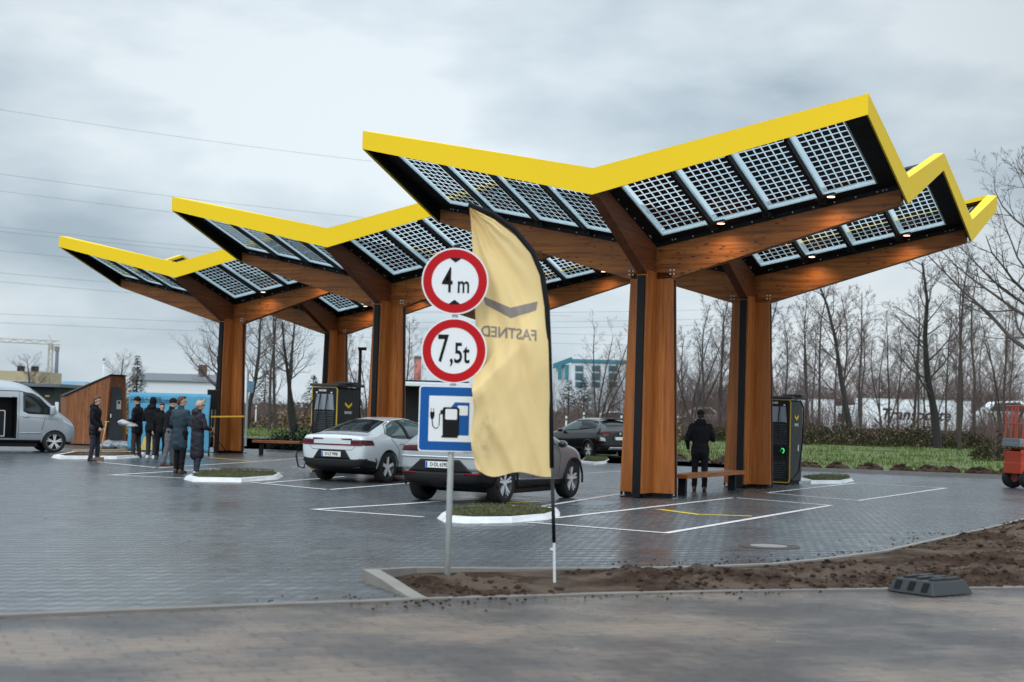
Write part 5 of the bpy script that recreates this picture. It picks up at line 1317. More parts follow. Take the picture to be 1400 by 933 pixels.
# ------------------------------------------------------------------ chargers
def charger():
    t = thing('fast_charger', 'tall dark charger with gold edging and silver louvres beside the white liftback', 'charger', group='fast chargers under the canopies')
    W_, D_, H_ = .78, 1.05, 2.20         # front faces -y (v-), right side +x
    def rr2(x0, x1, z0, z1, r, y, n=5):
        return rrect((x0+x1)/2, (z0+z1)/2, (x1-x0)/2, (z1-z0)/2, r, y, n)
    MB().prism(rr2(-W_/2, W_/2, .06, H_, .07, 0), (0, D_, 0)).build('cabinet', M['charger'], t, bevel=.012)
    MB().box((0, D_/2, .03), (W_*.9, D_*.9, .06)).build('plinth', M['black_steel'], t)
    # gold frame
    g = MB(); o_ = rr2(-W_/2-.01, W_/2+.01, .05, H_+.01, .08, -.012, 6); i_ = rr2(-W_/2+.012, W_/2-.012, .075, H_-.014, .06, -.012, 6); n_ = len(o_)
    vs = o_+i_+[p+Vector((0, .03, 0)) for p in o_]+[p+Vector((0, .03, 0)) for p in i_]
    fs = []
    for k in range(n_):
        j = (k+1) % n_; fs += [(k, j, n_+j, n_+k), (k, 2*n_+k, 2*n_+j, j), (n_+k, n_+j, 3*n_+j, 3*n_+k)]
    g.add(vs, fs).build('gold_frame', M['gold'], t)
    MB().prism(rr2(-W_/2+.028, W_/2-.028, .09, H_-.03, .05, -.004), (0, .004, 0)).build('front_panel', M['black_plastic'], t)
    MB().prism([Vector((x, -.010, z)) for x, z in ((-.24, 1.62), (.24, 1.62), (.30, 1.60), (.26, 2.02), (-.26, 2.02), (-.30, 1.60))], (0, .008, 0)).build('display_panel', M['zinc'], t)
    lv = MB()
    for k in range(12): lv.box((0, -.016, 1.06+k*.045), (.60, .03, .018), Matrix.Rotation(.4, 3, 'X'))
    lv.build('louvres', M['louver'], t); lv = MB()
    for k in range(10): lv.box((0, -.016, .18+k*.045), (.60, .03, .014), Matrix.Rotation(.4, 3, 'X'))
    lv.build('louvres', M['louver'], t)
    MB().prism([Vector((x, -.012, z)) for x, z in ((-.30, .74), (.30, .74), (.30, .98), (-.30, .98))], (0, .008, 0)).build('socket_panel', M['black_steel'], t)
    for x in (-.20, .20):
        MB().tube([(x+.045*math.cos(a), -.03, .88+.058*math.sin(a)) for a in [i*2*PI/16 for i in range(17)]], .012, 6).build('status_ring', M['greenglow'], t, smooth=True)
        pg = MB().tube([(x, -.02, .88), (x, -.10, .86), (x, -.13, .78)], .035, 10).build('connector', M['black_plastic'], t, smooth=True)
        MB().lathe([(.02, -.04), (.02, -.015), (.005, -.01)], 12, axis='y', c=(x*1.15, 0, 2.06)).build('lamp_stud', M['signwhite'], t)
    # roof lid
    MB().prism([Vector((-W_/2-.05, -.06, H_+.02)), Vector((W_/2+.05, -.06, H_+.02)), Vector((W_/2+.14, D_+.02, H_+.02)), Vector((-W_/2-.05, D_+.02, H_+.02))], (0, 0, .07)).build('lid', M['chargerlid'], t, bevel=.015)
    MB().box((W_/2-.05, .5, H_+.12), (.5, .5, .05)).build('lid_fin', M['chargerlid'], t, bevel=.01)
    # cable loops
    ca = MB().tube([(-.24, -.03, 2.0), (-.40, -.10, 1.72), (-.52, -.14, 1.45), (-.42, -.1, 1.7)], .016, 8)
    ca.build('cable', M['rubber'], t, smooth=True)
    for (x0, sw) in ((-.12, -.35), (.10, .30)):
        MB().tube([(x0, -.03, 2.02), (x0-.02, -.07, 1.6), (x0+sw*.2, -.10, 1.1), (x0+sw*.5, -.16, .55), (x0+sw*.8, -.18, .25), (x0+sw, -.16, .30), (x0+sw*.9, -.14, .75)], .016, 8).build('cable', M['rubber'], t, smooth=True)
    MB().tube([(W_/2+.08, .55, H_), (W_/2+.20, .5, H_-.2), (W_/2+.20, .45, 1.2), (W_/2+.14, .35, .35), (W_/2+.02, .1, .12), (W_/2-.1, -.06, .25)], .02, 8).build('cable', M['rubber'], t, smooth=True)
    MB().tube([(-.20, -.13, .80), (-.32, -.26, .9), (-.50, -.30, .75), (-.62, -.30, .42), (-.56, -.28, .14), (-.40, -.25, .10), (-.34, -.22, .40), (-.36, -.2, .80), (-.30, -.05, 1.3)], .024, 8).build('cable', M['rubber'], t, smooth=True)
    # chevron and word on the right side
    y0 = .52; z0 = 1.72; xx = W_/2+.004
    MB().prism([Vector((xx, y0+a, z0+b)) for a, b in ((-.16, .10), (-.16, .03), (0, -.06), (.16, .03), (.16, .10), (0, .01))], (.006, 0, 0)).build('chevron_mark', M['yellow'], t)
    put_text('lettering', 'FASTNED', .10, M['signwhite'], t, lambda v: Vector((xx+v.z+.001, y0+v.x, z0-.17+v.y)), sx=.8, bold=.002)
    put_text('lettering', 'FASTNED', .07, M['signwhite'], t, lambda v: Vector((v.x-.06, -.016-v.z, 2.11+v.y)), sx=.8, bold=.002)
    MB().box((xx, .72, .95), (.006, .08, .16)).build('sticker', M['noticepaper'], t)
    return t
c1 = charger()
p = UV(-10.63, 3.54); g1 = G(457, 650)
c1.rotation_euler = (0, 0, TH); g0 = G(424, 645)
c1.location = G(440.5, 646)
c2 = copy_tree(c1); c2['label'] = 'dark charger with green lights partly hidden by the rear pillar near the bench'
pr = G(1078, 663.5); c2.location = pr-EU*.37; c2.location.z = 0
# tall slim lamp and cable boom behind the first charger
def street_lamp(px, py_top, Y, label, name='street_lamp'):
    b = A(px, 600, Y); top = A(px, py_top, Y).z
    t = thing(name, label, 'lamp post', (b.x, Y, 0))
    MB().tube([(0, 0, 0), (0, 0, top)], [.075, .05], 10).build('pole', M['black_steel'], t, smooth=True)
    MB().box((.06, 0, top), (.28, .16, .10)).build('lamp_head', M['black_steel'], t, bevel=.02)
street_lamp(489, 477, 50, 'black lamp post rising behind the white liftback between two pillars')

# ------------------------------------------------------------------ benches
def bench(p0, p1, label, wd_=.42, hgt=.46, name='wooden_bench', grp=None):
    d = (p1-p0); L = d.length; t = thing(name, label, 'bench', (p0.x, p0.y, 0), math.atan2(d.y, d.x), grp)
    MB().box((L/2, 0, hgt-.045), (L, wd_, .09)).build('seat', M['wood_u'], t, bevel=.008)
    for x in (.28, L-.28): MB().box((x, 0, (hgt-.09)/2), (.12, wd_*.4, hgt-.09)).build('leg', M['black_steel'], t, bevel=.005)
b0 = G(936, 677.5); b1 = UV(.16, 5.6)
bench(UV(.28, .95), UV(.20, 4.9), 'wooden bench between the two nearest pillars, in front of the man in black')
pA_ = G(346, 621.5); pB_ = pA_+Vector((3.4, -.35, 0)); bench(pA_, pB_, 'dark wooden bench between the farthest canopy pillar and the charger', hgt=.5)

# ------------------------------------------------------------------ recycled plastic fence foot
q0, q1, q2 = G(1212, 807.5), G(1276, 816.5), G(1313, 801)
t = thing('fence_foot', 'dark recycled plastic fence foot lying on the road edge by the soil', 'fence foot', q0, math.atan2(q1.y-q0.y, q1.x-q0.x))
Lx = (q1-q0).length; Ly = .62
mb = MB(); z1 = .135; ix = .06
mb.hexa([Vector((0, 0, .0)), Vector((Lx, 0, 0)), Vector((Lx, Ly, 0)), Vector((0, Ly, 0)), Vector((ix, ix, z1)), Vector((Lx-ix, ix, z1)), Vector((Lx-ix, Ly-ix, z1)), Vector((ix, Ly-ix, z1))])
fo_ = mb.build('foot_block', M['foot'], t, bevel=.012)
dk = MB()
nrm = Vector((0, -z1, ix)).normalized()
for k in range(3):
    xa = Lx*(.13+.29*k); xb = xa+Lx*.135
    def sp_(x, q): return Vector((x, ix*q, z1*q))+nrm*.004
    dk.add([sp_(xa, .2), sp_(xb, .2), sp_(xb+.01, .86), sp_(xa+.01, .86)], [(0, 1, 2, 3)])
for k in range(3):
    for j in range(3): dk.add([Vector((Lx*(.16+.27*k), ix+.06+.19*j, z1+.003)), Vector((Lx*(.16+.27*k)+.09, ix+.06+.19*j, z1+.003)), Vector((Lx*(.16+.27*k)+.09, ix+.13+.19*j, z1+.003)), Vector((Lx*(.16+.27*k), ix+.13+.19*j, z1+.003))], [(0, 1, 2, 3)])
dk.build('slots', M['signblack'], t)
rb_ = MB()
for k in range(3): rb_.box((Lx*(.32+.27*k)-.03, Ly*.5, z1+.012), (.05, Ly-.2, .03))
rb_.box((Lx/2, Ly*.45, z1+.014), (Lx-.16, .05, .034)); rb_.build('ribs', M['foot'], t, bevel=.006)
# ------------------------------------------------------------------ people
def capsule(mb, p1, p2, r1, r2, n=12, flat=1.):
    p1, p2 = Vector(p1), Vector(p2); d = p2-p1; L = d.length
    if L < 1e-6: return mb.sphere(p1, r1)
    d.normalize(); a = d.cross(Vector((1, 0, 0)) if abs(d.x) < .8 else Vector((0, 1, 0))).normalized(); c = d.cross(a); b = len(mb.v); rings = []
    for k in range(1, 4): t = k/4*PI/2; rings.append((p1-d*r1*math.cos(t), r1*math.sin(t)))
    for k in range(5): q = k/4; rings.append((p1.lerp(p2, q), r1+(r2-r1)*q))
    for k in range(3, 0, -1): t = k/4*PI/2; rings.append((p2+d*r2*math.cos(t), r2*math.sin(t)))
    for (c0, r) in rings:
        for k in range(n): an = 2*PI*k/n; mb.v.append(c0+(a*math.cos(an)+c*math.sin(an)*flat)*r)
    for i in range(len(rings)-1):
        for k in range(n): mb.f.append((b+i*n+k, b+i*n+(k+1) % n, b+(i+1)*n+(k+1) % n, b+(i+1)*n+k))
    mb.f.append(tuple(b+k for k in range(n-1, -1, -1))); mb.f.append(tuple(b+(len(rings)-1)*n+k for k in range(n)))
    return mb
def fuse(mb, name, mat, parent, voxel, smooth_it=4, wr=0., seed=0.):
    o = mb.build(name, mat, parent)
    md = o.modifiers.new('r', 'REMESH'); md.mode = 'VOXEL'; md.voxel_size = voxel; md.use_smooth_shade = True
    ms = o.modifiers.new('s', 'SMOOTH'); ms.iterations = smooth_it; ms.factor = .6
    applied(o); o.data.materials.clear(); o.data.materials.append(mat)
    if wr:
        me = o.data
        for v in me.vertices:
            p = v.co; q = Vector((p.x*6, p.y*6, p.z*11+seed)); k = noise.noise(q)*wr+noise.noise(q*2.3)*wr*.5
            v.co = p+v.normal*k
    for p in o.data.polygons: p.use_smooth = True
    return o
def person(label, foot, face_deg, h, top, legs, shoes, hair='hairdark', coat_len=.80, stride=.0, arms='down', hat=None, lean=0., glasses=False, top_mat2=None, hood=False, bald=False, beanie=False, turn=0., group=None, wide=1.):
    """local frame: +X is where the body faces, +Y its left, feet on z=0"""
    t = thing('person', label, 'person', (foot.x, foot.y, 0), math.radians(face_deg), group); t.scale = (h/1.78,)*3
    hip = [Vector((0, s*.095, .93)) for s in (1, -1)]
    ank = [Vector((stride*s*1.0, s*.11, .09)) for s in (1, -1)]; knee = [Vector((stride*s*.5+.03, s*.105, .50)) for s in (1, -1)]
    L = lean
    sh = [Vector((L*.9, s*.180*wide, 1.43)) for s in (1, -1)]
    chest = Vector((L*.8, 0, 1.30)); neck = Vector((L*1.0+.01, 0, 1.50)); head = Vector((L*1.25+.035, 0, 1.655))
    if arms == 'down': el = [Vector((L*.5-.03, s*.275*wide, 1.15)) for s in (1, -1)]; wr = [Vector((L*.3+.07, s*.27*wide, .90)) for s in (1, -1)]
    elif arms == 'front': el = [Vector((.04+L*.6, s*.27*wide, 1.14)) for s in (1, -1)]; wr = [Vector((.27+L, s*.13, 1.10)) for s in (1, -1)]
    elif arms == 'hold': el = [Vector((.0+L*.6, s*.26*wide, 1.12)) for s in (1, -1)]; wr = [Vector((.30+L, s*.14, 1.02)) for s in (1, -1)]
    elif arms == 'pockets': el = [Vector((-.06, s*.31*wide, 1.16)) for s in (1, -1)]; wr = [Vector((.06, s*.22*wide, .97)) for s in (1, -1)]
    elif arms == 'phone': el = [Vector((-.04, .27*wide, 1.14)), Vector((.05, -.27*wide, 1.13))]; wr = [Vector((.06, .25*wide, .93)), Vector((.22, -.16*wide, 1.26))]
    elif arms == 'pole': el = [Vector((L*.5-.03, .27*wide, 1.15)), Vector((.03, -.26*wide, 1.15))]; wr = [Vector((.12, .24*wide, .92)), Vector((.20, -.20*wide, .93))]
    B = MB()
    # head: skull, jaw, brow, nose, ears, neck
    yaw = Matrix.Rotation(turn, 3, 'Z')
    def H(x, y, z): return head+yaw @ Vector((x, y, z))
    B.sphere(H(-.008, 0, .028), (.098, .078, .092), 16, 10); B.sphere(H(.028, 0, -.045), (.062, .055, .066), 14, 9)
    capsule(B, H(.086, 0, .012), H(.112, 0, -.022), .010, .016, 8); B.sphere(H(.070, 0, .030), (.028, .052, .014), 10, 6)
    B.sphere(H(.086, 0, -.062), (.012, .024, .010), 10, 6)
    for s in (1, -1): B.sphere(H(-.005, s*.080, -.005), (.018, .010, .032), 8, 6)
    capsule(B, neck-Vector((0.01, 0, .05)), head+Vector((-.02, 0, -.06)), .060, .055)
    # trunk and limbs
    capsule(B, Vector((0, 0, .98)), Vector((L*.4, 0, 1.12)), .125, .12); capsule(B, Vector((L*.5, 0, 1.15)), chest+Vector((0, 0, .03)), .12, .135)
    for i in (0, 1):
        capsule(B, chest+Vector((0, 0, .06)), sh[i]-Vector((0, 0, .035)), .090, .045); capsule(B, sh[i]-Vector((0, 0, .03)), el[i], .046, .040); capsule(B, el[i], wr[i], .040, .027)
        capsule(B, hip[i], knee[i], .088, .055); capsule(B, knee[i], ank[i], .055, .037); capsule(B, ank[i]-Vector((.02, 0, .03)), ank[i]+Vector((.13, 0, -.055)), .038, .030)
        # hand: palm, four curled fingers and a thumb
        d = (wr[i]-el[i]).normalized(); sd = 1 if i == 0 else -1
        side = d.cross(Vector((0, sd, 0))).normalized(); nrm_ = d.cross(side).normalized()*1.
        pc = wr[i]+d*.045; B.sphere(wr[i]+d*.048, (.036, .028, .036), 10, 7); capsule(B, wr[i], wr[i]+d*.08, .024, .030, flat=.6)
        for k, ln in enumerate((.062, .072, .068, .052)):
            o_ = wr[i]+d*.078+side*(.030-.020*k); m_ = o_+d*ln*.55+nrm_*.008; e_ = m_+d*ln*.30+nrm_*.030
            capsule(B, o_, m_, .0105, .0095, 8); capsule(B, m_, e_, .0095, .0085, 8)
        o_ = wr[i]+d*.025+side*.030; m_ = o_+d*.035+side*.022; capsule(B, o_, m_, .013, .011, 8); capsule(B, m_, m_+d*.03+side*.002, .011, .009, 8)
    fuse(B, 'body', M['skin'], t, .0095, 2)
    for s in (1, -1): MB().sphere(H(.088, s*.030, .010), (.008, .012, .007), 8, 6).build('eye', M['eye'], t, smooth=True)
    # trousers
    T = MB()
    for i in (0, 1):
        capsule(T, Vector((0, 0, .95)), hip[i], .13, .115); capsule(T, hip[i], knee[i], .108, .076); capsule(T, knee[i], ank[i]+Vector((0, 0, .01)), .076, .060)
    fuse(T, 'trousers', M[legs], t, .018, 3, .010, 1.)
    # top
    J = MB(); zb = 1.02-.30*coat_len
    capsule(J, Vector((0, 0, zb+.13)), Vector((L*.4, 0, 1.12)), .158*wide, .150*wide); capsule(J, Vector((L*.4, 0, 1.1)), chest+Vector((0, 0, .02)), .150*wide, .165*wide)
    if zb < .85:
        for s in (1, -1): capsule(J, Vector((0, s*.07, zb+.09)), Vector((0, s*.05, 1.05)), .135, .125)
    for s in (1, -1): capsule(J, Vector((L*.5, s*.07*wide, 1.15)), Vector((L*.85, s*.10*wide, 1.37)), .13, .125)
    for i in (0, 1):
        capsule(J, chest+Vector((0, 0, .07)), sh[i]-Vector((0, 0, .020)), .122, .076); capsule(J, sh[i]-Vector((0, 0, .018)), el[i], .074, .062); capsule(J, el[i], wr[i]-(wr[i]-el[i]).normalized()*.015, .064, .046)
    capsule(J, neck-Vector((0, 0, .06)), neck+Vector((-.005, 0, .015)), .095, .080)
    if hood: capsule(J, neck+Vector((-.08, -.05, .0)), neck+Vector((-.08, .05, .0)), .085, .085)
    fuse(J, 'jacket', M[top], t, .018, 3, .013, 5.)
    # shoes
    for i in (0, 1):
        S = MB(); a = ank[i]; capsule(S, a+Vector((-.035, 0, -.045)), a+Vector((.16, 0, -.055)), .048, .036, 12); capsule(S, a+Vector((-.03, 0, -.02)), a+Vector((.03, 0, .0)), .048, .046); S.box(a+Vector((.06, 0, -.078)), (.27, .085, .022))
        fuse(S, 'shoe', M[shoes], t, .012, 2)
    # hair or hat
    Hh = MB()
    if beanie:
        Hh.sphere(H(-.012, 0, .055), (.108, .090, .090), 16, 10); Hh.lathe([(.092, -.02), (.100, -.02), (.100, .035), (.088, .04)], 18, c=H(-.012, 0, .035)); fuse(Hh, 'beanie', M['clothblack'], t, .010, 2)
    elif hat == 'cap':
        Hh.sphere(H(-.010, 0, .050), (.108, .088, .082), 16, 10); Hh.sphere(H(.10, 0, .045), (.065, .068, .012), 12, 6); fuse(Hh, 'cap', M['clothblack'], t, .010, 2)
        H2 = MB().sphere(H(-.030, 0, .0), (.082, .082, .07), 14, 8); fuse(H2, 'hair', M[hair], t, .010, 2)
    elif hat == 'hood':
        Hh.sphere(H(-.025, 0, .02), (.118, .105, .125), 16, 10); capsule(Hh, H(-.04, 0, -.10), H(-.02, 0, -.05), .10, .10); fuse(Hh, 'hood', M[top], t, .012, 3, .006)
    elif bald:
        for s in (1, -1): Hh.sphere(H(-.035, s*.055, .005), (.062, .035, .055), 12, 8)
        Hh.sphere(H(-.070, 0, .0), (.045, .070, .060), 12, 8); Hh.sphere(H(-.03, 0, .09), (.06, .05, .036), 12, 8); fuse(Hh, 'hair', M[hair], t, .010, 2)
    else:
        Hh.sphere(H(-.025, 0, .045), (.100, .086, .092), 16, 10); Hh.sphere(H(-.055, 0, -.01), (.060, .078, .070), 14, 8); Hh.sphere(H(.035, 0, .105), (.062, .062, .035), 12, 6); fuse(Hh, 'hair', M[hair], t, .010, 2, .006)
    if glasses:
        g = MB()
        for s in (1, -1):
            g.tube([H(.100, s*.033+.020*math.cos(a), .010+.016*math.sin(a)) for a in [k*2*PI/10 for k in range(11)]], .003, 5); g.tube([H(.10, s*.052, .014), H(.0, s*.086, .010)], .003, 5)
        g.build('glasses', M['signblack'], t)
    return t
# facing: 0 deg looks to the right of the photo, 90 deg away from the camera
man1 = person('man in black jacket standing apart in profile, holding a wooden broom handle', G(128, 630.5), -8, 1.80, 'clothblack', 'jeans', 'shoeblack', 'hairbrown', 1.15, .05, 'pole', lean=.0, glasses=True, hood=True)
p2 = person('person in black beanie and brown trousers carrying folded grey cloth by the shed', G(186, 626), 165, 1.84, 'clothblack', 'clothbrown', 'shoeblack', beanie=True, coat_len=1.15, arms='hold', stride=.04)
p3 = person('person in dark hooded jacket seen from behind, between the beanie wearer and the group', G(206, 627.5), 80, 1.84, 'clothblack', 'jeans', 'shoewhite', hat='hood', coat_len=.9, arms='front', hood=True, stride=.03)
p4 = person('short person in black jacket facing the camera half hidden within the group', G(219, 628), -75, 1.66, 'clothblack', 'clothblack', 'shoeblack', 'hairdark', .75, arms='down')
p5 = person('person in grey trousers and short black jacket stepping forward within the group', G(229, 637.5), 15, 1.80, 'clothblack', 'clothgrey', 'shoebrown', 'hairdark', .6, .12, 'front', beanie=True, lean=.05)
p6 = person('man with short brown hair in dark teal coat seen from behind near the banner', G(244, 647.5), 65, 1.84, 'clothteal', 'clothblack', 'shoebrown', 'hairbrown', 1.55, .05, 'front', turn=-.7)
p7 = person('grey haired person in long dark padded coat and white shoes, in front of the group', G(268, 650.5), 42, 1.76, 'clothplum', 'jeans', 'shoewhite', 'hairgrey', 2.05, .06, 'front', bald=True, hood=True, glasses=True, turn=-.3)
p8 = person('man in black cap and black jacket standing with his back turned behind the bench', G(956, 671.5), 84, 1.85, 'clothblack', 'clothblack', 'shoebrown', hat='cap', coat_len=1.0, arms='phone', hood=True, stride=.03, wide=1.06)
# things they hold
gb = G(128, 630.5); t = thing('broom', 'wooden broom held upright by the man standing apart', 'broom', (gb.x+.27, gb.y-.12, 0))
MB().tube([(-.08, 0, .10), (.08, -.02, 1.10)], .016, 8).tube([(.02, -.02, 1.10), (.15, -.02, 1.11)], .014, 8).build('handle', M['broomwood'], t, smooth=True)
MB().box((-.09, 0, .09), (.26, .07, .05)).hexa([Vector((-.23, -.04, 0)), Vector((.05, -.04, 0)), Vector((.05, .04, 0)), Vector((-.23, .04, 0)), Vector((-.21, -.03, .07)), Vector((.03, -.03, .07)), Vector((.03, .03, .07)), Vector((-.21, .03, .07))]).build('broom_head', M['drybush'], t)
gb = G(186, 626); mb = MB()
mb.sphere((gb.x-.28, gb.y-.12, 1.03), (.28, .17, .075), 18, 8); mb.sphere((gb.x-.42, gb.y-.14, 1.07), (.15, .13, .07), 14, 8); mb.sphere((gb.x-.12, gb.y-.16, .97), (.20, .13, .06), 14, 8)
o = fuse(mb, 'folded_cloth', M['tarp'], None, .02, 3, .018); tag(o, 'bundle of folded grey cloth carried by the person in the beanie', 'cloth')

# ------------------------------------------------------------------ shed, banner, speaker, ribbon, tarps
YS = 57.
def X(px, Y=YS, py=600): return A(px, py, Y).x
def Z(px, py, Y=YS): return A(px, py, Y).z
t = thing('wooden_shed', 'angular timber clad shed with a sloping roof and a dark grey door', 'shed', (X(89), YS, 0))
ox = X(89)
def SP(px, py, dy): p = A(px, py, YS+dy); return Vector((p.x-ox, dy, max(.02, p.z)))
f0 = [SP(89, 607, .4), SP(143, 609, -.25), SP(151, 514, -.25), SP(89, 542, .4)]      # long side, falling to the left
f1 = [SP(143, 609, -.25), SP(173, 608, .5), SP(172, 515.5, .5), SP(151, 514, -.25)]     # gable with the door
dep = Vector((-.95, 2.6, 0))
mb = MB()
ring_b = [f0[0], f0[1], f1[1], f1[1]+dep, f0[0]+dep]; ring_t = [f0[3], f0[2], f1[2], f1[2]+dep, f0[3]+dep]
ring_b = [Vector((p.x, p.y, .05)) for p in ring_b]
n5 = 5; mb.add(ring_b+ring_t, [tuple(range(n5))[::-1], tuple(range(n5, 2*n5))]+[(i, (i+1) % n5, n5+(i+1) % n5, n5+i) for i in range(n5)])
mb.build('timber_wall', M['wood_shed'], t)
rf = MB(); ro = [p+Vector((0, 0, .004)) for p in ring_t]; c_ = sum(ro, Vector())/5; ro = [c_+(p-c_)*1.03 for p in ro]
rf.prism(ro, (0, 0, .05)).build('roof', M['black_steel'], t)
def FP1(a, b, off_=.02):     # a = 0..1 along the gable, b = 0..1 up
    lo = f1[0].lerp(f1[1], a); hi = f1[3].lerp(f1[2], a); p = Vector((lo.x, lo.y, .05)).lerp(hi, b); return p+Vector((.3, -.6, 0)).normalized()*off_
# the door leans with the slanting jamb
MB().prism([FP1(.10, .08), FP1(.80, .08), FP1(.72, .84), FP1(.16, .84)], (.01, -.02, 0)).build('door', M['doorgrey'], t)
MB().prism([FP1(.06, .0), FP1(.84, .0), FP1(.84, .07), FP1(.06, .07)], (.01, -.02, 0)).build('door_sill', M['zinc'], t)
MB().prism([FP1(.46, .52, .045), FP1(.70, .52, .045), FP1(.70, .65, .045), FP1(.46, .65, .045)], (.003, -.004, 0)).build('notice', M['noticepaper'], t)
MB().prism([FP1(.52, .60, .052), FP1(.64, .60, .052), FP1(.64, .635, .052), FP1(.52, .635, .052)], (.001, -.002, 0)).build('notice_print', M['signblack'], t)
MB().box(tuple(FP1(.18, .42, .05)), (.04, .04, .14)).build('door_handle', M['galv'], t)

YBN = 50.5
bl, br_ = A(175, 600, YBN).x, A(286, 600, YBN-1.2).x
t = thing('banner_wall', 'light blue welcome banner wall with a yellow chevron behind the group of people', 'banner', (bl, YBN, 0), math.atan2(-1.2, br_-bl))
Lb = math.hypot(br_-bl, 1.2); Hb = A(180, 536.5, YBN).z
nu, nv = 40, 16; vs = []
for j in range(nv+1):
    for i in range(nu+1):
        a, b = i/nu, j/nv; x = Lb*a; z = .08+(Hb-.08)*b; cr_ = .0
        rcorner = .12
        if b > .9 and (a < .04 or a > .96): z -= .03
        vs.append(Vector((x, .02*math.sin(9*a+4*b)+.012*math.sin(23*a-9*b), z)))
cl_ = mesh_obj('banner_cloth', vs, [(j*(nu+1)+i, j*(nu+1)+i+1, (j+1)*(nu+1)+i+1, (j+1)*(nu+1)+i) for j in range(nv) for i in range(nu)], M['bannerblue'], t, smooth=True)
md = cl_.modifiers.new('t', 'SOLIDIFY'); md.thickness = .03; md.offset = 1
put_text('lettering', 'Herzlich Willkommen',   .28, M['bannertext'], cl_, lambda v: Vector((Lb*.33+v.x, -.055-v.z, Hb-.26+v.y)), sx=.78, bold=.003)
cx0, cz0 = Lb*.90, Hb-.24
MB().prism([Vector((cx0+a, -.052, cz0+b)) for a, b in ((-.14, .09), (-.14, .02), (0, -.07), (.14, .02), (.14, .09), (0, .0))], (0, -.004, 0)).build('chevron_mark', M['banneryellow'], cl_)
MB().prism([Vector((Lb*.27+a, -.052, .10+b)) for a, b in ((-.30, 0), (.30, 0), (.22, .35), (0, .58), (-.20, .40))], (0, -.004, 0)).build('yellow_print', M['banneryellow'], cl_)
MB().tube([(.03, .05, 0), (.03, .05, Hb-.05)], .03, 8).tube([(Lb-.03, .05, 0), (Lb-.03, .05, Hb-.05)], .03, 8).tube([(.03, .05, Hb-.05), (Lb-.03, .05, Hb-.05)], .03, 8).build('stand_frame', M['black_steel'], t)
ys = 51.3; xs_ = A(290, 600, ys).x; zt_ = A(290, 533, ys).z; zb_ = A(290, 560, ys).z
t = thing('speaker_stand', 'black tripod stand carrying the loudspeaker beside the farthest front pillar', 'stand', (xs_, ys, 0))
MB().tube([(0, 0, .35), (0, 0, zb_)], .022, 8).build('pole', M['black_steel'], t)
for k in range(3):
    a = 2*PI*k/3+.5; MB().tube([(0, 0, .75), (.55*math.cos(a), .55*math.sin(a), .02)], .016, 6).build('leg', M['black_steel'], t)
t = thing('loudspeaker', 'black loudspeaker box on the tripod at the right end of the blue banner', 'loudspeaker', (xs_, ys, zb_))
MB().hexa([Vector((-.19, -.17, 0)), Vector((.19, -.17, 0)), Vector((.15, .17, 0)), Vector((-.15, .17, 0)), Vector((-.19, -.17, zt_-zb_)), Vector((.19, -.17, zt_-zb_)), Vector((.15, .17, zt_-zb_)), Vector((-.15, .17, zt_-zb_))]).build('cabinet', M['black_plastic'], t, bevel=.02)
MB().box((0, -.175, (zt_-zb_)/2), (.32, .012, (zt_-zb_)*.88)).build('grille', M['signblack'], t)
ra, rb2 = A(286, 570, 50.6), A(334, 569.5, 52.6-1.6); mb = MB()
mb.hexa([ra+Vector((0, 0, -.025)), rb2+Vector((0, 0, -.025)), rb2+Vector((0, .004, -.025)), ra+Vector((0, .004, -.025)), ra+Vector((0, 0, .025)), rb2+Vector((0, 0, .025)), rb2+Vector((0, .004, .025)), ra+Vector((0, .004, .025))])
rb_o = mb.build('ribbon', M['ribbon']); tag(rb_o, 'yellow ribbon stretched from the speaker stand across the farthest front pillar', 'ribbon')
def sheetpile(px, py, w_, d_, h_, mat, name, label, cat):
    g = G(px, py); mb = MB(); rs = random.Random(int(px))
    for k in range(7):
        mb.sphere((g.x+rs.uniform(-w_/2, w_/2), g.y+rs.uniform(-d_/2, d_/2), h_*.3), (w_*.3, d_*.35, h_*rs.uniform(.4, .9)), 12, 7)
    o = fuse(mb, name, M[mat], None, .04, 2, .05); tag(o, label, cat); return o
sheetpile(163, 614, 1.2, .6, .28, 'zinc', 'crumpled_sheet', 'crumpled dark grey sheeting on the ground in front of the shed door', 'sheeting')
sheetpile(196, 613, 1.3, .6, .22, 'tarp', 'crumpled_tarpaulin', 'crumpled pale tarpaulin on the ground at the foot of the blue banner', 'tarpaulin')
# timber edging in front of the shed
mb = MB(); a, b = G(98, 619.5), G(205, 617.5); L_ = (b-a).length; ang = math.atan2(b.y-a.y, b.x-a.x)
o = mb.box((L_/2, 0, .05), (L_, .16, .10)).build('timber_edging', M['broomwood'], bevel=.01); o.location = (a.x, a.y, 0); o.rotation_euler = (0, 0, ang); tag(o, 'pale timber edging board lying along the ground before the shed', 'board')
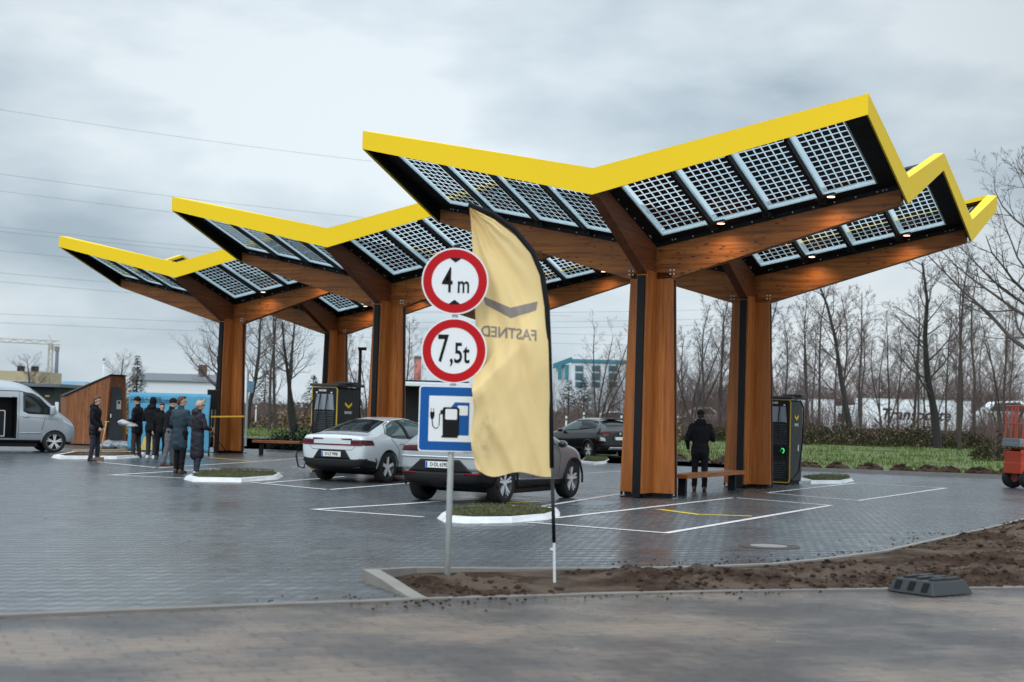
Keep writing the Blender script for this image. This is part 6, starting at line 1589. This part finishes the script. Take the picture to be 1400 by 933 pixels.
# cut conifer branches behind the bench
g = G(397, 617); mb = MB(); rs = random.Random(5)
for k in range(900):
    a = rs.uniform(0, 2*PI); r_ = rs.random()**.6; x, y = g.x+1.15*r_*math.cos(a)+.1, g.y+.6+.6*r_*math.sin(a); z = .05+1.05*rs.random()*(1-r_*.7)
    d = Vector((rs.uniform(-1, 1), rs.uniform(-1, 1), rs.uniform(-.2, .9))).normalized()*rs.uniform(.12, .30); sdv = d.cross(Vector((0, 0, 1))).normalized()*.035
    p = Vector((x, y, z)); b_ = len(mb.v); mb.v += [p-sdv, p+sdv, p+d+sdv*.3, p+d-sdv*.3]; mb.f.append((b_, b_+1, b_+2, b_+3))
mb.tube([(g.x-1, g.y+.6, .1), (g.x+.3, g.y+.5, .45), (g.x+1.2, g.y+.6, .3)], .05, 6)
o = mb.build('cut_branches', M['conifer'], fix=False); tag(o, 'heap of cut evergreen branches behind the dark wooden bench', 'branches')
# ------------------------------------------------------------------ bare trees
def bare_tree(seed, height=10., trunk_r=.22, spread=.34, first=.28, nb=16, upright=.55, stems=1, fine=1.):
    r = random.Random(seed); T = MB(); C = MB()
    def branch(mb, p, d, L, r0, level, maxl):
        n = 5 if level < 2 else 3 if level == 2 else 2
        pts = [p.copy()]; q = p.copy(); dd = d.copy(); rs = [r0]
        for i in range(n):
            dd = (dd+Vector((r.gauss(0, 1), r.gauss(0, 1), r.gauss(0, .6)))*(.10 if level == 0 else .17)+Vector((0, 0, .10 if level else .05))).normalized()
            q = q+dd*L/n; pts.append(q.copy()); rs.append(max(.0045, r0*(1-.80*(i+1)/n)))
        k = (8, 6, 4, 3, 3)[min(level, 4)]
        b = len(mb.v)
        for i, pp in enumerate(pts):
            t = (pts[min(i+1, n)]-pts[max(i-1, 0)]).normalized(); a = t.cross(Vector((.3, .2, 1)) if abs(t.z) < .95 else Vector((1, 0, 0))).normalized(); c = t.cross(a)
            for m in range(k): an = 2*PI*m/k; mb.v.append(pp+(a*math.cos(an)+c*math.sin(an))*rs[i])
        for i in range(n):
            for m in range(k): mb.f.append((b+i*k+m, b+i*k+(m+1) % k, b+(i+1)*k+(m+1) % k, b+(i+1)*k+m))
        if level >= maxl: return
        cnt = (nb, 9, 7, 4)[min(level, 3)]; cnt = int(cnt*(fine if level else 1))
        for j in range(cnt):
            t = (first+(1-first)*(j+r.random())/cnt) if level == 0 else .18+.82*(j+r.random())/cnt
            x = t*n; i = min(int(x), n-1); pp = pts[i].lerp(pts[i+1], x-i); ax = (pts[i+1]-pts[i]).normalized()
            az = r.uniform(0, 2*PI); o_ = Vector((math.cos(az), math.sin(az), 0)); o_ = (o_-ax*o_.dot(ax)).normalized()
            up_ = upright if level == 0 else .75
            nd = (ax*up_+o_*(1-up_*.45)).normalized()
            if level == 0: ll = height*spread*(1.15-.75*t)*r.uniform(.7, 1.2)
            else: ll = L*r.uniform(.35, .58)*(1.1-.5*t)
            rr_ = max(.0055, rs[i]*(.36 if level == 0 else .50))
            branch(C, pp, nd, ll, rr_, level+1, maxl)
    for s in range(stems):
        d = Vector((r.gauss(0, .03), r.gauss(0, .03), 1)) if stems == 1 else Vector((r.gauss(0, .16), r.gauss(0, .16), 1))
        branch(T, Vector((r.gauss(0, .1)*(stems > 1), r.gauss(0, .1)*(stems > 1), -.1)), d.normalized(), height*(.92 if stems == 1 else r.uniform(.75, .95)), trunk_r/(stems**.5), 0, 4)
    return T, C
PROTO = {}
def proto(name, mats, **k):
    T, C = bare_tree(**k); mt = []
    for mb, nm, mat in ((T, 'trunk', mats[0]), (C, 'crown', mats[1])):
        me = bpy.data.meshes.new(name+'_'+nm); me.from_pydata([tuple(v) for v in mb.v], [], mb.f); me.materials.append(M[mat]); mt.append(me)
    PROTO[name] = mt
proto('tall', ('barkdark', 'twig'), seed=1, height=10, trunk_r=.19, spread=.33, first=.30, nb=17, upright=.55, fine=.85)
proto('tall2', ('barkdark', 'twigred'), seed=2, height=10, trunk_r=.17, spread=.30, first=.25, nb=18, upright=.62, fine=.85)
proto('slim', ('bark', 'twig'), seed=3, height=10, trunk_r=.10, spread=.22, first=.35, nb=16, upright=.72, fine=.80)
proto('slim2', ('bark', 'twigred'), seed=4, height=10, trunk_r=.11, spread=.25, first=.22, nb=18, upright=.68, fine=.80)
proto('bushy', ('bark', 'twigred'), seed=5, height=10, trunk_r=.14, spread=.42, first=.10, nb=16, upright=.45, stems=3, fine=.62)
proto('multi', ('bark', 'twig'), seed=6, height=10, trunk_r=.20, spread=.30, first=.15, nb=13, upright=.70, stems=4, fine=.62)
proto('wide', ('barkdark', 'twig'), seed=8, height=10, trunk_r=.24, spread=.50, first=.32, nb=18, upright=.40, fine=.85)
proto('yfork', ('barkdark', 'twig'), seed=12, height=10, trunk_r=.26, spread=.34, first=.42, nb=9, upright=.66, stems=2, fine=.7)
def put_tree(kind, px, Y, py_top, label, cat='tree', rz=None, name='bare_tree', grp='bare trees beyond the grass verge', wide=1.):
    b = A(px, 600, Y); z = A(px, py_top, Y).z; s = (z+.1)/10.; t = thing(name, label, cat, (b.x, Y, 0), rz if rz is not None else random.uniform(0, 6.28), grp); t.scale = (s*wide, s*wide, s)
    for me, nm in zip(PROTO[kind], ('trunk', 'crown')): o = bpy.data.objects.new(nm, me); COL.objects.link(o); o.parent = t
    return t
random.seed(21)
# singled out trees
put_tree('tall', 1283, 96, 335, 'dark thick trunked bare tree below the right end of the canopy, leaning right', wide=1.15, rz=.6)
put_tree('tall2', 1168, 104, 330, 'dark bare tree with a straight trunk behind the right pillar of the pair', rz=3.4)
put_tree('slim', 1312, 92, 318, 'slim tall bare tree just right of the thick leaning one', rz=1.)
put_tree('wide', 1408, 74, 215, 'big spreading bare tree at the right edge above the orange lift', rz=3.9)
put_tree('bushy', 1372, 84, 395, 'low bushy bare tree spreading behind the orange scissor lift', rz=1.4)
put_tree('multi', 817, 92, 428, 'many stemmed bare tree in front of the white and teal building')
put_tree('wide', 290, 105, 425, 'broad drooping bare tree left of the farthest front pillar', rz=5.)
put_tree('tall', 336, 100, 388, 'dark bare tree hugging the right side of the farthest front pillar', rz=4.)
put_tree('slim', 368, 96, 360, 'straight dark bare trunk, left one of the close pair between the far pillars', rz=.4)
put_tree('slim2', 376, 97, 365, 'straight dark bare trunk, right one of the close pair between the far pillars', rz=1.9)
put_tree('yfork', 406, 88, 378, 'bare tree forking into a wide Y above the wooden bench', rz=1.2)
put_tree('slim', 474, 98, 440, 'thin bare tree close to the right side of the far rear pillar', rz=3.)
put_tree('multi', 500, 95, 447, 'bushy bare tree directly left of the middle front pillar')
put_tree('wide', 40, 190, 484, 'small round bare tree in front of the yellow building', rz=2.)
put_tree('bushy', 56, 196, 498, 'small reddish bare shrub tree right of the yellow building', grp=None)
put_tree('wide', 163, 170, 482, 'small bare tree rising behind the timber shed roof', rz=.9)
put_tree('slim2', 556, 120, 425, 'thin pale bare tree behind the round signs, right of the middle front pillar')
# the wood on the right: ranks of trees, the kind of each in its label
k = 0
order = ['slim', 'tall2', 'slim2', 'multi', 'slim', 'tall', 'bushy', 'slim2']
rows = [(925, 1160, 105, 402, 10, 15), (1060, 1400, 125, 385, 10, 17), (930, 1400, 150, 430, 12, 20), (1190, 1400, 112, 380, 5, 24)]
words = {'slim': 'slim upright bare tree', 'slim2': 'slim reddish bare tree', 'tall': 'tall dark bare tree', 'tall2': 'tall straight bare tree', 'multi': 'many stemmed bare tree', 'bushy': 'low bushy reddish bare tree'}
place = ['behind the man in black', 'seen between the two near pillars', 'rising right of the rear pillar', 'above the far charger', 'left of the white lorries', 'behind the first lorry', 'behind the long white trailer', 'right of the long trailer', 'near the orange lift', 'by the right edge']
seen_lab = {}
for (x0, x1, Y, top, n_, jit) in rows:
    for i in range(n_):
        px = x0+(x1-x0)*(i+.5)/n_+random.uniform(-8, 8); kd = order[(k*3+i) % 8]; k += 1
        tp = top+random.uniform(-34, 46)-(px-1160)*.05; 
        if kd == 'bushy': tp += 70
        zone = place[max(0, min(9, int((px-920)/48)))]; rank = {105: 'in the front rank', 125: 'in the middle rank', 150: 'in the far rank', 112: 'ahead of the wood'}[Y]
        lab = words[kd]+' '+rank+', '+zone
        put_tree(kd, px, Y+random.uniform(-6, 8), tp, lab, grp='bare trees of the wood on the right')
for (px, Y, tp, kd, lab) in ((925, 100, 400, 'tall2', 'reddish bare tree close to the right side of the nearest front pillar'), (945, 112, 412, 'multi', 'tangled bare tree straight above the man in black'), (985, 108, 405, 'slim2', 'bare tree half hidden by the left edge of the rear pillar'),
    (860, 118, 470, 'bushy', 'low bare thicket tree left of the nearest front pillar'), (842, 130, 500, 'bushy', 'low brown bare shrub tree behind the black crossover')):
    put_tree(kd, px, Y, tp, lab)
# conifers
def conifer(px, Y, py_top, label, w_=.30, seed=1):
    b = A(px, 600, Y); H_ = A(px, py_top, Y).z; t = thing('conifer_tree', label, 'conifer', (b.x, Y, 0)); r = random.Random(seed)
    MB().tube([(0, 0, 0), (0, 0, H_*.95)], [.03*H_, .01], 7).build('trunk', M['bark'], t)
    mb = MB()
    for q in range(1500):
        u = r.random()**.7; z = H_*(.06+.94*(1-u)) ; R = H_*w_*(.06+.94*u)*r.uniform(.55, 1.08)*(1+.25*math.sin(z*5)); a = r.uniform(0, 2*PI)
        p = Vector((R*math.cos(a)*.85, R*math.sin(a)*.85, z)); d = Vector((math.cos(a), math.sin(a), r.uniform(-.5, .3))).normalized()*H_*.055; s_ = d.cross(Vector((0, 0, 1))).normalized()*H_*.018
        b_ = len(mb.v); mb.v += [p-s_, p+s_, p+d+s_*.2, p+d-s_*.2]; mb.f.append((b_, b_+1, b_+2, b_+3))
    mb.build('crown', M['conifer'], t, fix=False); return t
conifer(184, 200, 486, 'dark pointed conifer rising beside the shed, left of the grey roofed house', .30, 1)
conifer(776, 150, 519, 'dark round conifer at the left foot of the white and teal building', .55, 2)
conifer(797, 152, 516, 'dark conifer in front of the teal windows of the white building', .50, 3)
conifer(426, 150, 512, 'small dark conifer right of the Y forked bare tree', .50, 4)
conifer(360, 150, 505, 'dark rounded conifer behind the close pair of trunks', .55, 6)
# ------------------------------------------------------------------ undergrowth, ivy bank
mb = MB(); r = random.Random(8)
def stem(x, y, h, mb, rad=.014, tw=3):
    d = Vector((r.gauss(0, .16), r.gauss(0, .16), 1)).normalized(); p0 = Vector((x, y, 0)); p1 = p0+d*h*.55; p2 = p1+(d+Vector((r.gauss(0, .35), r.gauss(0, .35), -.1))).normalized()*h*.45
    def tri(a, b, r0, r1):
        t = (b-a).normalized(); u_ = t.cross(Vector((0, 1, 0))).normalized(); v_ = t.cross(u_); bb = len(mb.v)
        for c, q in ((a, r0), (b, r1)):
            for m in range(3): an = 2*PI*m/3; mb.v.append(c+(u_*math.cos(an)+v_*math.sin(an))*q)
        for m in range(3): mb.f.append((bb+m, bb+(m+1) % 3, bb+3+(m+1) % 3, bb+3+m))
    tri(p0, p1, rad, rad*.7); tri(p1, p2, rad*.7, rad*.4)
    for k in range(tw):
        q = p0.lerp(p1, r.uniform(.3, 1)) if k % 2 else p1.lerp(p2, r.uniform(0, .8)); e = q+Vector((r.gauss(0, .4), r.gauss(0, .4), r.uniform(.2, .9))).normalized()*h*r.uniform(.15, .35); tri(q, e, rad*.5, rad*.3)
for (x0, x1, Y0_, Y1_, h0, h1, n_) in ((925, 1420, 104, 132, 1.4, 4.0, 4400), (750, 925, 112, 150, 1.0, 3.2, 1500), (325, 520, 118, 150, 1.0, 3.0, 1500), (175, 300, 118, 150, .8, 2.2, 500), (1355, 1460, 66, 80, 1.2, 3.2, 260), (760, 1440, 172, 198, 3.5, 9.5, 4200)):
    for _ in range(n_):
        Y = r.uniform(Y0_, Y1_); px = r.uniform(x0, x1); p = A(px, 600, Y); f_ = .55+.45*noise.noise(Vector((p.x*.25, Y*.1, 2)))+.25
        if Y < 160 and 1125 < px < 1335 and r.random() < .62: continue
        stem(p.x, Y, r.uniform(h0, h1)*f_, mb, .016 if Y < 160 else .03, 4 if Y < 160 else 7)
o = mb.build('undergrowth', M['twigred'], fix=False); tag(o, kind='stuff')
mb = MB()
def leafclump(mb, p, s):
    d = Vector((r.gauss(0, 1), r.gauss(0, 1), r.gauss(0, 1))).normalized(); e = d.cross(Vector((r.random(), r.random(), r.random()+.2))).normalized(); b = len(mb.v)
    mb.v += [p-d*s, p+e*s*.7, p+d*s, p-e*s*.7]; mb.f.append((b, b+1, b+2, b+3))
def bank(mb, x0, x1, Y0_, Y1_, h, n_, s0, s1):
    for _ in range(n_):
        px = r.uniform(x0, x1); Y = r.uniform(Y0_, Y1_); p = A(px, 600, Y); hh = h*(.50+1.0*noise.noise(Vector((p.x*.35, Y*.12, 4)))+.2)*min(1, (Y-Y0_)/3+.25)*min(1, (px-x0)/45+.05)*r.uniform(.6, 1.15)
        z = hh*(r.random()**.55); leafclump(mb, Vector((p.x, Y, max(.05, z))), r.uniform(s0, s1))
bank(mb, 1060, 1460, 96, 116, 1.35, 30000, .03, .11); bank(mb, 925, 1080, 98, 112, 1.2, 6000, .05, .14); bank(mb, 1320, 1480, 64, 86, 1.5, 8000, .03, .10)
o = mb.build('ivy_bank', M['ivy'], fix=False); tag(o, kind='stuff')
mb = MB(); bank(mb, 325, 520, 104, 122, 1.7, 9000, .05, .16); bank(mb, 840, 930, 84, 104, 1.3, 4000, .04, .14); bank(mb, 1075, 1400, 96, 114, 1.7, 5000, .03, .10); bank(mb, 60, 330, 112, 130, 1.5, 6000, .05, .16)
o = mb.build('dry_brush', M['drybush'], fix=False); tag(o, kind='stuff')
# solid brown core so that the far wood reads as a mass low down
mb = MB()
for _ in range(26000):
    px = r.uniform(740, 1430); Y = r.uniform(150, 172) if px < 930 else r.uniform(170, 190); p = A(px, 600, Y)
    hh = 4.6*(.6+.55*noise.noise(Vector((p.x*.12, Y*.05, 9))))*(.55 if px < 930 else 1.); leafclump(mb, Vector((p.x, Y, hh*r.random()**.7)), r.uniform(.10, .28))
for _ in range(9000):
    px = r.uniform(-20, 560); Y = r.uniform(150, 185); p = A(px, 600, Y); leafclump(mb, Vector((p.x, Y, 2.4*(.7+.5*noise.noise(Vector((p.x*.15, Y*.05, 9))))*r.random()**.7)), r.uniform(.10, .28))
o = mb.build('far_wood', M['twigred'], fix=False); tag(o, kind='stuff')

# ------------------------------------------------------------------ barrier, delineator posts, lorries and cars on the road behind
def boxT(t, name, c, d, mat, bev=.0, par=None): return MB().box(c, d).build(name, M[mat], par or t, bevel=bev)
bx0, bx1 = A(556, 600, 134), A(1010, 600, 134); t = thing('timber_barrier', 'long dark timber noise barrier behind the black crossover and the pillars', 'barrier', (bx0.x, 134, 0)); LB = bx1.x-bx0.x
bar = MB(); posts_ = MB(); k = 0
x = 0
while x < LB:
    bar.box((x+1.95, 0, .80), (3.9, .10, 1.5)); posts_.box((x, -.02, .83), (.14, .2, 1.66)); x += 4
bar.build('boards', M['barrier'], t); po_ = posts_.build('post_row', M['concrete'], t)
for i, (px, pt, pb, Y, lab) in enumerate(((774, 569, 580, 88, 'white marker post above the bonnet of the black crossover'), (849.5, 568.5, 580, 90, 'white marker post behind the black crossover roof by the front pillar'), (350, 554.5, 563, 115, 'white marker post in the brush above the wooden bench'), (798, 564, 580, 92, 'taller pale post behind the roof of the black crossover'))):
    p = A(px, pb, Y); zt_ = A(px, pt, Y).z; t = thing('marker_post', lab, 'post', (p.x, Y, 0)); MB().tube([(0, 0, 0), (0, 0, zt_)], .055, 8).build('post', M['post'], t); MB().box((0, -.03, zt_-.2), (.10, .06, .10)).build('reflector', M['black_plastic'], t)
def lorry(px0, px1, Y, zb, ztp, label, txt=None, cab='left'):
    a, b = A(px0, 600, Y), A(px1, 600, Y); L_ = b.x-a.x; t = thing('lorry', label, 'lorry', (a.x, Y, zb))
    H_ = ztp-zb; lc = 2.3
    x0 = lc+.4 if cab == 'left' else 0; x1 = L_
    MB().box(((x0+x1)/2, 0, 1.1+(H_-1.1)/2), (x1-x0, 2.5, H_-1.1)).build('cargo_box', M['truckwhite'], t, bevel=.04)
    MB().box(((x0+x1)/2, -1.26, H_-.06), (x1-x0, .04, .1)).build('roof_rail', M['galv'], t)
    MB().box(((x0+x1)/2, 0, .9), (x1-x0, 1.0, .3)).build('chassis', M['black_steel'], t)
    if cab:
        MB().hexa([Vector((0, -1.2, .5)), Vector((lc, -1.2, .5)), Vector((lc, 1.2, .5)), Vector((0, 1.2, .5)), Vector((.25, -1.15, 3.3)), Vector((lc, -1.15, 3.5)), Vector((lc, 1.15, 3.5)), Vector((.25, 1.15, 3.3))]).build('cab', M['truckwhite'], t, bevel=.1)
        MB().hexa([Vector((.35, -1.215, 1.7)), Vector((1.5, -1.215, 1.7)), Vector((1.5, -1.20, 1.7)), Vector((.35, -1.20, 1.7)), Vector((.45, -1.205, 2.6)), Vector((1.5, -1.205, 2.6)), Vector((1.5, -1.19, 2.6)), Vector((.45, -1.19, 2.6))]).build('cab_window', M['carglass'], t)
    for x in ([1.1] if cab else [])+[x0+1.4, x1-3.2, x1-1.9]:
        MB().lathe([(.3, -.15), (.5, -.15), (.5, .15), (.3, .15)], 20, axis='y', c=(x, -1.05, .5)).build('wheel', M['rubber'], t)
    if txt: put_text('lettering', txt, 1.6, M['signblack'], t, lambda v: Vector(((x0+x1)/2+v.x, -1.262-v.z, 1.1+(H_-1.1)*.48+v.y)), sx=1.0, ext=.002, bold=.035, shear=.25)
    return t
lorry(1136, 1322, 158, 0, 4.25, 'long white lorry with dark slanted lettering behind the bare trees', 'Transporte')
lorry(1078, 1138, 164, 0, 4.1, 'second white lorry, partly seen just right of the rear charger', None, None)
def small_car(px, py_roof, Y, mat, label, L_=4.4, sc=1., zoff=0):
    p = A(px, py_roof, Y); s = 1.; zb = p.z-1.5*sc
    t = thing('distant_car', label, 'car', (p.x-L_/2, Y, max(0, zb)))
    prof_ = [(0, .35), (0, .85), (.35, 1.0), (1.0, 1.42), (2.5, 1.5), (3.3, 1.02), (4.25, .85), (4.4, .45), (4.3, .3), (.2, .3)]
    MB().prism([Vector((x*L_/4.4, -.85, z*sc)) for x, z in prof_], (0, 1.7, 0)).build('body', M[mat], t, bevel=.08)
    MB().prism([Vector((x*L_/4.4, -.862, z*sc)) for x, z in ((.75, 1.02), (1.15, 1.36), (2.4, 1.42), (3.05, 1.02))], (0, .005, 0)).build('side_window', M['carglass'], t)
    for x in (.85, 3.5): MB().lathe([(.15, -.1), (.32, -.1), (.32, .1), (.15, .1)], 18, axis='y', c=(x*L_/4.4, -.80, .32)).build('wheel', M['rubber'], t)
    return t
strip_z = .75
sheet('motorway', [(-120, 139), (140, 139), (140, 157), (-120, 157)], .02, M['kerbfar'])
small_car(912, 562, 128, 'silver', 'silver estate car on the road right of the nearest front pillar', sc=1.25, L_=5)
small_car(938, 569, 120, 'pearl', 'pale car on the road left of the man in black', sc=1.1)
small_car(966, 557, 137, 'white_car', 'white van-like car on the road above the shoulder of the man in black', sc=1.3)
small_car(844, 562.5, 138, 'white_car', 'white car roof passing behind the black crossover', sc=1.3, L_=5)
t = small_car(1385, 548, 150, 'truckwhite', 'white vehicle roof showing above the brush left of the orange lift', L_=8, sc=2.3)

# ------------------------------------------------------------------ distant buildings
def bld(px0, px1, Y, py_top, depth, mat, label, name='building', roof=None, roof_py=None, cat='building'):
    a, b = A(px0, 600, Y), A(px1, 600, Y); zt_ = A((px0+px1)/2, py_top, Y).z; t = thing(name, label, cat, (a.x, Y, 0)); W_ = b.x-a.x
    MB().box((W_/2, depth/2, zt_/2), (W_, depth, zt_)).build('wall', M[mat], t)
    if roof:
        zr = A((px0+px1)/2, roof_py, Y).z
        MB().hexa([Vector((-.5, -.5, zt_)), Vector((W_+.5, -.5, zt_)), Vector((W_+.5, depth+.5, zt_)), Vector((-.5, depth+.5, zt_)), Vector((W_*.06, depth*.45, zr)), Vector((W_*.94, depth*.45, zr)), Vector((W_*.94, depth*.55, zr)), Vector((W_*.06, depth*.55, zr))]).build('roof', M[roof], t)
    return t, W_, zt_
def windows(t, W_, n_, zc, ww, wh, x0=.08, x1=.92, mat='winglass', y=-.04):
    for i in range(n_):
        x = W_*(x0+(x1-x0)*(i+.5)/n_); f = MB().box((x, y, zc), (ww+.16, .05, wh+.16)).build('window', M['housewhite'], t); MB().box((x, y-.03, zc), (ww, .03, wh)).build('pane', M[mat], f)
t, W_, z_ = bld(-40, 52, 300, 507, 14, 'houseyellow', 'yellow rendered flat roofed building behind the silver van'); windows(t, W_, 7, 4.6, 1.5, 1.5); 
for x in (W_*.63, W_*.84): MB().box((x, 3, z_+.5), (1.2, 1.2, 1.2)).build('chimney', M['black_steel'], t)
t, W_, z_ = bld(177, 292, 240, 521, 12, 'housewhite', 'long low house with a grey pitched roof behind the blue banner', roof='roofgrey', roof_py=510); windows(t, W_, 8, 2.2, 1.3, 1.0)
MB().box((W_*.78, 4, z_+2), (1.2, 1.2, 1.6)).build('chimney', M['brick'], t)
t, W_, z_ = bld(72, 108, 330, 527, 12, 'roofblue', 'low building with a blue roof between the van and the shed', roof='roofblue', roof_py=521); 
t, W_, z_ = bld(100, 150, 300, 524, 12, 'tarp', 'pale grey hall behind the timber shed roof'); 
MB().box((W_*.1, -.06, z_/2), (1, .1, z_*.8)).build('gate', M['zinc'], t)
t, W_, z_ = bld(36, 72, 78, 529, 5, 'darkgreen', 'dark green flat roofed cabin directly behind the silver van', name='cabin', cat='cabin'); MB().box((W_/2, 2.3, z_+.08), (W_+.9, 5.8, .18)).build('roof', M['roofgrey'], t, bevel=.02); MB().box((W_*.75, -.05, z_*.80), (.22, .08, .10)).build('wall_lamp', M['broomwood'], t)
t, W_, z_ = bld(-20, 40, 80, 531, 5, 'darkgreen', 'dark cabin largely hidden behind the roof of the silver van', name='cabin', cat='cabin')
# white and teal building: three storeys with a rising teal roof edge
YT = 175; a = A(759, 600, YT); t = thing('office_building', 'white office building with teal roof edge and teal windows behind bare trees', 'building', (a.x, YT, 0))
def TP(px, py, dy=0): p = A(px, py, YT); return Vector((p.x-a.x, dy, p.z))
r0, r1, r2 = TP(762, 498), TP(782, 491), TP(858, 493)
g0, g1, g2 = (Vector((q.x, 0, 0)) for q in (r0, r1, r2))
mb = MB(); dpt = Vector((0, 14, 0)); g0.y = 4; r0.y = 4
mb.prism([g0, g1, g1+dpt, g0+dpt], (0, 0, r0.z)); mb.box(((g1.x+g2.x)/2, 7, r1.z/2), (g2.x-g1.x, 14, r1.z)); mb.build('wall', M['housewhite'], t)
MB().prism([r1+Vector((-.1, -.2, -.35)), r2+Vector((.2, -.2, -.35)), r2+Vector((.2, -.2, .0)), r1+Vector((-.1, -.2, .0))], (0, .4, 0)).prism([r0+Vector((-.4, -.2, -.45)), r1+Vector((0, -.25, -.4)), r1+Vector((0, -.25, .25)), r0+Vector((-.4, -.2, .15))], (0, .4, 0)).build('roof_edge', M['teal'], t)
for (px, w_) in ((792, .75), (815, .8), (838, .8)):
    for (y0_, y1_) in ((500, 508), (510, 520), (522, 530)):
        q = TP(px, (y0_+y1_)/2); hgt_ = (y1_-y0_)/2053*YT
        f = MB().box((q.x, -.05, q.z), (w_*1.3, .06, hgt_)).build('window', M['teal'], t); MB().box((q.x, -.10, q.z), (w_, .04, hgt_*.7)).build('pane', M['winglass'], f)
for px in (766, 775):
    q = TP(px, 509); f = MB().box((q.x, 1.9 if px < 770 else .9, q.z), (.42, .4, 1.7)).build('window', M['teal'], t)
# low white building with a dark open bay behind the middle pillar
t, W_, z_ = bld(548, 640, 110, 522, 8, 'housewhite', 'low white building with a dark open bay right of the middle front pillar')
MB().box((W_*.5, -.04, 1.75), (W_*.96, .1, 3.4)).build('dark_bay', M['black_soffit'], t); MB().box((W_/2, -1.0, 3.55), (W_+.4, 2.2, .22)).build('canopy_slab', M['housewhite'], t); MB().box((W_*.5, -2.0, z_-.03), (W_, .1, .12)).build('roof_rail', M['black_steel'], t)
# crane, chimneys, mast, pole sign
Yc = 420; p = A(67.5, 520, Yc); zj = A(67, 471, Yc).z
t = thing('tower_crane', 'pale tower crane with a long jib above the yellow building', 'crane', (p.x, Yc, 0))
mb = MB(); w_ = .5
for sx in (-1, 1):
    for sy in (-1, 1): mb.tube([(sx*w_/1., sy*w_, 0), (sx*w_, sy*w_, zj)], .11, 5)
z = 0
while z < zj: mb.tube([(-w_, -w_, z), (w_, -w_, z+2)], .07, 4); mb.tube([(w_, -w_, z+2), (-w_, -w_, z+4)], .07, 4); z += 4
mb.build('mast', M['crane'], t)
mb = MB(); xl = A(-30, 471, Yc).x-p.x; xr = A(82, 471, Yc).x-p.x
for dz, dy in ((0, -.5), (0, .5), (1.0, 0)): mb.tube([(xl, dy, zj+dz+(.4)), (xr, dy, zj+dz)], .10, 4)
x = xl; i = 0
while x < xr-2: mb.tube([(x, 0, zj+.2+(.9 if i % 2 else 0)), (x+2, 0, zj+.2+(0 if i % 2 else .9))], .09, 4); x += 2; i += 1
mb.build('jib', M['crane'], t); MB().box((xr-.8, 0, zj-1.2), (1.2, .8, 1.4)).build('counterweight', M['concrete'], t); MB().box((0, 0, zj-.8), (1.2, 1.2, 1.2)).build('cabin', M['crane'], t)
def chimney(px, py_top, Y, r_, mat, label, bands=False):
    p = A(px, 520, Y); h = A(px, py_top, Y).z; t = thing('chimney_stack', label, 'chimney', (p.x, Y, 0)); MB().tube([(0, 0, 0), (0, 0, h)], [r_*1.2, r_], 14).build('stack', M[mat], t, smooth=True); MB().lathe([(r_*1.1, h-.6), (r_*1.1, h)], 14).build('rim_band', M['chimgrey'], t)
chimney(76.5, 478, 450, .5, 'chimgrey', 'slim grey chimney stack just right of the crane mast')
chimney(570.5, 487, 330, .75, 'scaffold', 'reddish chimney stack between the middle pillar and the round signs')
chimney(141, 490, 330, .18, 'galv', 'very thin pale mast left of the small tree behind the shed')
b_ = A(336, 600, 60); t = thing('road_sign', 'light blue sign on a pale pole beside the farthest front pillar', 'sign', (b_.x, 60, 0)); MB().tube([(0, 0, 0), (0, 0, A(336, 505, 60).z)], .045, 8).build('pole', M['galv'], t); zz = A(336, 529, 60).z; MB().box((.13, -.05, zz), (.26, .03, .46), Matrix.Rotation(.1, 3, 'Y')).build('sign_plate', M['bluebox'], t, bevel=.01)
MB().box((X(76, 72), 72, .8), (.14, .14, 1.6)).build('marker_post', M['post']); o = bpy.data.objects[-1] if False else [q for q in bpy.data.objects if q.name.startswith('marker_post') and q.type == 'MESH' and q.parent is None][-1]; tag(o, 'white wooden stake standing between the van bonnet and the shed', 'post')
# ------------------------------------------------------------------ overhead power lines
def wire(p0, p1, Y0_, Y1_, label, sag=0., r_=.028):
    a, b = A(*p0, Y0_), A(*p1, Y1_); pts = []
    for k in range(25):
        q = k/24; p = a.lerp(b, q); p.z -= sag*4*q*(1-q); pts.append(p)
    o = MB().tube(pts, r_, 4).build('power_line', M['cable'], fix=False); tag(o, label, 'power line', 'overhead power lines')
wl_ = [((-120, 130), (700, 240), 'topmost thin power line crossing the sky above the middle canopy'), ((-120, 221), (780, 322), 'second thin power line, meeting the tip of the middle canopy'), ((-120, 245), (780, 340), 'third power line, just below the tip of the middle canopy'),
       ((-120, 297), (780, 372), 'power line just above the tip of the farthest canopy'), ((-120, 303), (780, 378), 'power line touching the tip of the farthest canopy'), ((-120, 330), (780, 398), 'power line just below the tip of the farthest canopy'),
       ((-120, 362), (780, 420), 'upper power line of the pair under the farthest canopy arm'), ((-120, 374), (780, 432), 'lower power line of the pair under the farthest canopy arm'), ((-120, 424), (1500, 468), 'upper power line of the low pair above the crane'), ((-120, 436), (1500, 482), 'lower power line of the low pair above the crane'),
       ((560, 428), (1500, 400), 'power line behind the pillars, top one right of the flag'), ((560, 441), (1500, 412), 'power line behind the pillars, second one right of the flag'), ((560, 449), (1500, 420), 'power line behind the pillars, third one right of the flag')]
for i, (a, b, lab) in enumerate(wl_): wire(a, b, 170, 215, lab, sag=.8, r_=.017)
